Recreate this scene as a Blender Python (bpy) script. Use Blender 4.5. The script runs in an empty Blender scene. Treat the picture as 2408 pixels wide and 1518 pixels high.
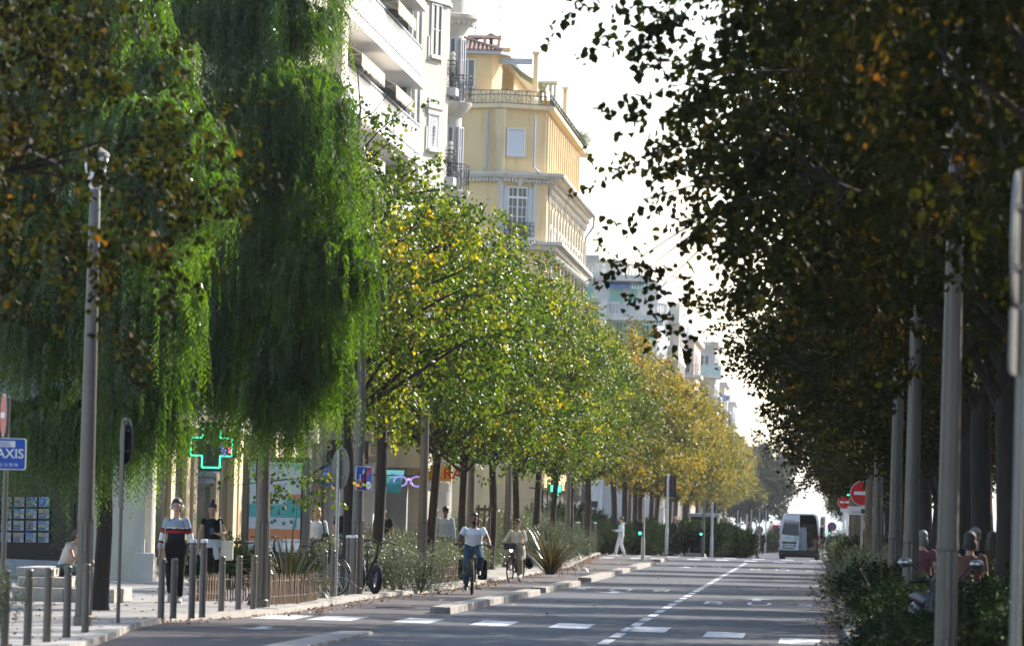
import bpy, bmesh, math, random
import numpy as np
from mathutils import Vector as V, Matrix
R_ = math.radians
rnd = random.Random(7)
C = bpy.context.scene.collection
# ---------------------------------------------------------------- camera model (metres; street runs along +Y)
F = 13400.; CZ = 1.68; SLOPE = .00254
YAW, PIT, ROL = R_(3.127), R_(1.774), R_(1.5)
cf = V((-math.sin(YAW)*math.cos(PIT), math.cos(YAW)*math.cos(PIT), math.sin(PIT)))
r0 = V((math.cos(YAW), math.sin(YAW), 0)); u0 = r0.cross(cf)
cr = r0*math.cos(ROL)+u0*math.sin(ROL); cu = -r0*math.sin(ROL)+u0*math.cos(ROL)
CAM = V((0, 0, CZ))

def dip(y):
    if y <= 252: return 0.
    t = min(1, (y-252)/55)
    return .62*t*t*(3-2*t)+max(0, y-307)*.0012
def G(y): return -SLOPE*y-dip(y)                      # height of the street surface
def P(px, py, y):                                     # point seen at a place in the photo, y metres down the street
    d = cf*F+cr*(px-1204)-cu*(py-759)
    return CAM+d*(y/d.y)
def gx(px, py, h=0.):                                 # point on the road surface (or h above it)
    d = cf*F+cr*(px-1204)-cu*(py-759)
    t = (CZ-h)/max(1e-6, -d.z-SLOPE*d.y)
    return d.x*t, d.y*t

# ---------------------------------------------------------------- materials
def nt(name):
    m = bpy.data.materials.new(name); m.use_nodes = True
    n = m.node_tree; n.nodes.clear()
    return m, n, n.nodes.new, n.links.new
def M(name, col, rough=.6, metal=0., var=.12, scale=4., bump=0., bscale=60., spec=.4, emit=None, es=1., fine=None, stretch=None, stain=0.):
    m, n, N, L = nt(name)
    out = N('ShaderNodeOutputMaterial'); b = N('ShaderNodeBsdfPrincipled')
    L(b.outputs[0], out.inputs[0])
    b.inputs['Roughness'].default_value = rough; b.inputs['Metallic'].default_value = metal
    b.inputs['Specular IOR Level'].default_value = spec
    tc = N('ShaderNodeTexCoord'); src = tc.outputs['Object']
    if stretch:
        mp = N('ShaderNodeMapping'); mp.inputs['Scale'].default_value = stretch
        L(src, mp.inputs[0]); src = mp.outputs[0]
    nz = N('ShaderNodeTexNoise'); nz.inputs['Scale'].default_value = scale; nz.inputs['Detail'].default_value = 6
    nz.inputs['Roughness'].default_value = .65
    L(src, nz.inputs['Vector'])
    rp = N('ShaderNodeValToRGB'); L(nz.outputs['Fac'], rp.inputs[0])
    rp.color_ramp.elements[0].position = .3; rp.color_ramp.elements[1].position = .7
    lo = [c*(1-var) for c in col]; hi = [min(1, c*(1+var)) for c in col]
    rp.color_ramp.elements[0].color = (*lo, 1); rp.color_ramp.elements[1].color = (*hi, 1)
    c = rp.outputs[0]
    if fine:                                          # fine speckle: (scale, amount)
        n2 = N('ShaderNodeTexNoise'); n2.inputs['Scale'].default_value = fine[0]; n2.inputs['Detail'].default_value = 3
        L(tc.outputs['Object'], n2.inputs['Vector'])
        mr = N('ShaderNodeMapRange'); L(n2.outputs['Fac'], mr.inputs[0])
        mr.inputs[1].default_value = .3; mr.inputs[2].default_value = .7
        mr.inputs[3].default_value = 1-fine[1]; mr.inputs[4].default_value = 1+fine[1]
        mx = N('ShaderNodeVectorMath'); mx.operation = 'SCALE'
        L(c, mx.inputs[0]); L(mr.outputs[0], mx.inputs['Scale']); c = mx.outputs[0]
    if stain:
        n3 = N('ShaderNodeTexNoise'); n3.inputs['Scale'].default_value = .9; n3.inputs['Detail'].default_value = 8
        mp3 = N('ShaderNodeMapping'); mp3.inputs['Scale'].default_value = (1.6, 1.6, .25)
        L(tc.outputs['Object'], mp3.inputs[0]); L(mp3.outputs[0], n3.inputs['Vector'])
        m3 = N('ShaderNodeMapRange'); L(n3.outputs['Fac'], m3.inputs[0])
        m3.inputs[1].default_value = .5; m3.inputs[2].default_value = .72
        m3.inputs[3].default_value = 1.; m3.inputs[4].default_value = 1-stain
        s3 = N('ShaderNodeVectorMath'); s3.operation = 'SCALE'
        L(c, s3.inputs[0]); L(m3.outputs[0], s3.inputs['Scale']); c = s3.outputs[0]
    L(c, b.inputs['Base Color'])
    if bump:
        nb = N('ShaderNodeTexNoise'); nb.inputs['Scale'].default_value = bscale; nb.inputs['Detail'].default_value = 4
        L(src, nb.inputs['Vector'])
        bp = N('ShaderNodeBump'); bp.inputs['Strength'].default_value = bump; bp.inputs['Distance'].default_value = .01
        L(nb.outputs['Fac'], bp.inputs['Height']); L(bp.outputs[0], b.inputs['Normal'])
    if emit:
        b.inputs['Emission Color'].default_value = (*emit, 1); b.inputs['Emission Strength'].default_value = es
    return m
def leafmat(name, stops, trans=.45, rough=.38, nscale=.5, bias=0., tcol=(1.25, 1.35, .5), spec=.5, wl=.55, wn=1.5):
    """leaves: hue picked per leaf, drifting in clumps through the crown; part of the light shines through"""
    m, n, N, L = nt(name)
    out = N('ShaderNodeOutputMaterial'); b = N('ShaderNodeBsdfPrincipled'); t = N('ShaderNodeBsdfTranslucent')
    mx = N('ShaderNodeMixShader'); mx.inputs[0].default_value = trans
    L(b.outputs[0], mx.inputs[1]); L(t.outputs[0], mx.inputs[2]); L(mx.outputs[0], out.inputs[0])
    b.inputs['Roughness'].default_value = rough; b.inputs['Specular IOR Level'].default_value = spec
    g = N('ShaderNodeNewGeometry'); tc = N('ShaderNodeTexCoord'); oi = N('ShaderNodeObjectInfo')
    nz = N('ShaderNodeTexNoise'); nz.inputs['Scale'].default_value = nscale; nz.inputs['Detail'].default_value = 3
    L(tc.outputs['Object'], nz.inputs['Vector'])
    a = N('ShaderNodeMath'); a.operation = 'MULTIPLY_ADD'; L(nz.outputs['Fac'], a.inputs[0])
    a.inputs[1].default_value = wn; a.inputs[2].default_value = -wn/2+bias+.46-wl/2
    a2 = N('ShaderNodeMath'); a2.operation = 'MULTIPLY_ADD'; L(g.outputs['Random Per Island'], a2.inputs[0])
    a2.inputs[1].default_value = wl; L(a.outputs[0], a2.inputs[2])
    a3 = N('ShaderNodeMath'); a3.operation = 'MULTIPLY_ADD'; L(oi.outputs['Random'], a3.inputs[0])
    a3.inputs[1].default_value = .16; L(a2.outputs[0], a3.inputs[2])
    rp = N('ShaderNodeValToRGB'); L(a3.outputs[0], rp.inputs[0])
    el = rp.color_ramp.elements
    while len(el) < len(stops): el.new(.5)
    for e, (p, c) in zip(el, stops): e.position = p; e.color = (*c, 1)
    L(rp.outputs[0], b.inputs['Base Color'])
    vm = N('ShaderNodeVectorMath'); vm.operation = 'MULTIPLY'; vm.inputs[1].default_value = tcol
    L(rp.outputs[0], vm.inputs[0]); L(vm.outputs[0], t.inputs['Color'])
    return m

# ---------------------------------------------------------------- mesh builder
class MB:
    def __init__(s): s.v = []; s.f = []; s.m = []; s.mi = 0
    def add(s, vs, fs):
        b = len(s.v); s.v += [tuple(p) for p in vs]
        s.f += [tuple(i+b for i in f) for f in fs]; s.m += [s.mi]*len(fs); return s
    def mat(s, i): s.mi = i; return s
    def box(s, x0, x1, y0, y1, z0, z1):
        return s.add([(x0,y0,z0),(x1,y0,z0),(x1,y1,z0),(x0,y1,z0),(x0,y0,z1),(x1,y0,z1),(x1,y1,z1),(x0,y1,z1)],
            [(0,3,2,1),(4,5,6,7),(0,1,5,4),(1,2,6,5),(2,3,7,6),(3,0,4,7)])
    def obox(s, c, ax, ay, az):
        c, ax, ay, az = V(c), V(ax), V(ay), V(az)
        return s.add([c+ax*i+ay*j+az*k for k in (-1,1) for j, i in ((-1,-1),(-1,1),(1,1),(1,-1))],
            [(0,3,2,1),(4,5,6,7),(0,1,5,4),(1,2,6,5),(2,3,7,6),(3,0,4,7)])
    def bar(s, a, b, w, h, up=(0,0,1)):               # a square bar from a to b
        a, b = V(a), V(b); d = (b-a)
        sd = d.cross(V(up)); sd = sd.normalized() if sd.length > 1e-6 else V((1,0,0))
        uu = sd.cross(d).normalized()
        return s.obox((a+b)/2, d/2, sd*w/2, uu*h/2)
    def quad(s, a, b, c, d): return s.add([a,b,c,d], [(0,1,2,3)])
    def tube(s, pts, rs, n=8, cap=True):
        pts = [V(p) for p in pts]
        if not isinstance(rs, (list, tuple)): rs = [rs]*len(pts)
        t = (pts[1]-pts[0]).normalized()
        a = t.orthogonal().normalized(); vs = []; fs = []
        for i, p in enumerate(pts):
            if i: 
                t2 = (pts[min(i+1, len(pts)-1)]-pts[i-1]).normalized()
                a = a-t2*a.dot(t2); a = a.normalized() if a.length > 1e-5 else t2.orthogonal().normalized(); t = t2
            b = t.cross(a)
            vs += [p+(a*math.cos(2*math.pi*k/n)+b*math.sin(2*math.pi*k/n))*rs[i] for k in range(n)]
        for i in range(len(pts)-1):
            fs += [(i*n+k, i*n+(k+1)%n, (i+1)*n+(k+1)%n, (i+1)*n+k) for k in range(n)]
        if cap: fs += [tuple(range(n))[::-1], tuple(range((len(pts)-1)*n, len(pts)*n))]
        return s.add(vs, fs)
    def loft(s, pts, rads, side=(1,0,0), n=14, cap=True):   # elliptical sections
        pts = [V(p) for p in pts]; vs = []; fs = []
        for i, p in enumerate(pts):
            t = (pts[min(i+1, len(pts)-1)]-pts[max(i-1, 0)]).normalized()
            sd = V(side); sd = (sd-t*sd.dot(t)).normalized(); fw = t.cross(sd)
            a, b = rads[i]
            vs += [p+sd*a*math.cos(2*math.pi*k/n)+fw*b*math.sin(2*math.pi*k/n) for k in range(n)]
        for i in range(len(pts)-1):
            fs += [(i*n+k, i*n+(k+1)%n, (i+1)*n+(k+1)%n, (i+1)*n+k) for k in range(n)]
        if cap: fs += [tuple(range(n))[::-1], tuple(range((len(pts)-1)*n, len(pts)*n))]
        return s.add(vs, fs)
    def lathe(s, prof, n=16, c=(0,0,0), a0=0., a1=2*math.pi):
        full = abs(a1-a0-2*math.pi) < 1e-6; m = n if full else n+1; vs = []; fs = []
        for rr, z in prof:
            vs += [(c[0]+rr*math.cos(a0+(a1-a0)*k/n), c[1]+rr*math.sin(a0+(a1-a0)*k/n), c[2]+z) for k in range(m)]
        for i in range(len(prof)-1):
            for k in range(n):
                k2 = (k+1) % m
                fs.append((i*m+k, i*m+k2, (i+1)*m+k2, (i+1)*m+k))
        if full: fs += [tuple(range(m))[::-1], tuple(range((len(prof)-1)*m, len(prof)*m))]
        return s.add(vs, fs)
    def prism(s, poly, lo, hi, ax='z'):               # polygon extruded along an axis
        k = len(poly)
        mk = {'z': lambda p, h: (p[0], p[1], h), 'y': lambda p, h: (p[0], h, p[1]), 'x': lambda p, h: (h, p[0], p[1])}[ax]
        vs = [mk(p, lo) for p in poly]+[mk(p, hi) for p in poly]
        return s.add(vs, [tuple(range(k))[::-1], tuple(range(k, 2*k))]+[(i, (i+1) % k, k+(i+1) % k, k+i) for i in range(k)])
    def ell(s, c, rx, ry, rz, n=12, m=8, rot=None):
        vs = []; fs = []
        for j in range(m+1):
            th = math.pi*j/m
            for k in range(n):
                p = V((rx*math.sin(th)*math.cos(2*math.pi*k/n), ry*math.sin(th)*math.sin(2*math.pi*k/n), -rz*math.cos(th)))
                vs.append(V(c)+(rot @ p if rot else p))
        for j in range(m): fs += [(j*n+k, j*n+(k+1) % n, (j+1)*n+(k+1) % n, (j+1)*n+k) for k in range(n)]
        return s.add(vs, fs)
    def disc(s, c, r, th=.004, n=28, facing='y'):      # plate facing the camera side
        pts = [(r*math.cos(2*math.pi*k/n), r*math.sin(2*math.pi*k/n)) for k in range(n)]
        b = len(s.v)
        s.prism(pts, -th/2, th/2, facing)
        s.v[b:] = [(p[0]+c[0], p[1]+c[1], p[2]+c[2]) for p in s.v[b:]]
        return s
    def tf(s, b, mtx): s.v[b:] = [tuple(mtx @ V(p)) for p in s.v[b:]]; return s
    def mesh(s, name, mats, smooth=False):
        me = bpy.data.meshes.new(name); me.from_pydata(s.v, [], s.f)
        for m in (mats if isinstance(mats, (list, tuple)) else [mats]): me.materials.append(m)
        if isinstance(mats, (list, tuple)) and len(mats) > 1: me.polygons.foreach_set('material_index', s.m)
        bm = bmesh.new(); bm.from_mesh(me)
        bmesh.ops.remove_doubles(bm, verts=bm.verts, dist=1e-6)
        bmesh.ops.recalc_face_normals(bm, faces=bm.faces); bm.to_mesh(me); bm.free()
        if smooth:
            me.polygons.foreach_set('use_smooth', [True]*len(me.polygons))
            me.set_sharp_from_angle(angle=R_(smooth if smooth > 1 else 40))
        return me

def link(name, data, parent=None, loc=(0,0,0), rz=0.):
    o = bpy.data.objects.new(name, data); C.objects.link(o)
    o.location = loc; o.rotation_euler = (0, 0, rz)
    if parent: o.parent = parent
    return o
def part(name, mb, mats, parent, smooth=False, bevel=0., label=None, loc=(0,0,0)):
    o = link(name, mb.mesh(name, mats, smooth), parent, loc)
    if bevel: bev(o, bevel)
    if label: o['label'] = label
    return o
def bev(o, w, seg=2):
    b = o.modifiers.new('bevel', 'BEVEL'); b.width = w; b.segments = seg; b.limit_method = 'ANGLE'; b.angle_limit = R_(40)
def thing(name, label, cat, loc=(0,0,0), rz=0., group=None):
    o = link(name, None, None, loc, rz); o.empty_display_size = .2
    return tag(o, label, cat, group)
def tag(o, label, cat, group=None):
    o['label'] = label; o['category'] = cat
    if group: o['group'] = group
    return o
def struct(name, mb, mats, smooth=False):
    o = link(name, mb.mesh(name, mats, smooth)); o['kind'] = 'structure'; return o
def dup(root, loc=None, rz=None, label=None, sc=None):
    r = root.copy(); C.objects.link(r)
    if loc is not None: r.location = loc
    if rz is not None: r.rotation_euler = (0, 0, rz)
    if label: r['label'] = label
    if sc: r.scale = sc if isinstance(sc, tuple) else (sc, sc, sc)
    for ch in list(root.children):
        c = ch.copy(); C.objects.link(c); c.parent = r
        for g in ch.children:
            d = g.copy(); C.objects.link(d); d.parent = c
    return r
def npmesh(name, verts, quads, mat):
    me = bpy.data.meshes.new(name); nv, nf, k = len(verts), len(quads), quads.shape[1]
    me.vertices.add(nv); me.vertices.foreach_set('co', verts.astype(np.float32).ravel())
    me.loops.add(nf*k); me.loops.foreach_set('vertex_index', quads.astype(np.int32).ravel())
    me.polygons.add(nf); me.polygons.foreach_set('loop_start', np.arange(0, nf*k, k, dtype=np.int32))
    me.update(calc_edges=True); me.materials.append(mat); return me
_txt = {}
def text_mb(mb, txt, size, org, ax=(1,0,0), ay=(0,0,1), align='CENTER', ext=.002, bold=0.):
    """letters as geometry: laid on a plane spanned by ax (reading direction) and ay (up)"""
    key = (txt, align, bold)
    if key not in _txt:
        c = bpy.data.curves.new('t', 'FONT'); c.body = txt; c.size = 1; c.align_x = align; c.align_y = 'CENTER'; c.offset = bold; c.resolution_u = 3
        o = bpy.data.objects.new('t', c); sc = TMP; sc.collection.objects.link(o)
        dg = tmp_dg()
        me = bpy.data.meshes.new_from_object(o.evaluated_get(dg), depsgraph=dg)
        _txt[key] = ([tuple(v.co) for v in me.vertices], [tuple(p.vertices) for p in me.polygons])
        bpy.data.objects.remove(o); bpy.data.curves.remove(c); bpy.data.meshes.remove(me)
    vs, fs = _txt[key]; ax, ay, org = V(ax), V(ay), V(org); sx = size
    nrm = ax.cross(ay).normalized()
    mb.add([org+ax*v[0]*sx+ay*v[1]*size+nrm*ext for v in vs], fs)
    return mb
TMP = bpy.data.scenes.new('tmp')
def tmp_dg():
    with bpy.context.temp_override(scene=TMP, view_layer=TMP.view_layers[0]):
        d = bpy.context.evaluated_depsgraph_get(); d.update(); return d
def fuse(name, mb, voxel, mats, parent=None, smooth=3, assign=None):
    """overlapping closed volumes grown together into one continuous skin"""
    me = bpy.data.meshes.new(name); me.from_pydata(mb.v, [], mb.f)
    bm = bmesh.new(); bm.from_mesh(me); bmesh.ops.recalc_face_normals(bm, faces=bm.faces); bm.to_mesh(me); bm.free()
    o = bpy.data.objects.new('t', me); TMP.collection.objects.link(o)
    r = o.modifiers.new('r', 'REMESH'); r.mode = 'VOXEL'; r.voxel_size = voxel
    if smooth:
        k = o.modifiers.new('s', 'SMOOTH'); k.iterations = smooth; k.factor = .5
    dg = tmp_dg()
    n = bpy.data.meshes.new_from_object(o.evaluated_get(dg), depsgraph=dg)
    bpy.data.objects.remove(o); bpy.data.meshes.remove(me)
    n.name = name; n.materials.clear()
    for m in (mats if isinstance(mats, (list, tuple)) else [mats]): n.materials.append(m)
    n.polygons.foreach_set('use_smooth', [True]*len(n.polygons))
    if assign: n.polygons.foreach_set('material_index', [assign(p.center) for p in n.polygons])
    return link(name, n, parent)
# ================================================================ sky, sun, camera
sc = bpy.context.scene
SUN_AZ, SUN_EL = R_(42), R_(32)                       # ahead of the camera, to the right of the street
w = bpy.data.worlds.new('World'); sc.world = w; w.use_nodes = True
n = w.node_tree; bg = n.nodes['Background']
sky = n.nodes.new('ShaderNodeTexSky'); sky.sky_type = 'NISHITA'; sky.sun_disc = False
sky.sun_elevation = SUN_EL; sky.sun_rotation = SUN_AZ; sky.air_density = 1.; sky.dust_density = 1.2; sky.ozone_density = 1.
n.links.new(sky.outputs[0], bg.inputs[0]); bg.inputs[1].default_value = .15
sl = bpy.data.lights.new('sun', 'SUN'); sl.energy = 5.; sl.angle = R_(.53); sl.color = (1, .93, .82)
so = bpy.data.objects.new('sun', sl); C.objects.link(so)
sd = V((math.sin(SUN_AZ)*math.cos(SUN_EL), math.cos(SUN_AZ)*math.cos(SUN_EL), math.sin(SUN_EL)))
so.rotation_euler = sd.to_track_quat('Z', 'Y').to_euler(); so.location = (60, 90, 80)
cd = bpy.data.cameras.new('camera'); cam = bpy.data.objects.new('camera', cd); C.objects.link(cam)
cam.matrix_world = Matrix(((cr.x, cu.x, -cf.x, CAM.x), (cr.y, cu.y, -cf.y, CAM.y), (cr.z, cu.z, -cf.z, CAM.z), (0, 0, 0, 1)))
cd.sensor_width = 36; cd.lens = F/2408*36; cd.clip_start = .5; cd.clip_end = 30000
cd.dof.use_dof = True; cd.dof.focus_distance = 125; cd.dof.aperture_fstop = 4.5
sc.camera = cam
sc.view_settings.view_transform = 'Standard'; sc.view_settings.look = 'None'; sc.view_settings.exposure = 1.12
cy = sc.cycles
cy.max_bounces = 7; cy.diffuse_bounces = 3; cy.glossy_bounces = 3; cy.transmission_bounces = 5; cy.volume_bounces = 0; cy.transparent_max_bounces = 6
cy.sample_clamp_indirect = 6; cy.sample_clamp_direct = 0; cy.use_denoising = True; cy.caustics_reflective = False; cy.caustics_refractive = False

# ================================================================ materials shared below
m_asph = M('asphalt', (.070, .075, .085), .78, var=.15, scale=.9, bump=.3, bscale=60, fine=(28., .16), spec=.3, stretch=(1.6, .07, 1), stain=.12)
m_bike = M('tinted_asphalt', (.084, .073, .074), .8, var=.14, scale=.5, bump=.35, bscale=90, fine=(28., .14), spec=.3)
m_paint = M('road_paint', (.50, .51, .53), .6, var=.22, scale=2.2, fine=(9., .25), stain=.2)
m_stone = M('kerb_granite', (.34, .315, .285), .75, var=.14, scale=2.5, fine=(45., .14), stain=.25)
m_conc = M('divider_concrete', (.30, .275, .25), .8, var=.12, scale=2., fine=(40., .12), stain=.35)
m_pave = M('paving', (.27, .255, .235), .8, var=.14, scale=1.2, fine=(20., .1))
m_soil = M('soil', (.055, .040, .030), .95, var=.3, scale=5)
m_ground = M('ground', (.22, .205, .19), .9, var=.15, scale=.2)
m_black = M('black_plastic', (.012, .012, .014), .45, var=.1)
m_rubber = M('rubber', (.015, .015, .016), .75, var=.2, scale=20)
m_alu = M('grey_metal_back', (.23, .22, .20), .5, .3, var=.1, scale=6)
m_pole = M('taupe_paint', (.150, .133, .114), .42, .25, var=.08, scale=3, fine=(14., .05))
m_galv = M('galvanised', (.46, .45, .43), .45, .35, var=.12, scale=8)
m_white = M('white_paint', (.80, .80, .79), .45, var=.05)
m_red = M('sign_red', (.55, .018, .022), .4, var=.05)
m_blue = M('sign_blue', (.012, .085, .42), .4, var=.05)
m_wood = M('chestnut_paling', (.115, .074, .046), .85, var=.3, scale=9, stretch=(1, 1, .15))
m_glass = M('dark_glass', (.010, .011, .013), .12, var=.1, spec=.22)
m_steel = M('steel', (.50, .50, .50), .25, .9, var=.08)

# ================================================================ ground, road, pavements
YS = [-40, -20, 0, 20, 40, 55, 70, 80, 90, 100, 115, 130, 150, 175, 200, 225, 240, 252]+list(range(258, 310, 6))+[330, 380, 450, 550, 700, 850, 1010]
def lerp(tab, y):
    if y <= tab[0][0]: return tab[0][1]
    for (a, b), (c, d) in zip(tab, tab[1:]):
        if y <= c: return b+(d-b)*(y-a)/(c-a)
    return tab[-1][1]
def strip(mb, xa, xb, y0, y1, dz, extra=()):
    """a sheet following the fall of the street between two edge lines"""
    fa = xa if callable(xa) else (lambda y: xa); fb = xb if callable(xb) else (lambda y: xb)
    ys = sorted(set([y0, y1]+[y for y in YS if y0 < y < y1]+[y for y in extra if y0 < y < y1]))
    vs = []; fs = []
    for y in ys: vs += [(fa(y), y, G(y)+dz), (fb(y), y, G(y)+dz)]
    for i in range(len(ys)-1): fs.append((2*i, 2*i+1, 2*i+3, 2*i+2))
    return mb.add(vs, fs)
KL = [(-40, -8.3), (60, -8.3), (66.9, -8.47), (71.2, -8.74), (74.5, -9.02), (77.7, -9.2), (81, -9.25), (83.7, -9.12), (86.2, -8.8), (89.4, -8.5), (95, -8.45), (106, -8.5),
      (112, -8.3), (117, -8.1), (125, -7.98), (150, -8.0), (175, -7.95), (188, -8.1), (198, -8.42), (215, -8.85), (230, -9.25), (250, -9.6), (300, -9.9), (600, -9.9), (1010, -9.0)]
KX = [y for y, _ in KL]
kl = lambda y: lerp(KL, y)
SW = .075                                             # pavement height on the left
mb = MB(); strip(mb, -500, 500, -40, 1010, 0); struct('ground', mb, m_ground)
mb = MB(); strip(mb, -6.2, .42, -40, 1008, .006); struct('road', mb, m_asph)
mb = MB(); strip(mb, kl, -6.2, -40, 1008, .006, KX); struct('cycle_lane', mb, m_bike)
mb = MB(); strip(mb, -40, lambda y: kl(y)-.30, -40, 1000, SW, KX); struct('left_pavement', mb, m_pave)
mb = MB(); strip(mb, 3.6, 40, -40, 1000, .08); struct('right_pavement', mb, m_pave)
mb = MB(); strip(mb, .70, 3.6, -40, 1000, .07); struct('planting_bed', mb, m_soil)
def kerb_line(mb, fx, wd, hgt, y0, y1, ln, side):
    y = y0
    while y < y1:
        L_ = ln if y < 300 else 6.; ya, yb = y, min(y+L_-.012, y1)
        for k in (0,):
            a, b = fx(ya), fx(yb); ga, gb = G(ya), G(yb); e = rnd.uniform(-.006, .006)
            vs = [(a, ya, ga-.1), (a+side*wd, ya, ga-.1), (b+side*wd, yb, gb-.1), (b, yb, gb-.1),
                  (a+side*.018, ya, ga+hgt+e), (a+side*wd, ya, ga+hgt+e), (b+side*wd, yb, gb+hgt+e), (b+side*.018, yb, gb+hgt+e)]
            mb.add(vs, [(0,3,2,1),(4,5,6,7),(0,1,5,4),(1,2,6,5),(2,3,7,6),(3,0,4,7)])
        y += L_
mb = MB(); kerb_line(mb, kl, .30, SW+.012, 40, 700, 1., -1); struct('left_kerb', mb, m_stone)
mb = MB(); kerb_line(mb, lambda y: .42, .28, .11, 30, 700, 1., 1); struct('right_kerb', mb, m_stone)
# paving joints and drain covers
mb = MB()
for y in np.arange(60, 130, 1.2):
    x1 = kl(y)-.34; mb.quad((-17, y, G(y)+SW+.004), (x1, y, G(y)+SW+.004), (x1, y+.02, G(y+.02)+SW+.004), (-17, y+.02, G(y+.02)+SW+.004))
for x in np.arange(-16.4, -9.6, .9): strip(mb, x, x+.015, 60, 130, SW+.0045)
struct('paving_joint_lines', mb, M('joint_sand', (.17, .155, .14), .9))
# ---------------------------------------------------------------- markings
mk = MB(); DZ = .011
def patch(x0, x1, y0, y1, sk=0.):                     # one painted bar
    mk.add([(x0, y0, G(y0)+DZ), (x1, y0+sk, G(y0+sk)+DZ), (x1, y1+sk, G(y1+sk)+DZ), (x0, y1, G(y1)+DZ)], [(0,1,2,3)])
y = 62.
while y < 226: patch(-2.87, -2.72, y, y+3.); y += 4.33
for x, yb in ((-8.2, 87.2), (-7.35, 87.4), (-6.1, 87.6), (-4.9, 87), (-3.7, 86.6), (-2.5, 85.6), (-1.32, 83.0), (-.22, 79.9)):
    if x < -6.3: patch(x-.34, x+.34, yb-1.6, yb+2.)
    else: patch(x-.29, x+.29, yb-1.7, yb+2.2, -.4)
for x, yb in ((-8.6, 233), (-7.4, 234.2), (-6.6, 236), (-5.1, 236.5), (-3.95, 237), (-2.75, 235), (-1.52, 232.4), (-.31, 230)): patch(x-.27, x+.27, yb-2.2, yb+2.4)
for x in np.arange(-8.8, .2, 1.25): patch(x-.28, x+.28, 246.5, 250)
def bus_word(x, y, flip):
    s = -1 if flip else 1
    for i, ch in enumerate('BUS'):
        text_mb(mk, ch, 1., (0, 0, 0)); vs, fs = _txt[(ch, 'CENTER', 0.)]
        nvs = len(vs); del mk.v[-nvs:]; del mk.f[-len(fs):]; del mk.m[-len(fs):]
        xs = x+s*(i-1)*.92
        mk.add([(xs+s*v[0]*.82, y+s*v[1]*5.6, G(y+s*v[1]*5.6)+DZ) for v in vs], fs)
def arrow(x, y, flip, ln=3.2):
    s = -1 if flip else 1; z = lambda yy: G(yy)+DZ+.002
    a, b, c = y-s*ln/2, y+s*.2, y+s*ln/2
    mk.add([(x-.09, a, z(a)), (x+.09, a, z(a)), (x+.09, b, z(b)), (x-.09, b, z(b))], [(0,1,2,3) if s > 0 else (3,2,1,0)])
    mk.add([(x-.42, b, z(b)), (x+.42, b, z(b)), (x, c, z(c))], [(0,1,2) if s > 0 else (2,1,0)])
bus_word(-4.5, 132, True); arrow(-4.5, 126.5, True); bus_word(-4.5, 203, True); arrow(-4.5, 196.5, True)
bus_word(-1.2, 196, False); arrow(-1.2, 203, False); arrow(-1.25, 121, False, 4.); bus_word(-1.15, 114.5, False)
for y in (108., 142., 176., 205.): patch(-7.2, -7.12, y, y+1.5)
arrow(-7.7, 79., True, 2.0)
for k in range(6): patch(-5.6+k*.9, -5.1+k*.9, 268+k, 270.5+k); patch(-4.6+k*.8, -4.2+k*.8, 330, 334)
struct('road_markings', mk, m_paint)
# cracks, patches, manholes in the carriageway
mb = MB()
for (x0, x1, y0, y1) in ((-1.4, -.2, 151, 152), (-4.9, -3.2, 142.5, 143.4), (-.9, .2, 109, 110), (-6.1, -5.2, 84.4, 85.), (-7.9, -7.2, 72, 73)):
    mb.add([(x0, y0, G(y0)+.0085), (x1, y0+.6, G(y0+.6)+.0085), (x1, y1, G(y1)+.0085), (x0, y1-.4, G(y1-.4)+.0085)], [(0,1,2,3)])
pts = [(-6.15, 86), (-6.1, 88), (-6.22, 90), (-6.05, 91.5), (-6.28, 93)]
for a, b in zip(pts, pts[1:]): mb.add([(a[0], a[1], G(a[1])+.009), (a[0]+.06, a[1], G(a[1])+.009), (b[0]+.05, b[1], G(b[1])+.009), (b[0], b[1], G(b[1])+.009)], [(0,1,2,3)])
struct('asphalt_repair', mb, M('tar', (.03, .03, .032), .7))
for (x, y, lb) in ((-4.7, 111, 'round iron manhole cover in the left traffic lane'), (-1.6, 163, 'far manhole cover in the right traffic lane'), (-7.3, 99, 'manhole cover in the tinted cycle lane')):
    mb = MB(); mb.lathe([(.36, 0), (.36, .012), (.33, .012), (.33, .009), (.02, .010)], 28); o = tag(link('manhole_cover', mb.mesh('manhole_cover', M('cast_iron', (.05, .048, .046), .5, .4, var=.3, scale=14) if y == 111 else bpy.data.materials['cast_iron']), None, (x, y, G(y)+.006)), lb, 'manhole cover')
# ---------------------------------------------------------------- lane dividers between road and cycle lane
def divider(x0, y0, x1, y1, label, wd=.36, h=.125):
    L_ = math.hypot(x1-x0, y1-y0); mb = MB(); seg = max(1, round(L_/1.0)); dx, dy = (x1-x0)/L_, (y1-y0)/L_
    for i in range(seg):
        a, b = L_*i/seg, L_*(i+1)/seg-.012
        if i == 0: poly = [(.0, .10), (.10, .0), (wd-.10, .0), (wd, .10), (wd, b-a), (0, b-a)]
        elif i == seg-1: poly = [(0, 0), (wd, 0), (wd, b-a-.1), (wd-.1, b-a), (.1, b-a), (0, b-a-.1)]
        else: poly = [(0, 0), (wd, 0), (wd, b-a), (0, b-a)]
        k = len(poly); vs = []
        for top in (0, 1):
            for px_, py_ in poly:
                s = a+py_; wx = px_ if not top else wd/2+(px_-wd/2)*.90
                vs.append((dx*s+wx-wd/2, dy*s, G(y0+dy*s)-G(y0)+(h if top else -.05)))
        mb.add(vs, [tuple(range(k))[::-1], tuple(range(k, 2*k))]+[(j, (j+1) % k, k+(j+1) % k, k+j) for j in range(k)])
    o = tag(link('lane_divider', mb.mesh('lane_divider', m_conc), None, (x0, y0, G(y0))), label, 'kerb', 'concrete dividers beside the cycle lane'); bev(o, .012); return o
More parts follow.
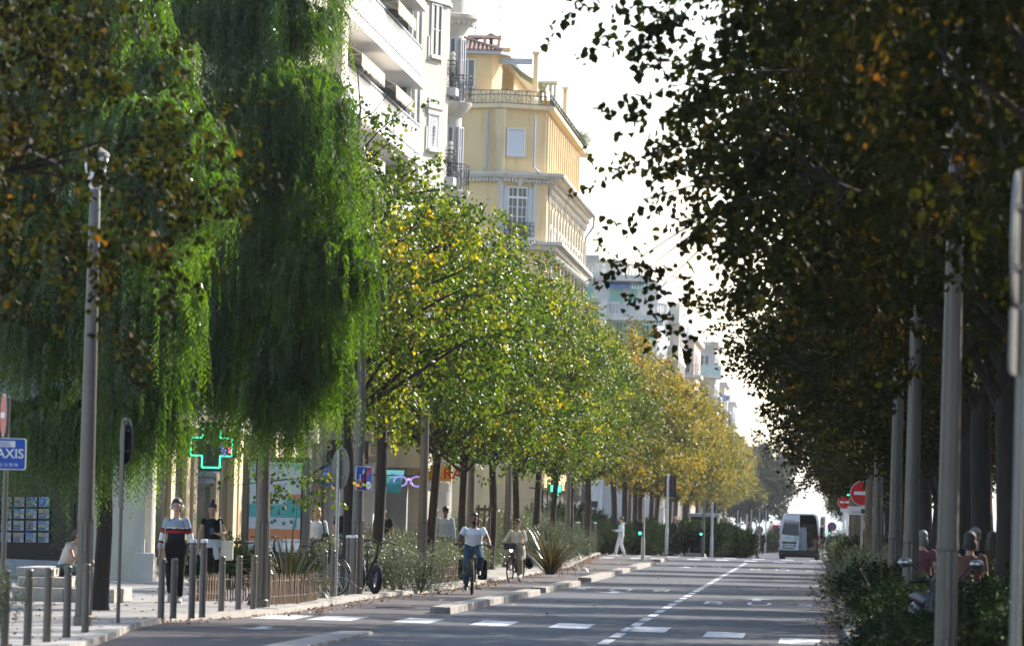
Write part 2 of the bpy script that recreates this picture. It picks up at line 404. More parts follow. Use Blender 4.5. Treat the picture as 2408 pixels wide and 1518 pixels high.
divider(-6.38, 62, -6.2, 77, 'low flat concrete divider cut by the bottom edge of the photo, nearest the camera', .5, .05)
divider(-6.2, 93.9, -5.95, 119.6, 'long concrete lane divider with rounded end in front of the man on the bicycle')
divider(-6.0, 122.9, -5.85, 137.5, 'short shaded concrete lane divider, second from the nearest raised one')
divider(-5.9, 144.9, -5.95, 204.5, 'longest concrete lane divider, running up to the short bicycle signal')
divider(-6.1, 216.5, -6.15, 228.5, 'smallest pale concrete divider block behind the short bicycle signal post')
divider(-5.55, 256.5, -5.5, 262, 'pale low kerb block on the far side of the crossing beneath the dark-coated bald man', .9, .16)
# ---------------------------------------------------------------- far end: promenade, sea
mb = MB(); zz = G(1010)
mb.quad((-900, 1012, zz-3), (900, 1012, zz-3), (9000, 12000, zz-3), (-9000, 12000, zz-3))
struct('sea', mb, M('sea_water', (.05, .12, .16), .25, var=.1, scale=.02, bump=.6, bscale=.6, spec=.6))
mb = MB(); mb.box(-60, 60, 1008, 1009, zz-3, zz+.75); t = tag(link('sea_wall', mb.mesh('sea_wall', m_pave)), 'pale stone wall along the promenade in front of the sea', 'wall')
# ---------------------------------------------------------------- air
mb = MB(); mb.box(-9500, 9500, -60, 12100, zz-5, 42)
hz = link('haze', mb.mesh('haze', m_white)); hz['kind'] = 'stuff'
hz.data.materials.clear(); m, n_, N_, L_ = nt('haze_air')
o_ = N_('ShaderNodeOutputMaterial'); v_ = N_('ShaderNodeVolumePrincipled')
v_.inputs['Color'].default_value = (.90, .95, 1., 1); v_.inputs['Density'].default_value = .00009; v_.inputs['Anisotropy'].default_value = .45
L_(v_.outputs[0], o_.inputs['Volume']); hz.data.materials.append(m)
# ================================================================ vegetation
L_LEFT = [(0., (.016, .032, .007)), (.32, (.032, .055, .010)), (.56, (.062, .086, .013)), (.76, (.16, .15, .022)), (.88, (.33, .22, .03)), (1., (.26, .10, .02))]
L_FAR = [(0., (.022, .034, .009)), (.25, (.045, .056, .013)), (.48, (.11, .105, .022)), (.70, (.26, .21, .045)), (.85, (.32, .18, .03)), (1., (.22, .09, .02))]
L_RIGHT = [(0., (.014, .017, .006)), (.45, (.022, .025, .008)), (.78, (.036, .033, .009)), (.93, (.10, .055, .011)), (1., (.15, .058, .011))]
L_FRONT = [(0., (.018, .022, .008)), (.40, (.028, .031, .010)), (.66, (.042, .035, .011)), (.85, (.13, .055, .012)), (1., (.20, .06, .012))]
m_lf_left = leafmat('linden_leaf', L_LEFT, .40, .40, .75, -.06, (2.4, 2.8, .5), .35)
m_lf_far = leafmat('autumn_leaf', L_FAR, .36, .46, .6, -.05, (2.2, 2.2, .5), .25)
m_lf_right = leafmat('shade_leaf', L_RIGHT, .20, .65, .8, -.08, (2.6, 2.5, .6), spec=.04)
m_lf_front = leafmat('russet_leaf', L_FRONT, .32, .6, .8, -.10, (2., 2., .7), spec=.05)
m_pepper = leafmat('pepper_leaf', [(0., (.022, .042, .010)), (.5, (.037, .061, .013)), (1., (.066, .095, .019))], .48, .25, .6, 0., (3.4, 4.2, .6), .6)
m_silver = leafmat('silver_leaf', [(0., (.055, .070, .040)), (.5, (.10, .12, .075)), (.85, (.15, .165, .105)), (1., (.2, .18, .09))], .35, .34, 1.5, 0., (1.1, 1.2, .7))
m_rosem = leafmat('rosemary_leaf', [(0., (.030, .042, .026)), (.6, (.060, .078, .050)), (1., (.10, .115, .075))], .3, .5, 2., 0., (1.1, 1.2, .7), spec=.25)
m_broad = leafmat('laurel_leaf', [(0., (.009, .018, .008)), (.6, (.018, .034, .012)), (1., (.036, .054, .018))], .3, .6, 1.5, 0., spec=.08)
m_flax = leafmat('flax_blade', [(0., (.022, .032, .014)), (.45, (.050, .055, .022)), (.75, (.10, .085, .035)), (1., (.14, .075, .04))], .25, .3, 2., 0., (1.2, 1.1, .6))
m_bark = M('dark_bark', (.040, .030, .024), .9, var=.4, scale=7, bump=.9, bscale=18, stretch=(1, 1, .25))
m_twig = m_bark

def unit(a): return a/np.maximum(1e-9, np.linalg.norm(a, axis=1, keepdims=True))
def leaf_arrays(pos, tip, nrm, ln, wd):
    tip = unit(tip); side = unit(np.cross(tip, nrm)); nn = np.cross(side, tip)
    ln = ln[:, None]; wd = wd[:, None]; up = nn*wd*.16
    v = np.stack([pos, pos+tip*ln*.22-side*wd*.5+up, pos+tip*ln*.66-side*wd*.42+up, pos+tip*ln-nn*ln*.08, pos+tip*ln*.66+side*wd*.42+up, pos+tip*ln*.22+side*wd*.5+up], 1)
    k = len(pos); b = (np.arange(k)*6)[:, None]
    f = np.concatenate([b+np.array([[0, 1, 2, 3]]), b+np.array([[0, 3, 4, 5]])], 1).reshape(-1, 4)
    return v.reshape(-1, 3), f
def blade_arrays(pos, tip, nrm, ln, wd):               # small pointed leaf: one rhombus
    tip = unit(tip); side = unit(np.cross(tip, nrm))
    ln = ln[:, None]; wd = wd[:, None]
    v = np.stack([pos, pos+tip*ln*.45-side*wd*.5, pos+tip*ln, pos+tip*ln*.45+side*wd*.5], 1)
    k = len(pos); b = (np.arange(k)*4)[:, None]
    return v.reshape(-1, 3), b+np.array([[0, 1, 2, 3]])

def lobe_points(rng, lobes, n, shell=.6):
    lb = np.array(lobes, float); wt = lb[:, 3]*lb[:, 4]+lb[:, 4]*lb[:, 5]+lb[:, 3]*lb[:, 5]
    i = rng.choice(len(lb), n, p=wt/wt.sum())
    d = unit(rng.normal(size=(n, 3))); rr = 1-shell*rng.random(n)**1.4
    return lb[i, :3]+d*rr[:, None]*lb[i, 3:6], d, i
def std_lobes(rng, R, z0, z1, k=26, egg=.15, smin=.2, smax=.4, core=.5):
    zc, H = (z0+z1)/2, (z1-z0)/2; out = [(0, 0, zc, R*core, R*core, H*(core+.1))]
    for i in range(k):
        u = -1+2*(i+.5)/k; a = i*2.4+rng.uniform(-.5, .5); rad = math.sqrt(max(0, 1-u*u))*(1-egg*u)
        s = rng.uniform(smin, smax); q_ = rng.uniform(.52, .92 if smax < .35 else .80)
        out.append((R*q_*rad*math.cos(a)+rng.normal()*.15, R*q_*rad*math.sin(a)+rng.normal()*.15, zc+H*(q_+.04)*u, R*s, R*s, R*s*rng.uniform(.7, 1.)))
    return out
def crown_mesh(name, rng, lobes, nleaf, leaf, mat, extras=(), per=11, droop=.25):
    nt_ = max(1, nleaf//per); p, d, _ = lobe_points(rng, lobes, nt_)
    R = max(l[3]+math.hypot(l[0], l[1]) for l in lobes)                # gaps in the crown, and tufts standing out of it
    for _ in range(34):
        i = rng.integers(len(p)); c = p[i]+d[i]*.15; p0 = np.linalg.norm(p-c, axis=1) > rng.uniform(.08, .20)*R; p, d = p[p0], d[p0]
    for i in rng.choice(len(p), 40, replace=False):
        k = rng.integers(4, 11); dd = unit(rng.normal(size=(k, 3))+d[i]); p = np.concatenate([p, p[i]+d[i]*rng.uniform(.25, .7)+dd*rng.uniform(.05, .4, (k, 1))]); d = np.concatenate([d, dd])
    for (cx, cy_, cz, rx, ry, rz, k) in extras:
        dd = unit(rng.normal(size=(k, 3))); q = np.array([cx, cy_, cz])+dd*rng.random((k, 1))**.5*np.array([rx, ry, rz])
        p = np.concatenate([p, q]); d = np.concatenate([d, dd])
    nt_ = len(p)
    td = unit(d*.75+rng.normal(size=(nt_, 3))*.55+np.array([0, 0, -droop])); tl = rng.uniform(.25, .6, nt_)*(leaf/.1)**.5
    k = np.tile(np.arange(per), nt_); b = np.repeat(np.arange(nt_), per)
    pos = p[b]+td[b]*(tl[b]*(k/per))[:, None]+rng.normal(size=(nt_*per, 3))*leaf*.55
    tip = td[b]*.35+rng.normal(size=(nt_*per, 3))*.55+np.array([0, 0, -.55])
    nrm = rng.normal(size=(nt_*per, 3))*.62+np.array([.1, -.1, .75])
    ln = leaf*rng.uniform(.72, 1.2, nt_*per); v, f = leaf_arrays(pos, tip, nrm, ln, ln*rng.uniform(.8, .98, nt_*per))
    return npmesh(name, v, f, mat), p
def limb_mesh(name, rng, lobes, tips, th, r, lean=(0, 0), sub=60, extra=(), reach=()):
    mb = MB(); top = max(l[2] for l in lobes)
    ax = lambda z: V((lean[0]*z/8+.06*math.sin(z*1.1), lean[1]*z/8+.06*math.cos(z*.9), z))
    zs = [0, .12, .5, 1.2, th*.6, th, th+(top-th)*.35, th+(top-th)*.7, top]
    rs = [r*1.45, r*1.18, r*1.04, r, r*.95, r*.88, r*.6, r*.38, r*.12]
    mb.tube([ax(z) for z in zs], rs, 10)
    ends = []
    for l in lobes[1:]:
        z0 = max(th, l[2]*.72-.3); a = ax(z0); e = V(l[:3]); m = a.lerp(e, .5)+V((0, 0, .25+rng.uniform(-.1, .3)))
        m2 = a.lerp(e, .78)+V((rng.uniform(-.2, .2), rng.uniform(-.2, .2), .22))
        mb.tube([a, m, m2, e], [r*.42, r*.28, r*.18, r*.07], 6, False); ends.append((a, m, m2, e))
    if len(tips):
        for i in rng.choice(len(tips), min(sub, len(tips)), replace=False):
            t = V(tips[i]); best = min(ends, key=lambda q: (q[3]-t).length); a = best[2].lerp(best[3], rng.uniform(0, .9))
            mb.tube([a, a.lerp(t, .5)+V((rng.uniform(-.12, .12), rng.uniform(-.12, .12), rng.uniform(0, .15))), t], [.022, .013, .005], 4, False)
    for pts, rr in extra: mb.tube(pts, rr, 5, False)
    for q in reach:
        t = V(q[:3]); best = min(ends, key=lambda e: (e[3]-t).length); m = best[3].lerp(t, .5)+V((0, 0, .12)); mb.tube([best[2], best[3], m, t], [.03, .022, .013, .005], 5, False)
    return mb.mesh(name, m_bark, True)
def tree(name, label, loc, trunk, crown, rz=0., scl=1., group=None, cat='tree'):
    t = thing(name, label, cat, loc, rz, group); t.scale = scl if isinstance(scl, tuple) else (scl,)*3
    link('trunk', trunk, t); link('crown', crown, t); return t
def proto(seed, R, z0, z1, nleaf, leaf, mat, r=.14, sub=60, k=26, extras=(), extra_limbs=(), egg=.15, **kw):
    rng = np.random.default_rng(seed); lb = std_lobes(rng, R, z0, z1, k, egg, **kw)
    cm, tips = crown_mesh('crown', rng, lb, nleaf, leaf, mat, extras)
    return limb_mesh('trunk', rng, lb, tips, z0*.98, r, sub=sub, extra=extra_limbs, reach=extras if not len(extra_limbs) else ()), cm

# ---- left street trees (limes turning yellow)
def off(px, py, y, bx, by): p = P(px, py, y); return (p.x-bx, y-by, p.z-G(by)-SW)
XL = -9.4; XL1 = -9.07
ex1 = []; lm1 = []
for (px, py, y, rx, rz, k) in ((600, 1112, 105, .5, .22, 4), (690, 1115, 105.5, .7, .35, 9), (745, 1130, 106, .45, .3, 5), (655, 1150, 105, .5, .2, 3), (790, 1085, 107, .3, .4, 4), (540, 1000, 106, .2, .25, 3)):
    ex1.append((*off(px, py, y, XL1, 109.5), rx, .4, rz, k))
a = off(815, 1040, 109.5, XL1, 109.5); lm1.append(([a, off(720, 1100, 106.5, XL1, 109.5), off(560, 1120, 105, XL1, 109.5)], [.03, .02, .006]))
for (px, py, k, sx, sz) in ((850, 110, 3, .3, .4), (905, 180, 8, .5, .35), (880, 260, 6, .5, .3), (950, 165, 4, .25, .25), (930, 240, 4, .3, .2), (960, 330, 14, .7, .3), (900, 330, 14, .6, .4), (1010, 370, 14, .6, .25)):
    ex1.append((*off(px, py, 109.5, XL1, 109.5), sx, .6, sz, k))
o_ = lambda px, py: off(px, py, 109.5, XL1, 109.5)
lm1 += [([o_(845, 420), o_(840, 300), o_(850, 170), o_(842, 60)], [.05, .035, .02, .006]), ([o_(842, 290), o_(890, 230), o_(975, 150)], [.025, .015, .005]),
        ([o_(845, 200), o_(880, 180), o_(925, 120)], [.02, .012, .004]), ([o_(845, 330), o_(900, 270), o_(950, 240)], [.02, .012, .004]), ([o_(870, 430), o_(960, 385), o_(1050, 372)], [.04, .025, .008])]
LO = dict(k=44, smin=.13, smax=.27, core=.34)
T1 = proto(11, 3.5, 3.7, 9.2, 33000, .088, m_lf_left, .125, 90, **LO, extras=ex1, extra_limbs=lm1)
T2 = proto(16, 3.4, 3.6, 8.7, 28000, .088, m_lf_left, .12, 110, **LO)
TA = proto(12, 3.5, 3.5, 10.4, 33000, .088, m_lf_left, .125, 130, **LO)
TB = proto(13, 3.4, 3.2, 10.6, 33000, .088, m_lf_left, .12, 130, **LO)
TF = [proto(14, 3.6, 3.6, 10.6, 26000, .11, m_lf_far, .15, 70, **LO), proto(15, 3.7, 3.4, 10.2, 26000, .11, m_lf_far, .16, 70, **LO)]
lefts = [(109.5, T1, .93, 0), (121.7, T2, 1., 1.), (139.2, TA, .86, 2.2), (151, TB, .84, 3.9), (164, TA, .86, .4), (177.4, TB, .88, 5.1), (190, TA, .89, 1.5), (203, TB, .89, 2.9), (217, TA, .87, 4.4), (232, TF[0], .85, .7)]
LBL = ['lime tree with thin shoots against the white balconies and a low branch before the poster', 'lime tree with straight dark trunk just right of the blue zone sign',
       'green lime tree standing between the blue zone sign and the lit spectacles sign', 'lime tree whose trunk stands in front of the yellow shop sign', 'lime tree behind the denim-jacketed man, trunk rising out of the silvery hedge',
       'lime tree beside the wooden stake guard behind the bearded cyclist', 'lime tree with thick dark trunk above the woman on the bicycle', 'sparse lime tree with thin twigs against the yellow building cornice',
       'lime tree beside the far green pharmacy cross', 'yellowing lime tree just before the crossing, behind the backward round sign']
for (y, pr, s, rz), lb in zip(lefts, LBL):
    tree('lime_tree', lb, (XL1 if y < 110 else XL, y, G(y)+SW), pr[0], pr[1], rz, (1, 1, s) if y < 130 else (.92, .92, s), 'lime trees along the left pavement')
far = [262, 275, 289, 303, 318, 334, 351, 370, 390, 412, 436, 462, 490, 522, 556]
for i, y in enumerate(far):
    tree('lime_tree', 'golden lime tree merging into the far left row beyond the crossing', (XL+.1+rnd.uniform(-.2, .2), y, G(y)+SW), *TF[i % 2], rnd.uniform(0, 6.3), (1, 1, rnd.uniform(.95, 1.06)), 'golden trees in the far left row')
# dark evergreen trees at the end of the street
PN = proto(19, 4.2, 2.4, 11.5, 12000, .26, leafmat('evergreen_leaf', [(0., (.012, .02, .012)), (1., (.035, .045, .025))], .2, .5), .2, 40)
for (x, y, s, lb) in ((-7.2, 600, 1., 'dark blue-green evergreen closing the left row above the far traffic lights'), (-8., 650, 1.15, 'tall hazy evergreen behind the last golden lime tree')):
    tree('evergreen_tree', lb, (x, y, G(y)), *PN, rnd.uniform(0, 6), s)
# ---- right street trees (in shade, dark against the sky)
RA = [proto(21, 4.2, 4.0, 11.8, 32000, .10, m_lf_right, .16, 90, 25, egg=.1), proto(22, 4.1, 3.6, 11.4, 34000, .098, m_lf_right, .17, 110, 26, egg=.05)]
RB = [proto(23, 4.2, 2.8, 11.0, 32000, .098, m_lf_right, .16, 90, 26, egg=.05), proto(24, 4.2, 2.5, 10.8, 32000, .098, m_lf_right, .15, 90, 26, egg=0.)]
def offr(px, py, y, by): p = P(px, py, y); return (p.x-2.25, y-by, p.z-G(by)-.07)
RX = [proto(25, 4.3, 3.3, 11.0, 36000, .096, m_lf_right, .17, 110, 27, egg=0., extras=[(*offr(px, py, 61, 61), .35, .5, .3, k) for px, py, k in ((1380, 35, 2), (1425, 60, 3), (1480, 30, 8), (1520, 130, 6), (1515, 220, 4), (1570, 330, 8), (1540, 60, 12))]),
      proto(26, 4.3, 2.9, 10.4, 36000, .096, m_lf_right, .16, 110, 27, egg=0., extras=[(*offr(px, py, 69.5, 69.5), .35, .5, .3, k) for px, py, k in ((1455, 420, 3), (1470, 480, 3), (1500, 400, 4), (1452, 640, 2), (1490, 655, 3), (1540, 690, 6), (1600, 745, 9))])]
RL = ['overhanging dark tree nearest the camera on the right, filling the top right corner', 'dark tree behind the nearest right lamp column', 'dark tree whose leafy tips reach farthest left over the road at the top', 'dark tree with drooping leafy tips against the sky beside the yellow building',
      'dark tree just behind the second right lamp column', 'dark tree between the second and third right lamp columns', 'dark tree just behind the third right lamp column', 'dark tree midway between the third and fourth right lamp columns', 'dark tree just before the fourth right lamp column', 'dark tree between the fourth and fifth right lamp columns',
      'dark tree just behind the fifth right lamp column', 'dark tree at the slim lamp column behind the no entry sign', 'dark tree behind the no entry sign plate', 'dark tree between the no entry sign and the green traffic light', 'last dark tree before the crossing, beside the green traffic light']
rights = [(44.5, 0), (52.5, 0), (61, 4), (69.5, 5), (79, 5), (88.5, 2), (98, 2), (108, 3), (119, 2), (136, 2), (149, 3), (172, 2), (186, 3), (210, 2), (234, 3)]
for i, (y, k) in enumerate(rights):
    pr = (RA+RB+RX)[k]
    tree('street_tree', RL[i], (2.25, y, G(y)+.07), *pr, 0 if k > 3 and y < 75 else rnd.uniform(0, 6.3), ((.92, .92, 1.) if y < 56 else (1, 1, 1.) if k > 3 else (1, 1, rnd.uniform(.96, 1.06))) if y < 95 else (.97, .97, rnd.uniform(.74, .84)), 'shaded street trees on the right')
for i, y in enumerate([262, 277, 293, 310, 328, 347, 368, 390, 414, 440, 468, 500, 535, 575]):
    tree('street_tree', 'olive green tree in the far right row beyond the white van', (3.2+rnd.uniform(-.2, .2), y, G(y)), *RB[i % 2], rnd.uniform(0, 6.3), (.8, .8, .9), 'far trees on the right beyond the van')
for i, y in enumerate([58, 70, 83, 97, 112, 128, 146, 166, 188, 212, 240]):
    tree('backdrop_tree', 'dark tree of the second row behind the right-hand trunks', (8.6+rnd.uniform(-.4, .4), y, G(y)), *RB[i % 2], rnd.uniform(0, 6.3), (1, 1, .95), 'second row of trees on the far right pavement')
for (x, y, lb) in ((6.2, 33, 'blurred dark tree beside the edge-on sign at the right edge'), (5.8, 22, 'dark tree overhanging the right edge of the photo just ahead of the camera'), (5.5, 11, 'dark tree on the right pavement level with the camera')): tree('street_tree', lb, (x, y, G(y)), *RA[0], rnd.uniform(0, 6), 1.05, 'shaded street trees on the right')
# ---- russet tree at the top left, close to the camera
ft = proto(31, 4.7, 1.9, 10.2, 72000, .082, m_lf_front, .17, 120, 30, egg=.22)
tree('russet_tree', 'russet and orange leaved tree filling the top left corner before the pepper trees', (-11.0, 55, G(55)), *ft, 1.2)

# ---- weeping pepper trees
def pepper(name, label, seed, base, yc, lobes_px, nspray, rz_len=(.5, 1.5)):
    rng = np.random.default_rng(seed); k = F/yc; lobes = []
    for (px, py, rx, rz, dy) in lobes_px:
        p = P(px, py, yc+dy); lobes.append((p.x-base[0], yc+dy-base[1], p.z-base[2], rx/k, rx/k*.95, rz/k))
    p, d, li = lobe_points(rng, lobes, nspray, .7)
    lb_ = np.array(lobes)[li]; up_ = rng.random(nspray) < .8; zz_ = np.where(up_ & (p[:, 2] < lb_[:, 2]-.2*lb_[:, 5]), 2*lb_[:, 2]-p[:, 2], p[:, 2]); p[:, 2] = zz_
    per = 7; ns = nspray*per; b = np.repeat(np.arange(nspray), per)
    st = p[b]+rng.normal(size=(ns, 3))*np.array([.10, .10, .05]); out = d[b]+rng.normal(size=(ns, 3))*.35; out[:, 2] = 0; out = unit(out)
    L_ = np.repeat(rng.uniform(*rz_len, nspray), per)*rng.uniform(.65, 1.1, ns); a = rng.uniform(.03, .26, ns)
    K = 34; t = np.tile((np.arange(K)+.5)/K, ns); q = np.repeat(np.arange(ns), K)
    pos = st[q]+out[q]*(a[q]*(1-(1-t)**2))[:, None]; pos[:, 2] += .12*np.sin(t*3.14)-L_[q]*t**1.2
    sw = np.stack([-out[q][:, 1], out[q][:, 0], 0*t], 1); tw = rng.uniform(-.9, .9, ns)[q][:, None]; sw = sw*np.cos(tw)+out[q]*np.sin(tw); sgn = np.where(np.arange(len(t)) % 2, 1., -1.)[:, None]
    tip = sw*sgn*.55+np.array([0, 0, -.85])+rng.normal(size=pos.shape)*.13
    nrm = np.cross(sw, np.array([0, 0, 1.]))+rng.normal(size=pos.shape)*.3; ln = rng.uniform(.075, .12, len(t))*(1.1-.5*t)
    v, f = blade_arrays(pos, tip, nrm, ln, ln*.27)
    tm = limb_mesh('trunk', rng, [(0, 0, 5, 1, 1, 1)]+lobes, p, 2.6, .12, sub=120)
    tree(name, label, base, tm, npmesh('crown', v, f, m_pepper))
pepper('pepper_tree', 'tall weeping pepper tree with feathery green curtains in front of the white balconies', 41, (-9.1, 92.6, G(92.6)+SW), 89.5,
       [(590, 60, 220, 150, 0), (640, 240, 185, 120, -1), (700, 420, 165, 120, -1), (640, 590, 220, 140, 0), (770, 650, 110, 150, -1.5), (560, 820, 150, 170, 0), (700, 840, 120, 130, -1), (655, 960, 75, 100, -1.5), (510, 900, 80, 110, .5),
        (620, -130, 220, 150, 0), (500, 400, 150, 200, 1.5), (480, 650, 120, 180, 1.5), (740, 300, 90, 160, -1)], 1750)
pepper('pepper_tree', 'nearer weeping pepper tree on the left, its fringe hanging above the property posters', 42, (-10.8, 85.5, G(85.5)+SW), 84.,
       [(390, 170, 90, 90, 0), (350, 330, 170, 120, -1), (410, 450, 125, 110, -1.5), (250, 590, 210, 140, 0), (340, 740, 140, 140, -1), (120, 790, 170, 180, .5), (310, 930, 120, 110, -1), (110, 990, 130, 80, 0),
        (150, 300, 230, 220, 1), (200, 60, 200, 180, 1), (20, 600, 150, 250, 1), (230, 985, 120, 70, -.6), (375, 930, 60, 90, -1)], 1850)

# ---- shrubs
def shrub_mesh(seed, kind):
    rng = np.random.default_rng(seed); mat = {'silver': m_silver, 'rosemary': m_rosem, 'laurel': m_broad}[kind]
    if kind == 'rosemary':                             # upright needled wands
        n = 300; st = np.stack([rng.normal(0, .26, n), rng.normal(0, .26, n), np.zeros(n)], 1); d = unit(st*1.2+rng.normal(size=(n, 3))*.22+np.array([0, 0, .9])); L_ = rng.uniform(.55, 1.15, n); K = 34
        q = np.repeat(np.arange(n), K); t = np.tile((np.arange(K)+1)/K, n); pos = st[q]+d[q]*(L_[q]*t)[:, None]; pos[:, 2] += .02
        tip = d[q]*.55+rng.normal(size=pos.shape)*.75; ln = rng.uniform(.035, .06, len(t)); v, f = blade_arrays(pos, tip, rng.normal(size=pos.shape), ln, ln*.22)
    else:
        lobes = [(rng.normal(0, .3), rng.normal(0, .3), rng.uniform(.3, .85), rng.uniform(.26, .42), rng.uniform(.26, .42), rng.uniform(.22, .36)) for _ in range(11)]+[(0, 0, .4, .6, .6, .42)]
        big = kind == 'laurel'; n = 800 if big else 1500; p, d, _ = lobe_points(rng, lobes, n, .5); p[:, 2] = np.maximum(p[:, 2], .05)
        per = 12; q = np.repeat(np.arange(n), per); k = np.tile(np.arange(per)/per, n); td = unit(d*.7+rng.normal(size=(n, 3))*.4+np.array([0, 0, .55])); lf = .062 if big else .040
        pos = p[q]+td[q]*(k*(.25 if big else .28))[:, None]+rng.normal(size=(n*per, 3))*.012
        tip = td[q]*.5+rng.normal(size=(n*per, 3))*.7; ln = lf*rng.uniform(.7, 1.25, n*per); nr = rng.normal(size=(n*per, 3))*.6+np.array([0, 0, .6])
        v, f = (leaf_arrays if big else blade_arrays)(pos, tip, nr, ln, ln*(.5 if big else .48))
    return npmesh('foliage', v, f, mat)
SH = {'silver': [shrub_mesh(s, 'silver') for s in (51, 52)], 'rosemary': [shrub_mesh(s, 'rosemary') for s in (53, 54)], 'laurel': [shrub_mesh(s, 'laurel') for s in (55, 56)]}
mbs = MB()
for i in range(7):
    a = i*.9; mbs.tube([(0, 0, 0), (.12*math.cos(a), .12*math.sin(a), .3), (.3*math.cos(a), .3*math.sin(a), .62)], [.018, .012, .006], 5, False)
stem_me = mbs.mesh('stem', m_bark)
def shrub(kind, x, y, z, w, h, label, group=None, rz=None):
    t = thing({'silver': 'silver_shrub', 'rosemary': 'rosemary_bush', 'laurel': 'laurel_shrub'}[kind], label, 'shrub', (x, y, z), rnd.uniform(0, 6.3) if rz is None else rz, group)
    t.scale = (w, w, h); link('foliage', rnd.choice(SH[kind]), t); link('stem', stem_me, t); return t
def gz(y): return G(y)+SW
# the long silvery hedge on the left
for i, y in enumerate(np.arange(121.5, 169, 2.1)):
    lb = 'silvery small-leaved shrub of the hedge behind the two cyclists'
    shrub('silver', -9.95-rnd.uniform(0, .55), y, gz(y), rnd.uniform(1.0, 1.25), rnd.uniform(.80, .98), lb, 'shrubs of the silvery hedge')
for i, y in enumerate(np.arange(146, 172, 3.1)):
    shrub('silver', -11.3-rnd.uniform(0, .5), y, gz(y), rnd.uniform(1.1, 1.3), rnd.uniform(.9, 1.05), 'silvery small-leaved shrub of the hedge behind the two cyclists', 'shrubs of the silvery hedge')
for (px, py, w, h, kd, lb) in ((990, 1392, .95, .9, 'rosemary', 'dark rounded rosemary bush at the kerb between two grey bollards and the cyclist'), (735, 1408, .5, .55, 'rosemary', 'small grey-green bush at the foot of the flax planter'), (872, 1388, .8, .75, 'silver', 'silvery shrub behind the fat-tyred bicycle'),
        (905, 1382, .9, .85, 'silver', 'silvery shrub behind the pair of bollards right of the fat-tyred bicycle'), (500, 1385, .62, .95, 'laurel', 'dark shrub inside the paling fence below the woman with the bun'), (560, 1385, .55, .8, 'laurel', 'low dark plant in the paling fence behind the right-hand bollards'),
        (690, 1402, .5, .7, 'laurel', 'dark ground plant inside the flax planter')):
    x, y = gx(px, py, SW); shrub(kd, x, y, gz(y), w, h, lb)
x, y = -8.55, 60.6; shrub('silver', x-.35, y, gz(y), .42, .95, 'grey shrub cut by the bottom left edge of the photo')
for i, y in enumerate(np.arange(172, 250, 2.9)):
    shrub('rosemary', kl(y)-rnd.uniform(.7, 1.5), y, gz(y), rnd.uniform(1.0, 1.3), rnd.uniform(1.1, 1.45), 'grey-green bush in the left bed between the flax clump and the crossing', 'bushes before the crossing on the left')
for i, y in enumerate(np.arange(173, 250, 4.5)):
    shrub('silver', kl(y)-rnd.uniform(1.9, 2.9), y, gz(y), rnd.uniform(1., 1.3), rnd.uniform(1.2, 1.6), 'silvery shrub in the left bed between the flax clump and the crossing', 'silvery shrubs before the crossing')
for i, (x, y) in enumerate([(-9.9, 254), (-9.2, 256), (-8.4, 258), (-7.6, 259), (-6.9, 262), (-5.6, 263), (-5.0, 265), (-4.5, 268), (-4.2, 272), (-4.0, 277), (-4.3, 283), (-4.9, 262), (-4.6, 290), (-6.2, 266), (-7.1, 268), (-8.2, 266)]):
    shrub('laurel', x, y, G(y), 1.15, 1.2 if i < 5 else 1.5, 'dark green shrub in the planting beyond the crossing', 'dark shrubs beyond the crossing')
for i, y in enumerate(np.arange(252, 345, 5.5)): shrub('laurel', -11.6+rnd.uniform(-.4, .4), y, G(y), 1.5, 1.9, 'tall dark hedge plant behind the trunks beyond the crossing', 'tall hedge beyond the crossing')
for x, y in ((-3.9, 440), (-3.5, 446), (-3.1, 452)): shrub('laurel', x, y, G(y), 1.5, 1.4, 'far dark shrub by the round sign near the end of the street', 'far shrubs in the middle of the street')
# right-hand border
rb = 'bush in the long shaded border along the right kerb'
for i, y in enumerate(np.arange(58, 92, 1.55)):
    kd = 'laurel' if y < 66 else rnd.choice(['rosemary', 'laurel', 'rosemary'])
    shrub(kd, 1.32+rnd.uniform(-.18, .3), y, G(y)+.07, rnd.uniform(.75, .95), rnd.uniform(.50, .62) if y < 70 else rnd.uniform(.62, .76), 'dark low '+rb+' near the camera', 'near bushes in the right border')
for i, y in enumerate(np.arange(56, 84, 2.1)):
    shrub('laurel', 2.5+rnd.uniform(-.2, .4), y, G(y)+.07, rnd.uniform(.9, 1.15), rnd.uniform(.86, 1.0), 'dark low '+rb+' near the camera', 'near bushes in the right border')
for i, y in enumerate(np.arange(93, 236, 2.7)):
    kd = rnd.choice(['rosemary', 'rosemary', 'silver', 'laurel'])
    shrub(kd, 1.32+rnd.uniform(-.2, .25), y, G(y)+.07, rnd.uniform(.85, 1.1), rnd.uniform(.72, 1.05), 'grey-green '+rb+' farther along towards the van', 'farther bushes in the right border')
for x, y in ((1.6, 252), (1.5, 256), (1.7, 262), (1.6, 268)): shrub('rosemary', x, y, G(y), 1.3, 1.6, 'tall wispy bush on the right beside the open van door', 'wispy bushes beside the van')
for i, y in enumerate(np.arange(60, 130, 3.3)):
    shrub('laurel', 4.6+rnd.uniform(-.5, .9), y, G(y)+.08, 1.2, 1.0, 'dark hedge plant behind the right-hand trunks', 'hedge behind the trunks on the right')
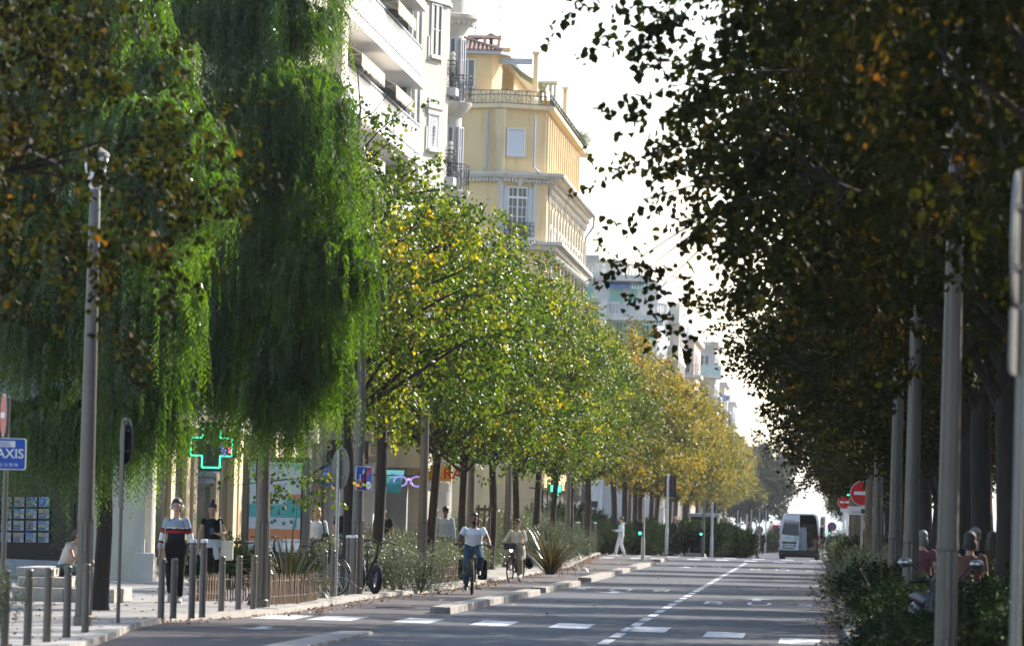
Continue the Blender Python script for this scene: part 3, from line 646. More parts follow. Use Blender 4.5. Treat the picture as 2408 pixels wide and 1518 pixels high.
# ---- New Zealand flax
def flax_mesh(seed, n, ln):
    rng = np.random.default_rng(seed); vs = []; fs = []
    for i in range(n):
        a = rng.uniform(0, 6.28); L_ = ln*rng.uniform(.55, 1.); el = rng.uniform(.55, 1.5); bend = rng.uniform(.5, 2.2)*(1.75-el); w0 = rng.uniform(.035, .06)
        p = V((.1*math.cos(a), .1*math.sin(a), 0)); h = V((math.cos(a), math.sin(a), 0)); s = V((-math.sin(a), math.cos(a), 0)); tw = rng.uniform(-.5, .5); b = len(vs); K = 9
        for k in range(K+1):
            t = k/K; ang = el-bend*t*t*1.6; w = w0*(1-.15*t if t < .6 else (1-.09)*(1-t)/.4)+.002
            sd = s*math.cos(tw*t)+V((0, 0, 1))*math.sin(tw*t)
            vs += [p-sd*w*.5, p+sd*w*.5]; p = p+(h*math.cos(ang)+V((0, 0, 1))*math.sin(ang))*L_/K
            if k: fs.append((b+2*k-2, b+2*k-1, b+2*k+1, b+2*k))
    return npmesh('leaves', np.array([tuple(v) for v in vs]), np.array(fs), m_flax)
FX = [flax_mesh(61, 75, 1.55), flax_mesh(62, 110, 2.0), flax_mesh(63, 60, 1.3)]
def flax(me, x, y, z, s, label):
    t = thing('flax_plant', label, 'plant', (x, y, z), rnd.uniform(0, 6)); t.scale = (s, s, s); link('leaf', me, t)['kind'] = 'stuff'
    c = MB(); c.lathe([(.16, 0), (.15, .08), (.09, .2), (.02, .26)], 10); part('root_crown', c, m_bark, t, True); return t
x, y = gx(668, 1415, SW); flax(FX[0], x, y+.8, gz(y), 1., 'bronze flax plant with long sword leaves in the paling planter before the advertising panel')
x, y = gx(1285, 1352, SW); flax(FX[1], x, y+2, gz(y), .85, 'big arching flax clump beside the woman on the bicycle')
flax(FX[2], 1.0, 84, G(84)+.1, 1., 'dark flax plant with spiky blades in the right border before the lamp columns')
flax(FX[0], -9.9, 236, gz(236), .9, 'distant flax plant below the round sign seen from behind')
# ---- fallen leaves
def litter(name, pts, size, mat):
    rng = np.random.default_rng(71); pos = np.array(pts); n = len(pos)
    tip = rng.normal(size=(n, 3))*np.array([1, 1, .25]); nr = rng.normal(size=(n, 3))*.35+np.array([0, 0, 1]); ln = size*rng.uniform(.6, 1.2, n)
    v, f = leaf_arrays(pos, tip, nr, ln, ln*.85); o = link(name, npmesh(name, v, f, mat)); o['kind'] = 'stuff'
m_dead = leafmat('dead_leaf', [(0., (.10, .045, .02)), (.5, (.22, .085, .03)), (1., (.30, .15, .05))], .2, .6)
pts = []
for _ in range(1100):
    y = 80+170*rnd.random(); pts.append((kl(y)+abs(rnd.gauss(0, .28)), y, G(y)+.02))
for _ in range(500):
    y = 62+75*rnd.random(); pts.append((kl(y)-rnd.uniform(.1, 4.5), y, gz(y)+.012))
for _ in range(700):
    y = 60+120*rnd.random(); pts.append((.40-abs(rnd.gauss(0, .22)), y, G(y)+.02))
for _ in range(80):
    y = 65+150*rnd.random(); pts.append((rnd.uniform(-8, .4), y, G(y)+.02))
for _ in range(300):
    y = 60+120*rnd.random(); pts.append((.5+rnd.random()*.5, y, G(y)+.13))
litter('fallen_leaves', pts, .062, m_dead)
# ================================================================ buildings
def wcol(name, c, **k): return M(name, c, k.pop('rough', .85), var=k.pop('var', .06), scale=k.pop('scale', .8), stain=k.pop('stain', .26), fine=(30, .04), **k)
m_cream = wcol('cream_render', (.54, .48, .38)); m_pale = wcol('pale_stone', (.45, .42, .37)); m_yellow = wcol('yellow_render', (.70, .52, .28)); m_ylight = wcol('light_yellow_trim', (.74, .58, .35))
m_trim = wcol('stone_trim', (.54, .51, .45)); m_bwhite = M('balcony_white', (.68, .68, .69), .5, var=.03, scale=2, stain=.05); m_grey = wcol('grey_render', (.30, .31, .32)); m_dgrey = wcol('dark_green_grey', (.14, .16, .15))
m_pgrey = wcol('pale_grey_render', (.60, .59, .57)); m_peach = wcol('peach_render', (.58, .42, .32)); m_tile = M('roof_tile', (.30, .18, .14), .9, var=.3, scale=6)
m_zinc = M('zinc', (.33, .36, .40), .45, .5, var=.1); m_iron = M('wrought_iron', (.03, .035, .04), .5, .4, var=.1); m_shut = M('grey_shutter', (.46, .48, .52), .6, var=.05)
m_roll = M('roller_shutter', (.66, .70, .76), .55, var=.03); m_aqua = M('aqua_shutter', (.22, .55, .47), .6, var=.08); m_win = M('window_white', (.74, .74, .74), .5, var=.03)
m_pane = M('window_pane', (.03, .04, .05), .08, var=.15, spec=.7); m_awn = M('beige_awning', (.55, .50, .43), .9, var=.12, scale=6); m_awb = M('blue_awning', (.06, .14, .34), .9); m_inside = M('room_dark', (.05, .048, .045), .9)
def stripes(name, a, b, sc_):
    m, n, N, L = nt(name); o = N('ShaderNodeOutputMaterial'); p = N('ShaderNodeBsdfPrincipled'); L(p.outputs[0], o.inputs[0]); p.inputs['Roughness'].default_value = .9
    tc = N('ShaderNodeTexCoord'); wv = N('ShaderNodeTexWave'); wv.inputs['Scale'].default_value = sc_; L(tc.outputs['Object'], wv.inputs[0])
    r = N('ShaderNodeValToRGB'); r.color_ramp.interpolation = 'CONSTANT'; r.color_ramp.elements[1].position = .5; r.color_ramp.elements[0].color = (*a, 1); r.color_ramp.elements[1].color = (*b, 1)
    L(wv.outputs[1], r.inputs[0]); L(r.outputs[0], p.inputs[0]); return m
m_awg = stripes('striped_awning', (.10, .32, .30), (.60, .66, .64), 1.3)
FX_ = lambda y: -15+.0056*y                             # the left building line
def pw(name, mb, mats, root, par=None, smooth=False, bevel=0., label=None):
    l = root.location; mb.v = [(x-l.x, y-l.y, z-l.z) for x, y, z in mb.v]
    return part(name, mb, mats, par or root, smooth, bevel, label)
def rect(mb, o, u, n, w, h, d, dz=0.):                  # slab standing on a wall: o bottom centre, u along, n outwards
    o, u, n = V(o), V(u), V(n); return mb.obox(o+V((0, 0, dz+h/2))+n*d/2, u*w/2, n*d/2, V((0, 0, h/2)))
def window(root, o, u, n, w, h, mats=None, bars=(2, 4), kind='casement', sill=True, shut=None, surround=None):
    o, u, n = V(o), V(u).normalized(), V(n).normalized(); fm = mats or m_win
    f = MB(); t = .06
    for s in (-1, 1): rect(f, o+u*s*(w/2-t/2), u, n, t, h, .07)
    rect(f, o, u, n, w-2*t, t, .07); rect(f, o, u, n, w-2*t, t, .07, h-t)
    if kind == 'casement':
        rect(f, o, u, n, .07, h-2*t, .062, t)
        for k in range(1, bars[1]): rect(f, o, u, n, w-2*t, .03, .05, t+(h-2*t)*k/bars[1])
        for s in range(1, bars[0]):
            for q in (-1, 1): rect(f, o+u*q*(w/4)*(s if bars[0] < 3 else s*.8), u, n, .025, h-2*t, .048, t)
    wp = pw('window', f, fm, root); g = MB()
    if kind == 'roller':
        for k in range(int(h/.06)): rect(g, o, u, n, w-2*t, .05, .045, t+k*.06) if t+k*.06+.05 < h-t else None
        pw('roller_shutter', g, m_roll, root, wp)
    elif kind == 'louvre':
        for k in range(int(h/.07)): 
            if t+k*.07+.05 < h-t: rect(g, o, u, n, w-2*t, .05, .05, t+k*.07)
        pw('louvre', g, shut or m_shut, root, wp)
    else:
        rect(g, o, u, n, w-2*t, h-2*t, .02, t); pw('pane', g, m_pane, root, wp)
    if sill: g = MB(); rect(g, o-V((0, 0, .1)), u, n, w+.2, .1, .16); pw('sill', g, m_trim, root, wp)
    if shut and kind == 'casement':
        for s in (-1, 1):
            g = MB(); c = o+u*s*(w/2+w*.24)
            rect(g, c, u, n, w*.46, h, .05)
            for k in range(4): rect(g, c+u*(k-1.5)*w*.105, u, n, w*.05, h*.9, .065, h*.05)
            pw('shutter', g, shut, root, wp)
    if surround:
        g = MB(); b = .16
        for s in (-1, 1): rect(g, o+u*s*(w/2+b/2), u, n, b, h, .1)
        rect(g, o, u, n, w+2*b+.1, .2, .13, h); pw('surround', g, surround, root, wp)
    return wp
def scroll_rail(mb, a, b, h, step=.34):
    """wrought-iron panel between two feet a and b"""
    a, b = V(a), V(b); d = b-a; L_ = d.length; u = d/L_; Z = V((0, 0, 1))
    for z in (.06, h-.14, h): mb.bar(a+Z*z, b+Z*z, .03 if z < h else .05, .025 if z < h else .035)
    k = max(1, round(L_/step))
    for i in range(k+1): mb.bar(a+u*(L_*i/k), a+u*(L_*i/k)+Z*h, .02, .02, up=(1, 0, 0))
    for i in range(k):
        c = a+u*(L_*(i+.5)/k)
        for zc, rr, s in ((h*.30, .11, 1), (h*.60, .11, -1)):
            mb.tube([c+u*(rr*math.cos(t)*s)+Z*(zc+rr*1.35*math.sin(t)) for t in np.linspace(0, 6.0, 13)], .011, 4, False)
        mb.tube([c+u*(-.1+.2*t)+Z*(h*(.1+.7*t)) for t in (0, .25, .5, .75, 1)], .01, 4, False)

# ---- block of flats with white balconies
xA = lambda y: P(990, 300, 200).x+.0056*(y-200)
rt = thing('apartment_block', 'modern apartment block with long sunlit white balconies and fringed awnings', 'building', (FX_(185), 185, G(185)))
zb = P(990, 206.5, 200).z; FH = P(990, 22.7, 200).z-zb
mb = MB(); gy = G(185)
mb.prism([(-30, 168), (xA(168)-.05, 168), (xA(171)-.05, 170.6), (-15.9, 170.6), (-15.9, 201), (-30, 201)], gy, zb+FH*4); pw('wall', mb, m_cream, rt)
mb = MB(); mb.box(xA(169)-.06, xA(169)+.1, 167.6, 168.5, gy, zb+FH*4); mb.box(xA(169)-.06, xA(169)+.03, 169.2, 170.4, gy, zb+FH*4); pw('pilaster', mb, m_cream, rt)
for i in range(-3, 4):
    z = zb+FH*i; mb = MB()
    mb.add([(-16, 170.7, z), (xA(170.7), 170.7, z), (xA(201), 201, z), (-16, 201, z), (-16, 170.7, z+.32), (xA(170.7), 170.7, z+.32), (xA(201), 201, z+.32), (-16, 201, z+.32)], [(0,3,2,1),(4,5,6,7),(0,1,5,4),(1,2,6,5),(2,3,7,6),(3,0,4,7)])
    bal = pw('balcony', mb, m_bwhite, rt, bevel=.01)
    mb = MB(); y = 170.9
    while y < 200.4:
        y2 = min(y+1.22, 200.6); mb.add([(xA(y)-.09, y, z+.44), (xA(y)-.04, y, z+.44), (xA(y2)-.04, y2, z+.44), (xA(y2)-.09, y2, z+.44), (xA(y)-.09, y, z+1.3), (xA(y)-.04, y, z+1.3), (xA(y2)-.04, y2, z+1.3), (xA(y2)-.09, y2, z+1.3)],
               [(0,3,2,1),(4,5,6,7),(0,1,5,4),(1,2,6,5),(2,3,7,6),(3,0,4,7)]); y += 1.235
    mb.box(-15.4, xA(200)-.1, 200.55, 200.6, z+.44, z+1.3); pw('parapet_panel', mb, m_bwhite, rt, bal)
    mb = MB(); mb.bar((xA(170.9)-.065, 170.9, z+1.42), (xA(200.6)-.065, 200.6, z+1.42), .07, .05)
    for y in np.arange(171, 200.6, .62): mb.box(xA(y)-.08, xA(y)-.05, y, y+.25, z+1.3, z+1.40); mb.box(xA(y)-.08, xA(y)-.05, y, y+.2, z+.32, z+.44)
    pw('handrail', mb, m_zinc, rt, bal)
    mb = MB(); mb.box(-15.88, xA(199.8)-.55, 200.1, 200.4, z+.32, z+FH); pw('end_wall', mb, m_dgrey, rt, bal)
    mb = MB(); mb.box(xA(199.8)-.55, xA(199.8)-.4, 200.05, 200.45, z+.32, z+FH); pw('end_post', mb, m_bwhite, rt, bal)
    mb = MB(); mb.box(-15.88, xA(184)-.7, 184, 184.12, z+.32, z+2.2); pw('divider_screen', mb, m_grey, rt, bal)
    for k, y in enumerate((173.5, 178, 187, 192.5, 197.5)):
        window(rt, (-15.9, y, z+.36), (0, 1, 0), (1, 0, 0), 2.2, 2.1, kind='louvre' if (k+i) % 2 else 'casement', bars=(1, 1), sill=False)
    for (ya, yb) in (((188, 199.5),) if i == 1 else ((171.5, 180), (184.5, 192)) if i in (0, -1) else ((172, 181),)):
        mb = MB(); zt = z+FH-.12; ov = .75 if i == 1 else .35; b = len(mb.v)
        mb.add([(-15.8, ya, zt), (xA(ya)+ov, ya, zt-.95), (xA(yb)+ov, yb, zt-.95), (-15.8, yb, zt), (-15.8, ya, zt+.03), (xA(ya)+ov, ya, zt-.91), (xA(yb)+ov, yb, zt-.91), (-15.8, yb, zt+.03)], [(0,3,2,1),(4,5,6,7),(0,1,5,4),(1,2,6,5),(2,3,7,6),(3,0,4,7)])
        aw = pw('awning', mb, m_awn, rt); mb = MB(); y = ya
        while y < yb-.1: mb.box(xA(y)+ov, xA(y)+ov+.012, y, y+.07, zt-1.28-.1*rnd.random(), zt-.93); y += .1
        pw('fringe', mb, m_awn, rt, aw); mb = MB()
        for y in (ya+.4, yb-.4): mb.tube([(-15.8, y, zt-.7), (xA(y)-.4, y, zt-.95), (xA(y)+ov, y, zt-.92)], .025, 6)
        pw('awning_arm', mb, m_zinc, rt, aw)
mb = MB()
for y in (173.8, 175.2, 178.5): mb.ell((xA(y)-.45, y, zb+FH*0+1.35), .25, .5, .3, 10, 6)
pw('balcony_plant', mb, m_broad, rt, smooth=True)
mb = MB(); mb.tube([(xA(201)-.2, 201.3, gy), (xA(201)-.2, 201.3, zb+FH*4)], .06, 8); pw('downpipe', mb, m_zinc, rt)
# shopfront of the block, seen between the trunks
for y in (171, 178, 186, 194, 200): pw('pillar', MB().box(-15.9, -14.45, y, y+.8, gy, gy+4.2), m_grey, rt)
mb = MB(); mb.box(-15.9, -14.3, 170.7, 201, gy+3.4, gy+4.3); pw('fascia', mb, m_grey, rt)
mb = MB(); mb.box(-15.89, -15.3, 170.8, 200.8, gy+.3, gy+3.39); pw('window_or_shade_panel', mb, m_glass, rt)

# ---- stone building with bays and turret
rt = thing('bay_window_building', 'pale stone building with ornate bays, rounded turret and iron balconies', 'building', (-14.4, 215, G(215)))
gy = G(215); zt = P(1060, -70, 209).z; uA = (V((-13.87, 206.2, 0))-V((-14.62, 203.4, 0))).normalized(); nA = V((uA.y, -uA.x, 0))
plan = [(-30, 202.6), (-14.75, 202.6), (-14.62, 203.4), (-13.87, 206.2), (-13.87, 207.2), (-14.3, 207.7), (-14.6, 211.), (-14.9, 213), (-15.1, 226), (-30, 226)]
mb = MB(); mb.prism(plan, gy, zt); pw('wall', mb, m_pale, rt)
def cornice(zc, hh, out):
    m_ = MB(); pl = [(x+out*.6, y-out) if x > -29 else (x, y-out if y < 210 else y) for x, y in plan]; m_.prism(pl, zc, zc+hh); return m_
pw('cornice', cornice(zt, .35, .4), m_trim, rt); pw('cornice', cornice(P(1020, 8, 205).z, .16, .14), m_trim, rt)
TX, TY, TR = -14.28, 209.2, .80
mb = MB(); mb.lathe([(TR, gy), (TR, P(1060, 40, 209).z)], 24, (TX, TY, 0)); tw = pw('turret', mb, m_pale, rt, smooth=True)
zc = P(1060, 52, 209).z; mb = MB(); mb.lathe([(TR, zc-.5), (TR+.12, zc-.3), (TR+.18, zc-.2), (TR+.42, zc+.05), (TR+.52, zc+.12), (TR+.52, zc+.25), (TR+.2, zc+.3), (TR+.12, zc+.9), (TR+.2, zc+.95), (TR+.15, zc+1.9), (TR+.3, zc+2.)], 28, (TX, TY, 0))
pw('turret_cornice', mb, m_trim, rt, tw, smooth=True); mb = MB()
for k in range(16):
    a = -2.9+k*.24; mb.obox((TX+(TR+.26)*math.cos(a), TY+(TR+.26)*math.sin(a), zc-.03), V((math.cos(a), math.sin(a), 0))*.1, V((-math.sin(a), math.cos(a), 0))*.05, (0, 0, .09)); pw('bracket', mb, m_trim, rt, tw)
for (py0, py1) in ((174, 237), (383, 446), (592, 655)):
    z0 = P(1062, py1, 208).z; h = .98; mb = MB()
    mb.lathe([(TR-.05, z0-.55), (TR+.05, z0-.5), (TR+.2, z0-.3), (TR+.36, z0-.1), (TR+.38, z0)], 28, (TX, TY, 0)); bl = pw('balcony', mb, m_trim, rt, smooth=True); mb = MB()
    pr = [V((TX+(TR+.33)*math.cos(a), TY+(TR+.33)*math.sin(a), z0)) for a in np.linspace(-2.75, .3, 10)]
    for a, b in zip(pr, pr[1:]): scroll_rail(mb, a, b, h, .36)
    pw('railing', mb, m_iron, rt, bl)
    for an in (-1.15, -2.05, -.3):
        n = V((math.cos(an), math.sin(an), 0)); window(rt, V((TX, TY, z0+.02))+n*(TR-.01), (-n.y, n.x, 0), n, .48, 2.35, bars=(1, 3), sill=False, mats=m_shut)
    mb = MB(); c = V((-13.84, 206.7, z0+.15)); scroll_rail(mb, c+V((-.35, -.55, .25)), c+V((.28, -.1, .25)), .95, .3); scroll_rail(mb, c+V((.28, -.1, .25)), c+V((.28, .5, .25)), .95, .3)
    b2 = MB(); b2.prism([(-14.3, 206.1), (-13.55, 206.5), (-13.5, 207.3), (-14.3, 207.3)], z0+.1, z0+.38); b3 = pw('balcony', b2, m_trim, rt); pw('railing', mb, m_iron, rt, b3)
    cc = V((-14.25, 204.8, 0))                          # carved brackets and swags on the faces between windows
    for s, zz in ((-.55, z0+1.6), (.55, z0+1.6)):
        mb = MB(); [mb.ell(V((-13.72, 206.9, zz-.17*q))+V((.02, s*.4, 0)), .07, .07, .10, 8, 5) for q in range(4)]; pw('carved_drop', mb, m_trim, rt, smooth=True)
    mb = MB(); [mb.ell(cc+nA*.04+V((0, 0, z0-1.2-q*.13)), .09-.009*q, .05, .08, 8, 5) for q in range(7)]; pw('carved_swag', mb, m_trim, rt, smooth=True)
    for e in (-.72, .72): mb = MB(); rect(mb, cc+uA*e+V((0, 0, z0+1.15)), uA, nA, .14, .9, .05); pw('cartouche', mb, m_trim, rt, bevel=.01)
    mb = MB(); rect(mb, cc+V((0, 0, z0-.75)), uA, nA, 1.5, .22, .1); rect(mb, cc+V((0, 0, z0-.53)), uA, nA, 1.7, .1, .16); pw('sill_apron', mb, m_trim, rt)
cA = V((-14.25, 204.8, 0))
window(rt, (cA.x, cA.y, P(1024, 134, 205).z), uA, nA, 1.15, 1.9, bars=(1, 2), mats=m_shut); window(rt, (cA.x, cA.y, P(1022, 352, 205).z), uA, nA, 1.15, 1.85, kind='louvre', sill=True); window(rt, (cA.x, cA.y, P(1022, 560, 205).z), uA, nA, 1.15, 1.85, kind='casement', bars=(1, 2))

# ---- yellow building
YC = 283.; rt = thing('yellow_building', 'tall yellow corner building with rooftop terrace, cornices and shuttered window', 'building', (-15, 300, G(300)))
gy = G(300); X = lambda px, y=YC: P(px, 400, y).x; Z = lambda py, px=1230, y=YC: P(px, py, y).z
A0, A1, A2 = (X(1040), YC+1.5), (X(1178), YC), (X(1288, YC+1.5), YC+1.5)          # front wall, then the chamfered corner
xs = lambda y: A2[0]+.0066*(y-A2[1])
B1 = (xs(323), 323.)
zc1 = Z(424); zc2 = Z(406); zter = Z(254)
uF = (V((*A2, 0))-V((*A1, 0))).normalized(); nF = V((uF.y, -uF.x, 0)); uL = (V((*A1, 0))-V((*A0, 0))).normalized(); nL = V((uL.y, -uL.x, 0)); uS = V((.0066, 1, 0)).normalized(); nS = V((1, -.0066, 0))
bpl = [(-35, YC+1.5), A0, A1, A2, B1, (-35, 323)]
def ring(out, z0, z1, drop=()):
    m_ = MB(); a1 = V((*A1, 0))+(nF+nL)*out*.52; a2 = V((*A2, 0))+nF*out+nS*out; b1 = V((*B1, 0))+nS*out; a0 = V((*A0, 0))+nL*out
    m_.prism([(-35, a0.y), (a0.x, a0.y), (a1.x, a1.y), (a2.x, a2.y), (b1.x, b1.y+out), (-35, 323+out)], z0, z1); return m_
mb = MB(); mb.prism(bpl, gy, zc1); pw('wall', mb, m_yellow, rt)
pw('cornice', ring(.16, zc1, zc1+.14), m_trim, rt); pw('cornice', ring(.55, zc1+.14+.12, zc2+.04), m_trim, rt); pw('cornice', ring(.42, zc1+.14, zc1+.26), m_trim, rt)
mb = MB()                                                # dentils on the front, carved consoles along the street side
k = 0
for (a, b, n_) in ((V((*A0, 0)), V((*A1, 0)), nL), (V((*A1, 0)), V((*A2, 0)), nF)):
    L_ = (b-a).length
    mb = MB(); [mb.obox(a+(b-a)*(q/L_)+n_*.24+V((0, 0, zc1+.02)), (b-a).normalized()*.05, n_*.08, V((0, 0, .10))) for q in np.arange(.1, L_-.05, .2)]; mb.obox((a+b)/2+n_*.2+V((0, 0, zc1+.02)), (b-a)/2, n_*.06, V((0, 0, .08))); pw('dentil_course', mb, m_trim, rt)
for y in np.arange(A2[1]+.6, 322, 1.9):
    mb = MB(); c = V((xs(y), y, zc1)); mb.obox(c+V((.2, 0, -.12)), (.2, 0, 0), (0, .16, 0), (0, 0, .13)); mb.ell(c+V((.14, 0, -.42)), .14, .15, .26, 8, 6); mb.ell(c+V((.06, 0, -.72)), .07, .12, .3, 8, 6); pw('console', mb, m_trim, rt, smooth=True)
for y in np.arange(A2[1]+1.4, 321, 2.9):
    pw('pilaster', MB().box(xs(y)-.02, xs(y)+.10, y-.12, y+.12, gy+4.5, zc1-.1), m_trim, rt); pw('pilaster', MB().box(xs(y)-.02, xs(y)+.14, y+1.5, y+2.0, zc1-5.2, zc1-1.2), m_trim, rt)
for y in np.arange(A2[1]+2.6, 320, 3.6):
    for zz in (zc1-4.7, zc1-8.4, zc1-12): window(rt, (xs(y), y, zz), uS, nS, 1.2, 2.5, bars=(1, 3), shut=m_shut, sill=False, surround=m_trim)
mb = MB()
for y in np.arange(A2[1]+2.6, 320, 3.6): scroll_rail(mb, (xs(y)+.35, y-.9, zc1-4.75), (xs(y)+.35, y+.9, zc1-4.75), .95, .3)
pw('railing', mb, m_iron, rt)
# string course below the French window, with its underside consoles
zl = Z(566, 1270); pw('balcony_cornice', ring(.55, zl-.16, zl), m_trim, rt); pw('balcony_cornice', ring(.35, zl-.42, zl-.16), m_trim, rt); mb = MB()
for y in np.arange(A2[1]+.6, 322, 1.5):
    pw('console', MB().ell((xs(y)+.2, y, zl-.62), .24, .2, .3, 8, 6), m_trim, rt, smooth=True)
# French window on the corner
cF = V((*A1, 0)).lerp(V((*A2, 0)), .36); cF.z = Z(556, 1213)
ww = 1.12; wh = Z(438, 1213)-cF.z
wp = window(rt, cF, uF, nF, ww, wh, bars=(2, 5), sill=False); mb = MB()
rect(mb, cF, uF, nF, ww+.1, .1, .09, wh*.77); pw('transom', mb, m_win, rt, wp); mb = MB()
for s in (-1, 1): rect(mb, cF+uF*s*(ww/2+.42), uF, nF, .24, wh+.15, .12)
for q in range(9):
    t = (q-4)/4.; rect(mb, cF+uF*t*(ww/2+.46), uF, nF, .27, .26, .15, wh+.12+.30*(1-t*t))
for q in range(7): t = (q-3)/3.; mb.ell(cF+uF*t*.34+nF*.2+V((0, 0, wh+.55-.12*abs(t))), .14, .1, .2-.04*abs(t), 8, 6)
mb.ell(cF+nF*.22+V((0, 0, wh+.30)), .16, .1, .3, 8, 6); rect(mb, cF-V((0, 0, .14)), uF, nF, 2.2, .14, .35)
pw('surround', mb, m_trim, rt, wp)
for s in (-1, 1):
    mb = MB(); rect(mb, cF+uF*s*(ww/2+.15), uF, nF, .26, wh*.93, .11); [rect(mb, cF+uF*s*(ww/2+.15), uF, nF, .2, .42, .125, .2+.62*q) for q in range(4)]; pw('shutter', mb, m_shut, rt, wp)
mb = MB(); scroll_rail(mb, cF-uF*.85+nF*.3, cF+uF*.85+nF*.3, .72, .24); pw('railing', mb, m_iron, rt, wp)
for y in np.arange(A2[1]+.8, 321, 4.2): pw('window_or_shade_panel', MB().box(xs(y)-.1, xs(y)+.16, y, y+3.6, gy+.2, gy+3.6), m_glass, rt)  # dark shopfront panels added as shade over the bright wall behind the trunks
# upper storey
i2 = .0; mb = MB(); mb.prism([(-35, YC+1.7), (A0[0], YC+1.7), (A1[0], A1[1]+.15), (A2[0]-.15, A2[1]+.2), (xs(318)-.4, 318), (-35, 318)], zc2+.04, zter); pw('wall', mb, m_yellow, rt)
mb = MB()
for y in np.arange(A2[1]+.5, 317, 2.1): pw('pilaster', MB().box(xs(y)-.45, xs(y)-.02, y, y+.42, zc2+.05, zter-.25), m_ylight, rt, bevel=.02)
mb = MB(); rect(mb, V((*A1, zc2+.05))-uL*.05+V((0, .1, 0)), uL, nL, .5, zter-zc2-.1, .12); pw('pilaster', mb, m_ylight, rt)
cW = V((*A1, 0)).lerp(V((*A2, 0)), .29)+V((0, .16, 0)); cW.z = Z(364, 1210); window(rt, cW, uF, nF, 1.05, Z(300, 1210)-cW.z, kind='roller')
mb = MB()
for (px, a, b) in ((1144, 262, 392), (1177, 262, 395), (1254, 268, 392)):
    x = X(px); y = YC+.05 if px < 1170 else YC+.35; mb.tube([(x, y, Z(a)), (x, y, Z(b)), (x-.12 if px < 1170 else x+.3, y-.06, Z(b)-.3)], .055, 8)
pw('downpipe', mb, m_zinc, rt, smooth=True)
# terrace
pw('terrace_slab', ring(.18, zter, zter+.2), m_ylight, rt); mb = MB()
zr = zter+.2; q = [V((*A0, zr))+nL*.08, V((*A1, zr))+nL*.06, V((*A2, zr))+nF*.05, V((*B1, zr))]; zh = Z(213, 1266)-zr
for a, b in zip(q, q[1:]):
    L_ = (b-a).length; u = (b-a)/L_
    for z in (.05, zh-.22, zh): mb.bar(a+V((0, 0, z)), b+V((0, 0, z)), .035, .035)
    k = max(2, int(L_/.22))
    if L_ > 20: k = int(L_/.5)
    for i in range(k+1): mb.bar(a+u*(L_*i/k), a+u*(L_*i/k)+V((0, 0, zh)), .018, .018, up=(1, 0, 0))
    for i in range(int(L_/.62)):
        c = a+u*(.31+i*.62)
        mb.tube([c+u*(.16*math.sin(t))+V((0, 0, .12+.62*(t/6.28))) for t in np.linspace(0, 6.28, 9)], .012, 4, False); mb.tube([c-u*(.2*math.sin(t/2))+V((0, 0, .14+.6*(t/6.28))) for t in np.linspace(0, 6.28, 7)], .012, 4, False)
pw('terrace_railing', mb, m_iron, rt)
mb = MB(); mb.box(A0[0], A2[0]-.8, YC+2.6, YC+2.75, zter+.2, zter+1.05); pw('parapet', mb, m_ylight, rt)
# penthouse, roof, chimneys
YP = YC+3.2; zp0 = zter+.1; zp1 = P(1130, 128, YP).z; xp = P(1172, 150, YP).x
mb = MB(); mb.prism([(-35, YP), (xp-.3, YP), (xp, YP+.9), (xp+.2, 316), (-35, 316)], zp0, zp1); ph = pw('penthouse', mb, m_yellow, rt)
mb = MB(); o = .55; mb.prism([(-35, YP-o), (xp+o-.4, YP-o), (xp+o, YP+.6), (xp+.2+o, 316), (-35, 316)], zp1, zp1+.14); pw('eaves', mb, m_zinc, rt, ph)
zr1 = zp1+.14; rg = zr1+1.35; mb = MB(); mb.add([(-35, YP-o, zr1), (xp+o-.4, YP-o, zr1), (xp+.2+o, 316, zr1), (xp-3.5, YP+3.2, rg), (-35, YP+3.2, rg), (xp-3.5, 316, rg)], [(0, 1, 3, 4), (1, 2, 5, 3)]); rf = pw('roof', mb, m_tile, rt); mb = MB()
for x in np.arange(-22, xp+o-.4, .22):
    t = max(0., min(1., (xp+o-.4-x)/3.7)); mb.tube([(x, YP-o-.02, zr1+.04), (x, YP-o+3.7*t, zr1+.04+1.3*t)], .075, 6)
mb.tube([(xp+o-.4, YP-o, zr1+.05), (xp-3.5, YP+3.2, rg+.05)], .11, 8); pw('ridge_tile', mb, m_tile, rt, rf, smooth=True)
window(rt, V((P(1099, 206, YP).x, YP, P(1099, 206, YP).z)), (1, 0, 0), (0, -1, 0), .75, 1.45, bars=(1, 1))
def chimney(px0, px1, py0, py1, y, d, slots):
    a, b = P(px0, py1, y), P(px1, py0, y); mb = MB(); h = b.z-a.z; hb = h*(1-.0 if not slots else .58) if slots != 1 else h*.88
    mb.box(a.x, b.x, y, y+d, a.z, a.z+hb)
    if slots:
        k = slots+1; w_ = b.x-a.x
        for i in range(k): xx = a.x+(w_-.14)*i/max(1, slots); mb.box(xx, xx+.14, y+.02, y+d-.02, a.z+hb, b.z-.14)
    mb.box(a.x-.07, b.x+.07, y-.07, y+d+.07, b.z-.14, b.z); c = pw('chimney', mb, m_ylight if slots != 2 else m_peach, rt)
    return c
ck = chimney(1101, 1176, 84, 132, YP+3, 1., 2); chimney(1176, 1198, 112, 150, YP+9, .8, 1); chimney(1252, 1266, 121, 222, YC+4.0, .45, 1); chimney(1265, 1308, 191, 300, YC+16, 1., 3); chimney(1321, 1334, 204, 330, 322.4, .5, 1); chimney(1335, 1353, 465, 520, 330, .8, 0)
mb = MB(); a, b = P(1168, 146, YC+4.2), P(1252, 146, YC+4.2); mb.box(a.x, b.x, YC+4.05, YC+4.35, b.z-.14, b.z+.16); pw('terrace_beam', mb, m_zinc, rt)
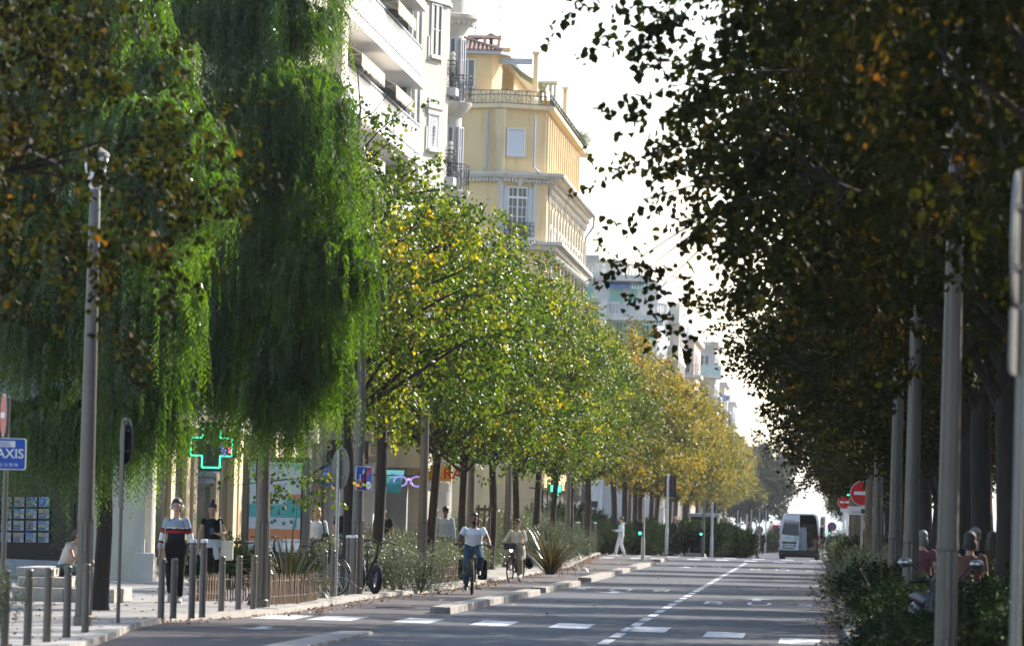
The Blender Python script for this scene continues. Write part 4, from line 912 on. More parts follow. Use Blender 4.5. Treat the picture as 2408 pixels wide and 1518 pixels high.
mb = MB(); c = P(1120, 93, YP+3.5); mb.lathe([(.08, -.5), (.08, 0), (.3, 0), (.05, .12)], 10, tuple(c)); c = P(1155, 92, YP+3.5); mb.lathe([(.1, -.5), (.1, .15), (.28, .18), (.05, .3)], 10, tuple(c)); pw('chimney_cowl', mb, m_iron, rt, ck)
for (px, top, yy) in ((1176, -40, YP+3.2), (1119, 44, YP+3.3)):
    mb = MB(); a = P(px, 100, yy); b = P(px, top, yy); mb.tube([a, b], .03, 5); L_ = (b-a).length
    for f_, w_ in ((.62, 1.), (.58, .4), (.95, 1.5)):
        c = a.lerp(b, f_); mb.tube([c+V((-w_, .2, .08)), c+V((w_, -.2, -.05))], .016, 4)
        for e in np.linspace(-w_, w_, 7): mb.tube([c+V((e, -.05, .25)), c+V((e, .05, -.25))], .008, 4)
    pw('aerial', mb, m_iron, rt)
mb = MB(); y0, y1 = YC+7, YC+17; mb.add([(xp+.3, y0, zp1-.1), (xs(y0)-.5, y0, zp1-1.3), (xs(y1)-.5, y1, zp1-1.3), (xp+.4, y1, zp1-.1)], [(0,1,2,3)]); mb.add([(xs(y0)-.5, y0, zp1-1.3), (xs(y1)-.5, y1, zp1-1.3), (xs(y1)-.5, y1, zp1-1.75), (xs(y0)-.5, y0, zp1-1.75)], [(0,1,2,3)]); pw('awning', mb, m_awg, rt)
for (yy, w_, lb) in ((318, 1.0, 'flowering plants spilling over the terrace rail of the yellow building'), (YC+6.5, .7, 'potted plant on the terrace of the yellow building under the awning')):
    t = thing('terrace_plant', lb, 'plant', (xs(yy)-.1 if yy > 300 else xs(yy)-1.2, yy, zter+(.2 if yy < 300 else .1))); t.scale = (w_, w_*2, w_*1.1); link('foliage', SH['silver'][0], t); c = MB(); c.box(-.3, .3, -.5, .5, 0, .3); part('planter', c, m_iron, t, bevel=.02)
mb = MB(); a = P(1380, 517, 323); mb.tube([(xs(323)+.5, 300, zc2-.02), (xs(323)+.55, 323.4, zc2-.05), (xs(323)+.5, 323.6, zc2-.7), (xs(323)+.1, 323.3, zc2-1.3), (xs(323)+.08, 323.3, gy)], .075, 8); pw('gutter', mb, m_zinc, rt, smooth=True)

# ---- pale block with green shutters and rounded balconies
YD = 456.; k = F/YD; rt = thing('balcony_building', 'hazy pale building with aqua shutters and rounded balustraded balconies', 'building', (-15, YD, G(YD))); gy = G(YD)
X = lambda px, y=YD: P(px, 700, y).x; Z = lambda py, px=1470, y=YD: P(px, py, y).z
x0, x1 = X(1300), X(1566)
mb = MB(); mb.box(x0-8, x1-.7, YD+2.2, YD+30, gy, Z(655)); mb.add([(x1-.7, YD+2.2, gy), (x1+.1, YD+4.5, gy), (x1+.75, YD+30, gy), (x1-.7, YD+30, gy), (x1-.7, YD+2.2, Z(655)), (x1+.1, YD+4.5, Z(655)), (x1+.75, YD+30, Z(655)), (x1-.7, YD+30, Z(655))], [(0,3,2,1),(4,5,6,7),(0,1,5,4),(1,2,6,5),(2,3,7,6),(3,0,4,7)]); pw('wall', mb, m_pgrey, rt)
mb = MB(); mb.box(X(1407), X(1428), YD+.3, YD+2.3, gy, Z(706)); pw('pier', mb, m_pgrey, rt)
def rounded(xa, xb, y0, yb, r): return [(xa, yb), (xa, y0)]+[(xb-r+r*math.sin(t), y0+r-r*math.cos(t)) for t in np.linspace(0, 1.57, 8)]+[(xb, yb)]
def balus(py_slab, py_rail, xa, xb, y0, solid=.0, iron=False):
    zs, zr = Z(py_slab), Z(py_rail); pl = rounded(xa, xb, y0, YD+2.3, 1.2); mb = MB(); mb.prism(pl, zs-.32, zs); b = pw('balcony', mb, m_pgrey, rt); mb = MB()
    path = pl[1:]; top = MB()
    for a, c in zip(path, path[1:]):
        a, c = V((*a, zs)), V((*c, zs)); L_ = (c-a).length; u = (c-a)/L_
        if iron:
            for z in (.1, .3, .5, .7, .9): mb.bar(a+V((0, 0, z*(zr-zs))), c+V((0, 0, z*(zr-zs))), .04, .04)
            for q in np.arange(0, L_, 1.1): mb.bar(a+u*q, a+u*q+V((0, 0, zr-zs)), .05, .05, up=(1, 0, 0))
        else:
            top.bar(a+V((0, 0, zr-zs)), c+V((0, 0, zr-zs)), .2, .14); top.bar(a+V((0, 0, .08)), c+V((0, 0, .08)), .18, .16)
            for q in np.arange(.1, L_, .26): mb.lathe([(.05, 0), (.085, .25), (.05, .6), (.06, zr-zs)], 6, tuple(a+u*q))
    pw('baluster', mb, m_pgrey if not iron else m_win, rt, b); 
    if top.v: pw('balustrade_rail', top, m_pgrey, rt, b)
balus(742, 712, X(1429), X(1568), YD+.4); balus(832, 805, X(1429), X(1568), YD+.4, iron=True); balus(650, 622, X(1420), X(1525), YD+.5); balus(648, 621, x0, X(1420), YD+1.5); balus(736, 709, x0, X(1407), YD+1.); balus(922, 895, X(1429), X(1568), YD+.4)
for (a, b, c, d, kd) in ((1362, 1394, 665, 707, 'l'), (1434, 1464, 672, 712, 'l'), (1481, 1498, 671, 712, 'l'), (1440, 1471, 758, 806, 's'), (1499, 1535, 760, 806, 's'), (1440, 1471, 848, 896, 's'), (1499, 1535, 850, 896, 's')):
    o = P((a+b)/2, d, YD+2.2); o.y = YD+2.2; window(rt, o, (1, 0, 0), (0, -1, 0), (b-a)/k*(1 if kd == 'l' else .5), (d-c)/k, mats=m_aqua, kind='louvre' if kd == 'l' else 'casement', shut=m_aqua, bars=(1, 2), sill=False)
for (a, b, c, d, m_) in ((1425, 1480, 662, 674, m_awb), (1485, 1520, 664, 676, m_awg), (1511, 1560, 748, 762, m_awg)):
    mb = MB(); p, q = P(a, c, YD+2.2), P(b, d, YD+.9); mb.add([(p.x, YD+2.2, p.z), (q.x, YD+2.2, p.z), (q.x, YD+.8, q.z+.12), (p.x, YD+.8, q.z+.12), (q.x, YD+.8, q.z-.15), (p.x, YD+.8, q.z-.15)], [(0,1,2,3), (3,2,4,5)]); pw('awning', mb, m_, rt)
mb = MB(); mb.box(x0, X(1455), YD+6, YD+25, Z(655), Z(607)); mb.box(X(1330), X(1398), YD+8, YD+12, Z(607), Z(591)); pw('penthouse', mb, m_cream, rt); mb = MB(); mb.box(x0, X(1459), YD+5.6, YD+25.4, Z(607)+.01, Z(604)); pw('roof', mb, m_zinc, rt)
mb = MB()
for y in (YD+8, YD+14, YD+20, YD+26): mb.box(x1+.1, x1+.95, y, y+1.6, gy, Z(700))
for z in (Z(742), Z(832), Z(922)): mb.box(x1+.1, x1+1.0, YD+5, YD+30, z-.3, z+.9)
pw('side_bay', mb, m_trim, rt)
# palm beside it
t = thing('palm_tree', 'hazy palm with drooping fan leaves in front of the pale balconied building', 'tree', (X(1385, 440), 440, G(440))); zp = P(1385, 745, 440).z-G(440); mb = MB(); mb.tube([(0, 0, 0), (.1, 0, zp*.5), (0, 0, zp)], [.3, .24, .2], 8); part('trunk', mb, m_bark, t, True); rng = np.random.default_rng(5); mb = MB()
for i in range(46):
    a = rng.uniform(0, 6.28); el = rng.uniform(-.5, 1.3); h = V((math.cos(a), math.sin(a), 0)); s = V((-math.sin(a), math.cos(a), 0)); c = V((0, 0, zp))+(h*math.cos(el)+V((0, 0, math.sin(el))))*.9
    mb.tube([(0, 0, zp), c], .03, 4, False)
    for q in range(9): d = (h*math.cos(el)+V((0, 0, math.sin(el)-.35))+s*(q-4)*.24).normalized(); mb.add([c, c+d*.5+s*.05, c+d*.95+V((0, 0, -.12)), c+d*.5-s*.05], [(0,1,2,3)])
part('frond', mb, m_silver, t)
# ---- farther hazy buildings
def far_block(y, px_r, px_l, py_top, mat, label, glass=False, dome=False):
    xr = P(px_r, 1000, y).x; g = G(y); zt = P(px_r, py_top, y).z; rt = thing('far_building', label, 'building', (xr, y, g)); mb = MB(); mb.box(xr-16, xr, y, y+28, g, zt); pw('wall', mb, mat, rt); mb = MB(); mb.box(xr-16, xr+.35, y-.35, y+28, zt, zt+.4); pw('cornice', mb, m_trim, rt); xl = P(px_l, 1000, y).x
    zz = zt-3.4; i = 0
    while zz > g+4:
        window(rt, ((xl+xr)/2-.3, y, zz+.4), (1, 0, 0), (0, -1, 0), 1.1, 2., bars=(1, 2), sill=False)
        mb = MB(); mb.box(xr-2.2, xr+.7, y-.9, y+9, zz, zz+.25); b = pw('balcony', mb, m_trim if not glass else m_pgrey, rt); mb = MB()
        if glass: mb.box(xr-2.2, xr+.68, y-.88, y-.82, zz+.25, zz+1.3); mb.box(xr+.62, xr+.68, y-.82, y+8.9, zz+.25, zz+1.3); pw('glass_parapet', mb, M('greenish_glass', (.35, .48, .46), .2), rt, b)
        else: scroll_rail(mb, (xr-2.1, y-.85, zz+.25), (xr+.65, y-.85, zz+.25), .95, .5); pw('railing', mb, m_iron, rt, b)
        for yy in (y+4, y+10, y+17): window(rt, (xr, yy, zz+.4), (0, 1, 0), (1, 0, 0), 1.3, 2., bars=(1, 2), sill=False, shut=m_shut)
        zz -= 3.3; i += 1
    if dome: mb = MB(); mb.lathe([(2., zt+.4), (2., zt+1.2), (1.7, zt+2.4), (.9, zt+3.4), (.1, zt+3.8)], 14, (xr-2.2, y+3, 0)); pw('roof', mb, m_zinc, rt, smooth=True)
    return rt
far_block(520, 1628, 1600, 800, m_peach, 'peach building with blue-grey domed roof beyond the aqua shutters', dome=True)
far_block(600, 1678, 1640, 812, m_pale, 'pale building with greenish glass balconies above the golden trees', glass=True)
far_block(690, 1702, 1685, 905, m_cream, 'far cream building whose balcony carries a small banner'); far_block(800, 1724, 1708, 950, m_pgrey, 'farthest thin strip of building above the trees at the left of the sky gap')
mb = MB(); a = P(1690, 930, 689); mb.box(a.x, a.x+1.4, 688.8, 688.9, a.z-.6, a.z+.1); tag(link('banner', mb.mesh('banner', M('banner_blue', (.25, .28, .55), .8))), 'small bluish banner hanging from the far cream building', 'banner')
rt_ = far_block(345, 1200, 1100, 760, m_cream, 'cream building hidden behind the lime crowns between the yellow and the pale building')
for y in np.arange(346, 372, 4.5): pw('window_or_shade_panel', MB().box(P(1200, 1000, 345).x-.1, P(1200, 1000, 345).x+.15, y, y+3.8, G(y)+.2, G(y)+3.6), m_glass, rt_)  # more dark panels added, standing in for shade behind the far trunks

# ---- corner building on the left with the ground-floor shops
rt = thing('corner_building', 'old beige corner building with ground-floor shops behind the pepper trees', 'building', (-15, 135, G(135))); gy = G(130)+SW-.1
c0, c1 = V((-13.9, 118.5, 0)), V((-20.6, 124.5, 0)); u1 = (c0-c1).normalized(); n1 = V((u1.y, -u1.x, 0)); xw = lambda y: -14.6+.0056*(y-118)
mb = MB(); mb.prism([(c1.x-14, c1.y+6), (c1.x, c1.y), (c0.x-.2, c0.y+.5), (xw(120)-.2, 120.5), (xw(164)-.2, 164), (-33, 164)], gy, gy+17); pw('wall', mb, m_cream, rt)
mb = MB()
for y in (121.2, 124, 127.5, 130.4, 131.9, 136.5, 140.5, 141.7, 146, 150.5, 155, 159.5): pw('pilaster', MB().box(xw(y)-.25, xw(y)+.02, y, y+.75, gy, gy+3.5), m_ylight, rt, bevel=.02)
mb = MB(); mb.box(xw(140)-.2, xw(140)+.12, 120.6, 164, gy+3.5, gy+4.2); pw('fascia', mb, m_cream, rt); mb = MB(); mb.box(xw(140)-.22, xw(140)-.14, 121.3, 163, gy+.1, gy+3.4); pw('window_or_shade_panel', mb, m_glass, rt)
for y in (123, 128.8, 134.2, 139, 144, 149, 154):
    for z in (5., 8.4, 11.8): window(rt, (xw(y)-.2, y, gy+z), (0, 1, 0), (1, 0, 0), 1.1, 2.3, bars=(1, 3), shut=m_iron, sill=False)
    mb = MB(); mb.box(xw(y)-.2, xw(y)+.5, y-.9, y+.9, gy+4.75, gy+4.95); b = pw('balcony', mb, m_trim, rt); mb = MB(); scroll_rail(mb, (xw(y)+.45, y-.85, gy+4.95), (xw(y)+.45, y+.85, gy+4.95), 1., .2); scroll_rail(mb, (xw(y)-.15, y-.87, gy+4.95), (xw(y)+.45, y-.87, gy+4.95), 1., .16); pw('railing', mb, m_iron, rt, b)
# property agency window on the chamfer
g = MB(); b0 = c1+u1*.3; L_ = (c0-c1).length
rect(g, c1.lerp(c0, .37)+n1*.02+V((0, 0, gy+.5)), u1, n1, L_*.72, 3.05, .03); pw('window_or_shade_panel', g, m_glass, rt)
g = MB(); rect(g, c1.lerp(c0, .37)+n1*.02+V((0, 0, gy)), u1, n1, L_*.72, .49, .1); pw('stall_riser', g, m_grey, rt)
g = MB()
for px in (303, 338): 
    q = P(px, 1300, 121.5); q.z = gy; g.obox(q+V((0, 0, 1.75)), (.17, 0, 0), (0, .2, 0), (0, 0, 1.75))
pw('metal_column', g, M('pale_metal', (.42, .45, .48), .4, .4, var=.06), rt, bevel=.01)
g = MB(); q = P(345, 1340, 119.2); g.box(q.x-.22, q.x+.17, 118.9, 119.5, gy, gy+.72); pw('stone_base', g, m_trim, rt, bevel=.02)
g = MB(); q = P(225, 1250, 124.2); g.obox((q.x, 124.2, gy+1.7), (.75, -.22, 0), (.02, .05, 0), (0, 0, 1.65)); pw('door', g, M('dark_door', (.03, .028, .03), .3), rt)
g = MB(); rect(g, c1.lerp(c0, .5)+V((0, 0, gy+3.6)), u1, n1, L_*.98, .7, .12); pw('fascia', g, m_grey, rt)
# posters in the agency window
PCOL = [((.10, .18, .32), (.30, .26, .12)), ((.20, .16, .16), (.12, .10, .10)), ((.28, .26, .22), (.10, .14, .08)), ((.08, .20, .42), (.25, .22, .16)), ((.30, .24, .18), (.16, .12, .10)), ((.12, .26, .40), (.32, .24, .10))]
m_card = M('poster_card', (.36, .38, .42), .5, var=.04); PM = [(M('photo_sky', a, .5, var=.35, scale=9), M('photo_land', b, .5, var=.5, scale=14)) for a, b in PCOL]; m_ink = M('ink', (.05, .06, .09), .6); m_pblue = M('ink_blue', (.05, .14, .38), .6)
t = thing('poster_board', 'grid of property posters hanging in the dark agency window', 'posters', (-18, 129, gy))
k = 0
for r_ in range(4):
    for c_ in range(5):
        px, py = 31+c_*33.2-r_*.6-33, 1179+r_*27.6; pz = P(px+11, py, 122.8); q = c1+u1*((pz.x-c1.x)/u1.x); o = q+n1*.09; o.z = pz.z; w_, h_ = .255, .20
        mb = MB(); n_ = n1; uw = V((1, u1.y/u1.x, 0))
        mb.obox(o, uw*w_/2, n_*.004, V((0, 0, h_/2))); cd_ = pw('poster', mb, m_card, t); a, b = PM[(k*5+r_) % 6]; k += 1
        last = (r_ == 0 and c_ == 4)
        if last:
            mb = MB(); mb.obox(o+n_*.006-uw*.04, uw*.075, n_*.003, V((0, 0, .085))); text_mb(mb, '', .1, o); pw('parking_symbol', mb, m_pblue, t, cd_); mb = MB(); text_mb(mb, 'P', .17, o+n_*.012-uw*.045, uw.normalized(), (0, 0, 1), bold=.02); pw('lettering', mb, m_card, t, cd_)
        else:
            mb = MB(); mb.obox(o+n_*.006-uw*.035+V((0, 0, .06)), uw*.09, n_*.003, V((0, 0, .04))); pw('photo', mb, a, t, cd_); mb = MB(); mb.obox(o+n_*.006-uw*.035+V((0, 0, -.01)), uw*.09, n_*.003, V((0, 0, .03))); pw('photo', mb, b, t, cd_)
            mb = MB(); mb.obox(o+n_*.006-uw*.035+V((0, 0, -.07)), uw*.09, n_*.003, V((0, 0, .014))); [mb.obox(o+n_*.006+uw*.095+V((0, 0, .06-q_*.03)), uw*.022, n_*.003, V((0, 0, .005))) for q_ in range(4)]; pw('caption', mb, m_ink, t, cd_)
            if r_ > 1: mb = MB(); text_mb(mb, 'VENDU', .042, o+n_*.016-uw*.03+V((0, 0, -.045)), uw.normalized(), (0, 0, 1), bold=.01); pw('lettering', mb, m_pblue, t, cd_)
# ---- shop row to the right of it: dark sign, grey panel, yellow sign
rt = thing('shop_row', 'low grey shop building with roller shutters behind the blue zone sign', 'building', (-14.6, 166, G(166))); gy = G(168)+SW
for (px0, px1, py0, py1, yy, m_) in ((690, 757, 1035, 1300, 163.4, m_cream), (757, 770, 1100, 1290, 164, m_trim), (770, 880, 1088, 1118, 164.6, m_pgrey), (885, 960, 1040, 1240, 167, m_grey), (955, 1006, 1050, 1240, 168.5, m_cream), (770, 790, 1118, 1290, 165.2, m_grey), (800, 826, 1118, 1290, 165.4, m_pgrey)):
    a, b = P(px0, py1, yy), P(px1, py0, yy); mb = MB(); mb.box(a.x, b.x, yy, yy+.5, gy, b.z); pw('wall', mb, m_, rt, bevel=.01)
for (px0, px1, yy) in ((755, 782, 164.8), (832, 882, 165.6)):
    a, b = P(px0, 1290, yy), P(px1, 1135, yy); mb = MB()
    for i in range(26): zz = gy+(b.z-gy)*i/26; mb.box(a.x, b.x, yy, yy+.06, zz, zz+(b.z-gy)/26*.8)
    mb.box(a.x, b.x, yy+.06, yy+.1, gy, b.z); pw('roller_shutter', mb, M('steel_slats', (.44, .45, .47), .5, .3, var=.08), rt)
mb = MB(); a, b = P(690, 1118, 166), P(1006, 1100, 166); mb.box(a.x-6, b.x, 166.2, 170, b.z, b.z+5.5); pw('upper_wall', mb, m_cream, rt)
mb = MB(); a, b = P(768, 1087, 164.3), P(868, 1036, 164.3); mb.box(a.x, b.x, 164.2, 164.4, a.z, b.z); sg = tag(link('shop_sign', mb.mesh('shop_sign', M('sign_dark', (.028, .024, .022), .4))), 'dark shop sign with gold capitals and the year 1889, half hidden by a trunk', 'sign')
m_gold = M('gold_letter', (.62, .50, .34), .5); mb = MB(); c = P(818, 1062, 164.1)
text_mb(mb, 'P A U L', .46, (c.x+.05, 164.18, c.z+.04)); q = P(852, 1083, 164.1); text_mb(mb, '1889', .16, (q.x-.05, 164.18, q.z)); link('lettering', mb.mesh('lettering', m_gold), sg)
for (px0, px1, py, yy, m_, lb, cat) in ((765, 800, 1118, 163.6, m_awb, 'small blue awning behind the grey disc sign', 'awning'), (895, 950, 1132, 165, M('turquoise_cloth', (.05, .34, .42), .8), 'turquoise cloth awning left of the lit spectacles sign', 'awning'), (818, 850, 1128, 163.5, m_awn, 'cream awning left of the blue zone sign', 'awning'), (1000, 1062, 1130, 168, m_white, 'white awning below the yellow shop sign', 'awning')):
    a, b = P(px0, py, yy), P(px1, py, yy); mb = MB(); mb.prism([(yy, a.z+.35), (yy-1.2, a.z-.05), (yy-1.2, a.z-.3), (yy-1.17, a.z-.3), (yy-1.17, a.z-.07), (yy, a.z+.3)], a.x, b.x, 'x'); tag(link('shop_awning', mb.mesh('shop_awning', m_)), lb, cat)
yy = 167.; a, b = P(985, 1131, yy), P(1062, 1094, yy); mb = MB(); mb.box(a.x, b.x, yy, yy+.2, a.z, b.z); sg = tag(link('shop_sign', mb.mesh('shop_sign', M('sign_yellow', (.72, .36, .02), .5))), 'yellow shop sign with red capitals beyond the lit spectacles', 'sign'); mb = MB(); text_mb(mb, 'A    RA', .44, ((a.x+b.x)/2+.12, yy-.012, (a.z+b.z)/2), bold=.02); link('lettering', mb.mesh('lettering', m_red), sg)
# scalloped canopy with letters by the pharmacy
yy = 133.; a, b = P(447, 1136, yy), P(504, 1112, yy); mb = MB(); K = 12
for i in range(K):
    xa = a.x+(b.x-a.x)*i/K; xb = a.x+(b.x-a.x)*(i+1)/K; xm = (xa+xb)/2
    mb.prism([(xa, b.z), (xb, b.z), (xb, a.z+.06), (xm+.02, a.z), (xm-.02, a.z), (xa, a.z+.06)], yy+.02*math.sin(i*1.3), yy+.03+.02*math.sin(i*1.3), 'y')
mb.box(a.x, b.x, yy, yy+1.2, b.z, b.z+.04); aw = tag(link('scalloped_awning', mb.mesh('scalloped_awning', M('pale_blue_cloth', (.36, .43, .48), .9, var=.12))), 'pale blue scalloped awning with capitals below the lit green cross', 'awning'); mb = MB(); text_mb(mb, 'N DE EUROPEENS', .085, ((a.x+b.x)/2, yy-.03, (a.z+b.z)/2+.02), bold=.006); link('lettering', mb.mesh('lettering', m_ink), aw)
# far right buildings behind the trees
for (y0, y1, h, m_, lb) in ((40, 120, 11, m_cream, 'cream facade in shade behind the right-hand trees nearest the camera'), (126, 240, 12, m_pale, 'pale facade in shade behind the middle of the right-hand trees'), (262, 520, 12, m_cream, 'long facade behind the far right trees beyond the van')):
    rt = thing('shaded_building', lb, 'building', (22, (y0+y1)/2, G((y0+y1)/2))); mb = MB(); mb.box(22, 34, y0, y1, G(y1)-1, G(y0)+h); pw('wall', mb, m_, rt); mb = MB()
    mb.box(21.6, 34, y0-.3, y1+.3, G(y0)+h, G(y0)+h+.4); pw('cornice', mb, m_trim, rt)
    for y in np.arange(y0+3, y1-2, 9): window(rt, (22, y, G(y)+4.6), (0, -1, 0), (-1, 0, 0), 1.2, 2.2, bars=(1, 2), shut=m_shut); window(rt, (22, y, G(y)+.6), (0, -1, 0), (-1, 0, 0), 2.4, 2.4, bars=(1, 1), sill=False)
# ================================================================ street furniture
def at(px, py, h=SW): x, y = gx(px, py, h); return x, y, G(y)+h
# ---- lamp columns: fluted foot, smooth tapering shaft, glass lantern
def lamp_proto():
    t = thing('lamp_column', '', 'street lamp'); mb = MB(); n = 40; prof = [(0, .13), (.12, .13), (.14, .112), (1.36, .106), (1.38, .110), (1.45, .110)]
    vs = []; fs = []
    for z, r in prof:
        for k in range(n):
            fl = 1-.10*(1 if k % 4 in (1, 2) else 0) if .13 < z < 1.37 else 1
            a = 2*math.pi*k/n; vs.append((r*fl*math.cos(a), r*fl*math.sin(a), z))
    for i in range(len(prof)-1): fs += [(i*n+k, i*n+(k+1) % n, (i+1)*n+(k+1) % n, (i+1)*n+k) for k in range(n)]
    mb.add(vs, fs+[tuple(range((len(prof)-1)*n, len(prof)*n))]); part('fluted_base', mb, m_pole, t, 25)
    mb = MB(); mb.lathe([(.104, 1.45), (.098, 2.5), (.084, 4.4), (.070, 5.7), (.05, 5.74)], 24); part('shaft', mb, m_pole, t, True)
    mb = MB(); mb.lathe([(.094, 3.25), (.094, 3.31)], 20); mb.lathe([(.084, 4.9), (.084, 4.96)], 20); part('clamp_band', mb, m_pole, t, True)
    mb = MB(); mb.box(-.04, .04, -.112, -.09, .5, .95); part('access_door', mb, m_pole, t, bevel=.008)
    mb = MB(); mb.lathe([(.06, 5.72), (.10, 5.78), (.165, 6.12), (.15, 6.16)], 16); ln = part('lantern', mb, m_white, t, True)
    mb = MB(); mb.lathe([(.18, 6.15), (.17, 6.2), (.02, 6.3)], 16); part('cap', mb, m_pole, ln, True)
    return t
lp = lamp_proto()
ll = [(195, 1470, 'tall taupe lamp column with white lantern, nearest on the left pavement'), (612, 1428, 'taupe lamp column in front of the beach poster, pepper fronds hanging over it'), (836, 1397, 'lamp column carrying the blue zone sign'), (990, 1369, 'lamp column beside the lit spectacles sign')]
for i, (px, py, lb) in enumerate(ll):
    p = at(px, py); o = lp if i == 0 else dup(lp, p); o.location = p; o['label'] = lb; o['group'] = 'lamp columns on the left'
for y, lb in ((154, 'lamp column directly behind the bearded cyclist'), (172.5, 'lamp column between the two cyclists in the hedge'), (191, 'lamp column behind the big flax clump'), (214, 'lamp column left of the round sign seen from behind')): dup(lp, (-9.4, y, gz(y)), label=lb)
for y in (268, 290, 312): dup(lp, (-9.6, y, G(y)), label='distant lamp column among the far left trunks')
for y, lb in ((56, 'thickest lamp column on the right, nearest the camera'), (78, 'second lamp column on the right with the scooter mirror at its foot'), (94.5, 'third lamp column on the right in the shaded row'), (123, 'fourth lamp column on the right, just right of the no entry disc'), (145, 'fifth lamp column on the right, covering the edge of the no entry disc'), (172, 'slim lamp column behind the no entry sign plate'), (196, 'thin lamp column left behind the no entry sign'), (222, 'thinnest lamp column near the green traffic light')):
    dup(lp, (1.27, y, G(y)+.07), label=lb)['group'] = 'lamp columns on the right'
# ---- bollards
def bollard(h, white):
    t = thing('bollard', '', 'bollard'); mb = MB(); r = .048
    mb.lathe([(r+.004, 0), (r+.004, .02), (r, .022), (r, h-.10), (r*.86, h-.095), (r*.86, h-.075), (r, h-.07), (r, h-.012 if not white else h-.055), (r*.8, h if not white else h-.05)], 20); part('post', mb, m_pole, t, 30)
    if white: mb = MB(); mb.lathe([(r+.002, h-.05), (r+.002, h-.008), (r*.8, h)], 20); part('white_cap', mb, m_white, t, 30)
    else: mb = MB(); mb.lathe([(r*.9, h-.013), (r*.8, h), (.01, h+.006)], 16); part('cap', mb, m_pole, t, 30)
    return t
bp, bt = bollard(.85, False), bollard(1.13, True); fb = [True, True]
BL = [(10, 1523, 0, 'bollard at the far left corner, cut by the photo edge'), (64, 1516, 0, 'bollard second from the left edge, before the property window'), (110, 1508, 0, 'bollard third from the left edge'), (156, 1497, 0, 'bollard in front of the seated woman'), (200, 1486, 0, 'bollard touching the foot of the nearest left lamp column'),
      (378, 1453, 0, 'bollard before the headphone woman, at her right hand'), (407, 1453, 0, 'bollard covering the legs of the woman with headphones'), (450, 1453, 1, 'tall white-capped bollard at the elbow of the woman with headphones'), (475, 1451, 1, 'tall white-capped bollard below the woman with the bun'),
      (520, 1438, 0, 'bollard before the paling fence, first right of the tall pair'), (560, 1435, 0, 'bollard before the paling fence, second right of the tall pair'), (595, 1432, 0, 'bollard just left of the lamp column by the poster'), (628, 1427, 0, 'bollard just right of the lamp column by the poster'),
      (762, 1404, 0, 'bollard left of the grey disc sign post'), (781, 1401, 0, 'bollard standing against the grey disc sign post'), (816, 1399, 1, 'left one of three tall white-capped bollards under the blue zone sign'), (831, 1398, 1, 'middle one of three tall white-capped bollards under the blue zone sign'), (846, 1397, 1, 'right one of three tall white-capped bollards under the blue zone sign'),
      (924, 1389, 0, 'bollard half hidden by the hedge right of the fat-tyred bicycle'), (941, 1387, 0, 'bollard beside the dark rosemary bush')]
for px, py, k, lb in BL:
    p = at(px, py); pr = (bp, bt)[k]
    if fb[k]: o = pr; fb[k] = False; o.location = p
    else: o = dup(pr, p)
    o['label'] = lb; o['group'] = 'white-capped bollards' if k else 'grey bollards along the left kerb'
for i, (px, lb) in enumerate(((1358, 'far tall bollard under the round sign seen from behind'), (1363, 'far tall bollard second under the round sign seen from behind'), (1397, 'far tall bollard right of the slim signal post'), (1402, 'far tall bollard second right of the slim signal post'))):
    y = 246 if i < 2 else 251; dup(bt, ((px-1925)*y/F, y, gz(y)), label=lb, sc=(1, 1, 1.2))
# ---- signs
def pole(t, h, r=.03, m=None, lean=0): mb = MB(); mb.lathe([(r, 0), (r, h), (r*.6, h+.01)], 14); return part('post', mb, m or m_pole, t, 30)
def disc_plate(t, z, r, rz, front, back, name='sign_disc', bar=None, lab=None):
    h = Matrix.Rotation(rz, 4, 'Z'); mb = MB(); b = 0; mb.disc((0, -.045, z), r, .012, 36); mb.tf(0, h); d = part(name, mb, back, t)
    mb = MB(); mb.disc((0, -.053, z), r*.985, .004, 36); mb.tf(0, h); part('face', mb, m_white, d)
    if front: mb = MB(); mb.disc((0, -.0565, z), r*.94, .003, 36); mb.tf(0, h); part('face', mb, front, d)
    if bar: mb = MB(); mb.box(-r*.68, r*.68, -.062, -.059, z-r*.13, z+r*.13); mb.tf(0, h); part('white_bar', mb, m_white, d)
    for zz in (-.45, .45): mb = MB().box(-r*.5, r*.5, -.04, -.02, z+r*zz-.015, z+r*zz+.015); mb.tf(0, h); part('bracket', mb, m_alu, d)
    return d
def rect_plate(t, z, w_, h_, rz, face, y0=-.045, name='sign_plate', rim=m_white):
    q = Matrix.Rotation(rz, 4, 'Z'); k = .03; pts = []
    for cx, cz, a0 in ((w_/2-k, h_/2-k, 0), (-w_/2+k, h_/2-k, 90), (-w_/2+k, -h_/2+k, 180), (w_/2-k, -h_/2+k, 270)):
        pts += [(cx+k*math.cos(R_(a0+a)), cz+k*math.sin(R_(a0+a))) for a in (0, 30, 60, 90)]
    mb = MB(); mb.prism([(x, zz+z) for x, zz in pts], y0-.012, y0, 'y'); mb.tf(0, q); d = part(name, mb, rim, t)
    if face: mb = MB(); mb.prism([(x*(1-.05), zz*(1-.05)+z) for x, zz in pts], y0-.016, y0-.013, 'y'); mb.tf(0, q); part('face', mb, face, d)
    return d, q
def letters(par, q, txt, size, x, z, m_, y0=-.066, bold=.01, name='lettering'):
    mb = MB(); b = len(mb.v); text_mb(mb, txt, size, (x, y0, z), bold=bold); mb.tf(0, q); return part(name, mb, m_, par)
I4 = Matrix.Identity(4)
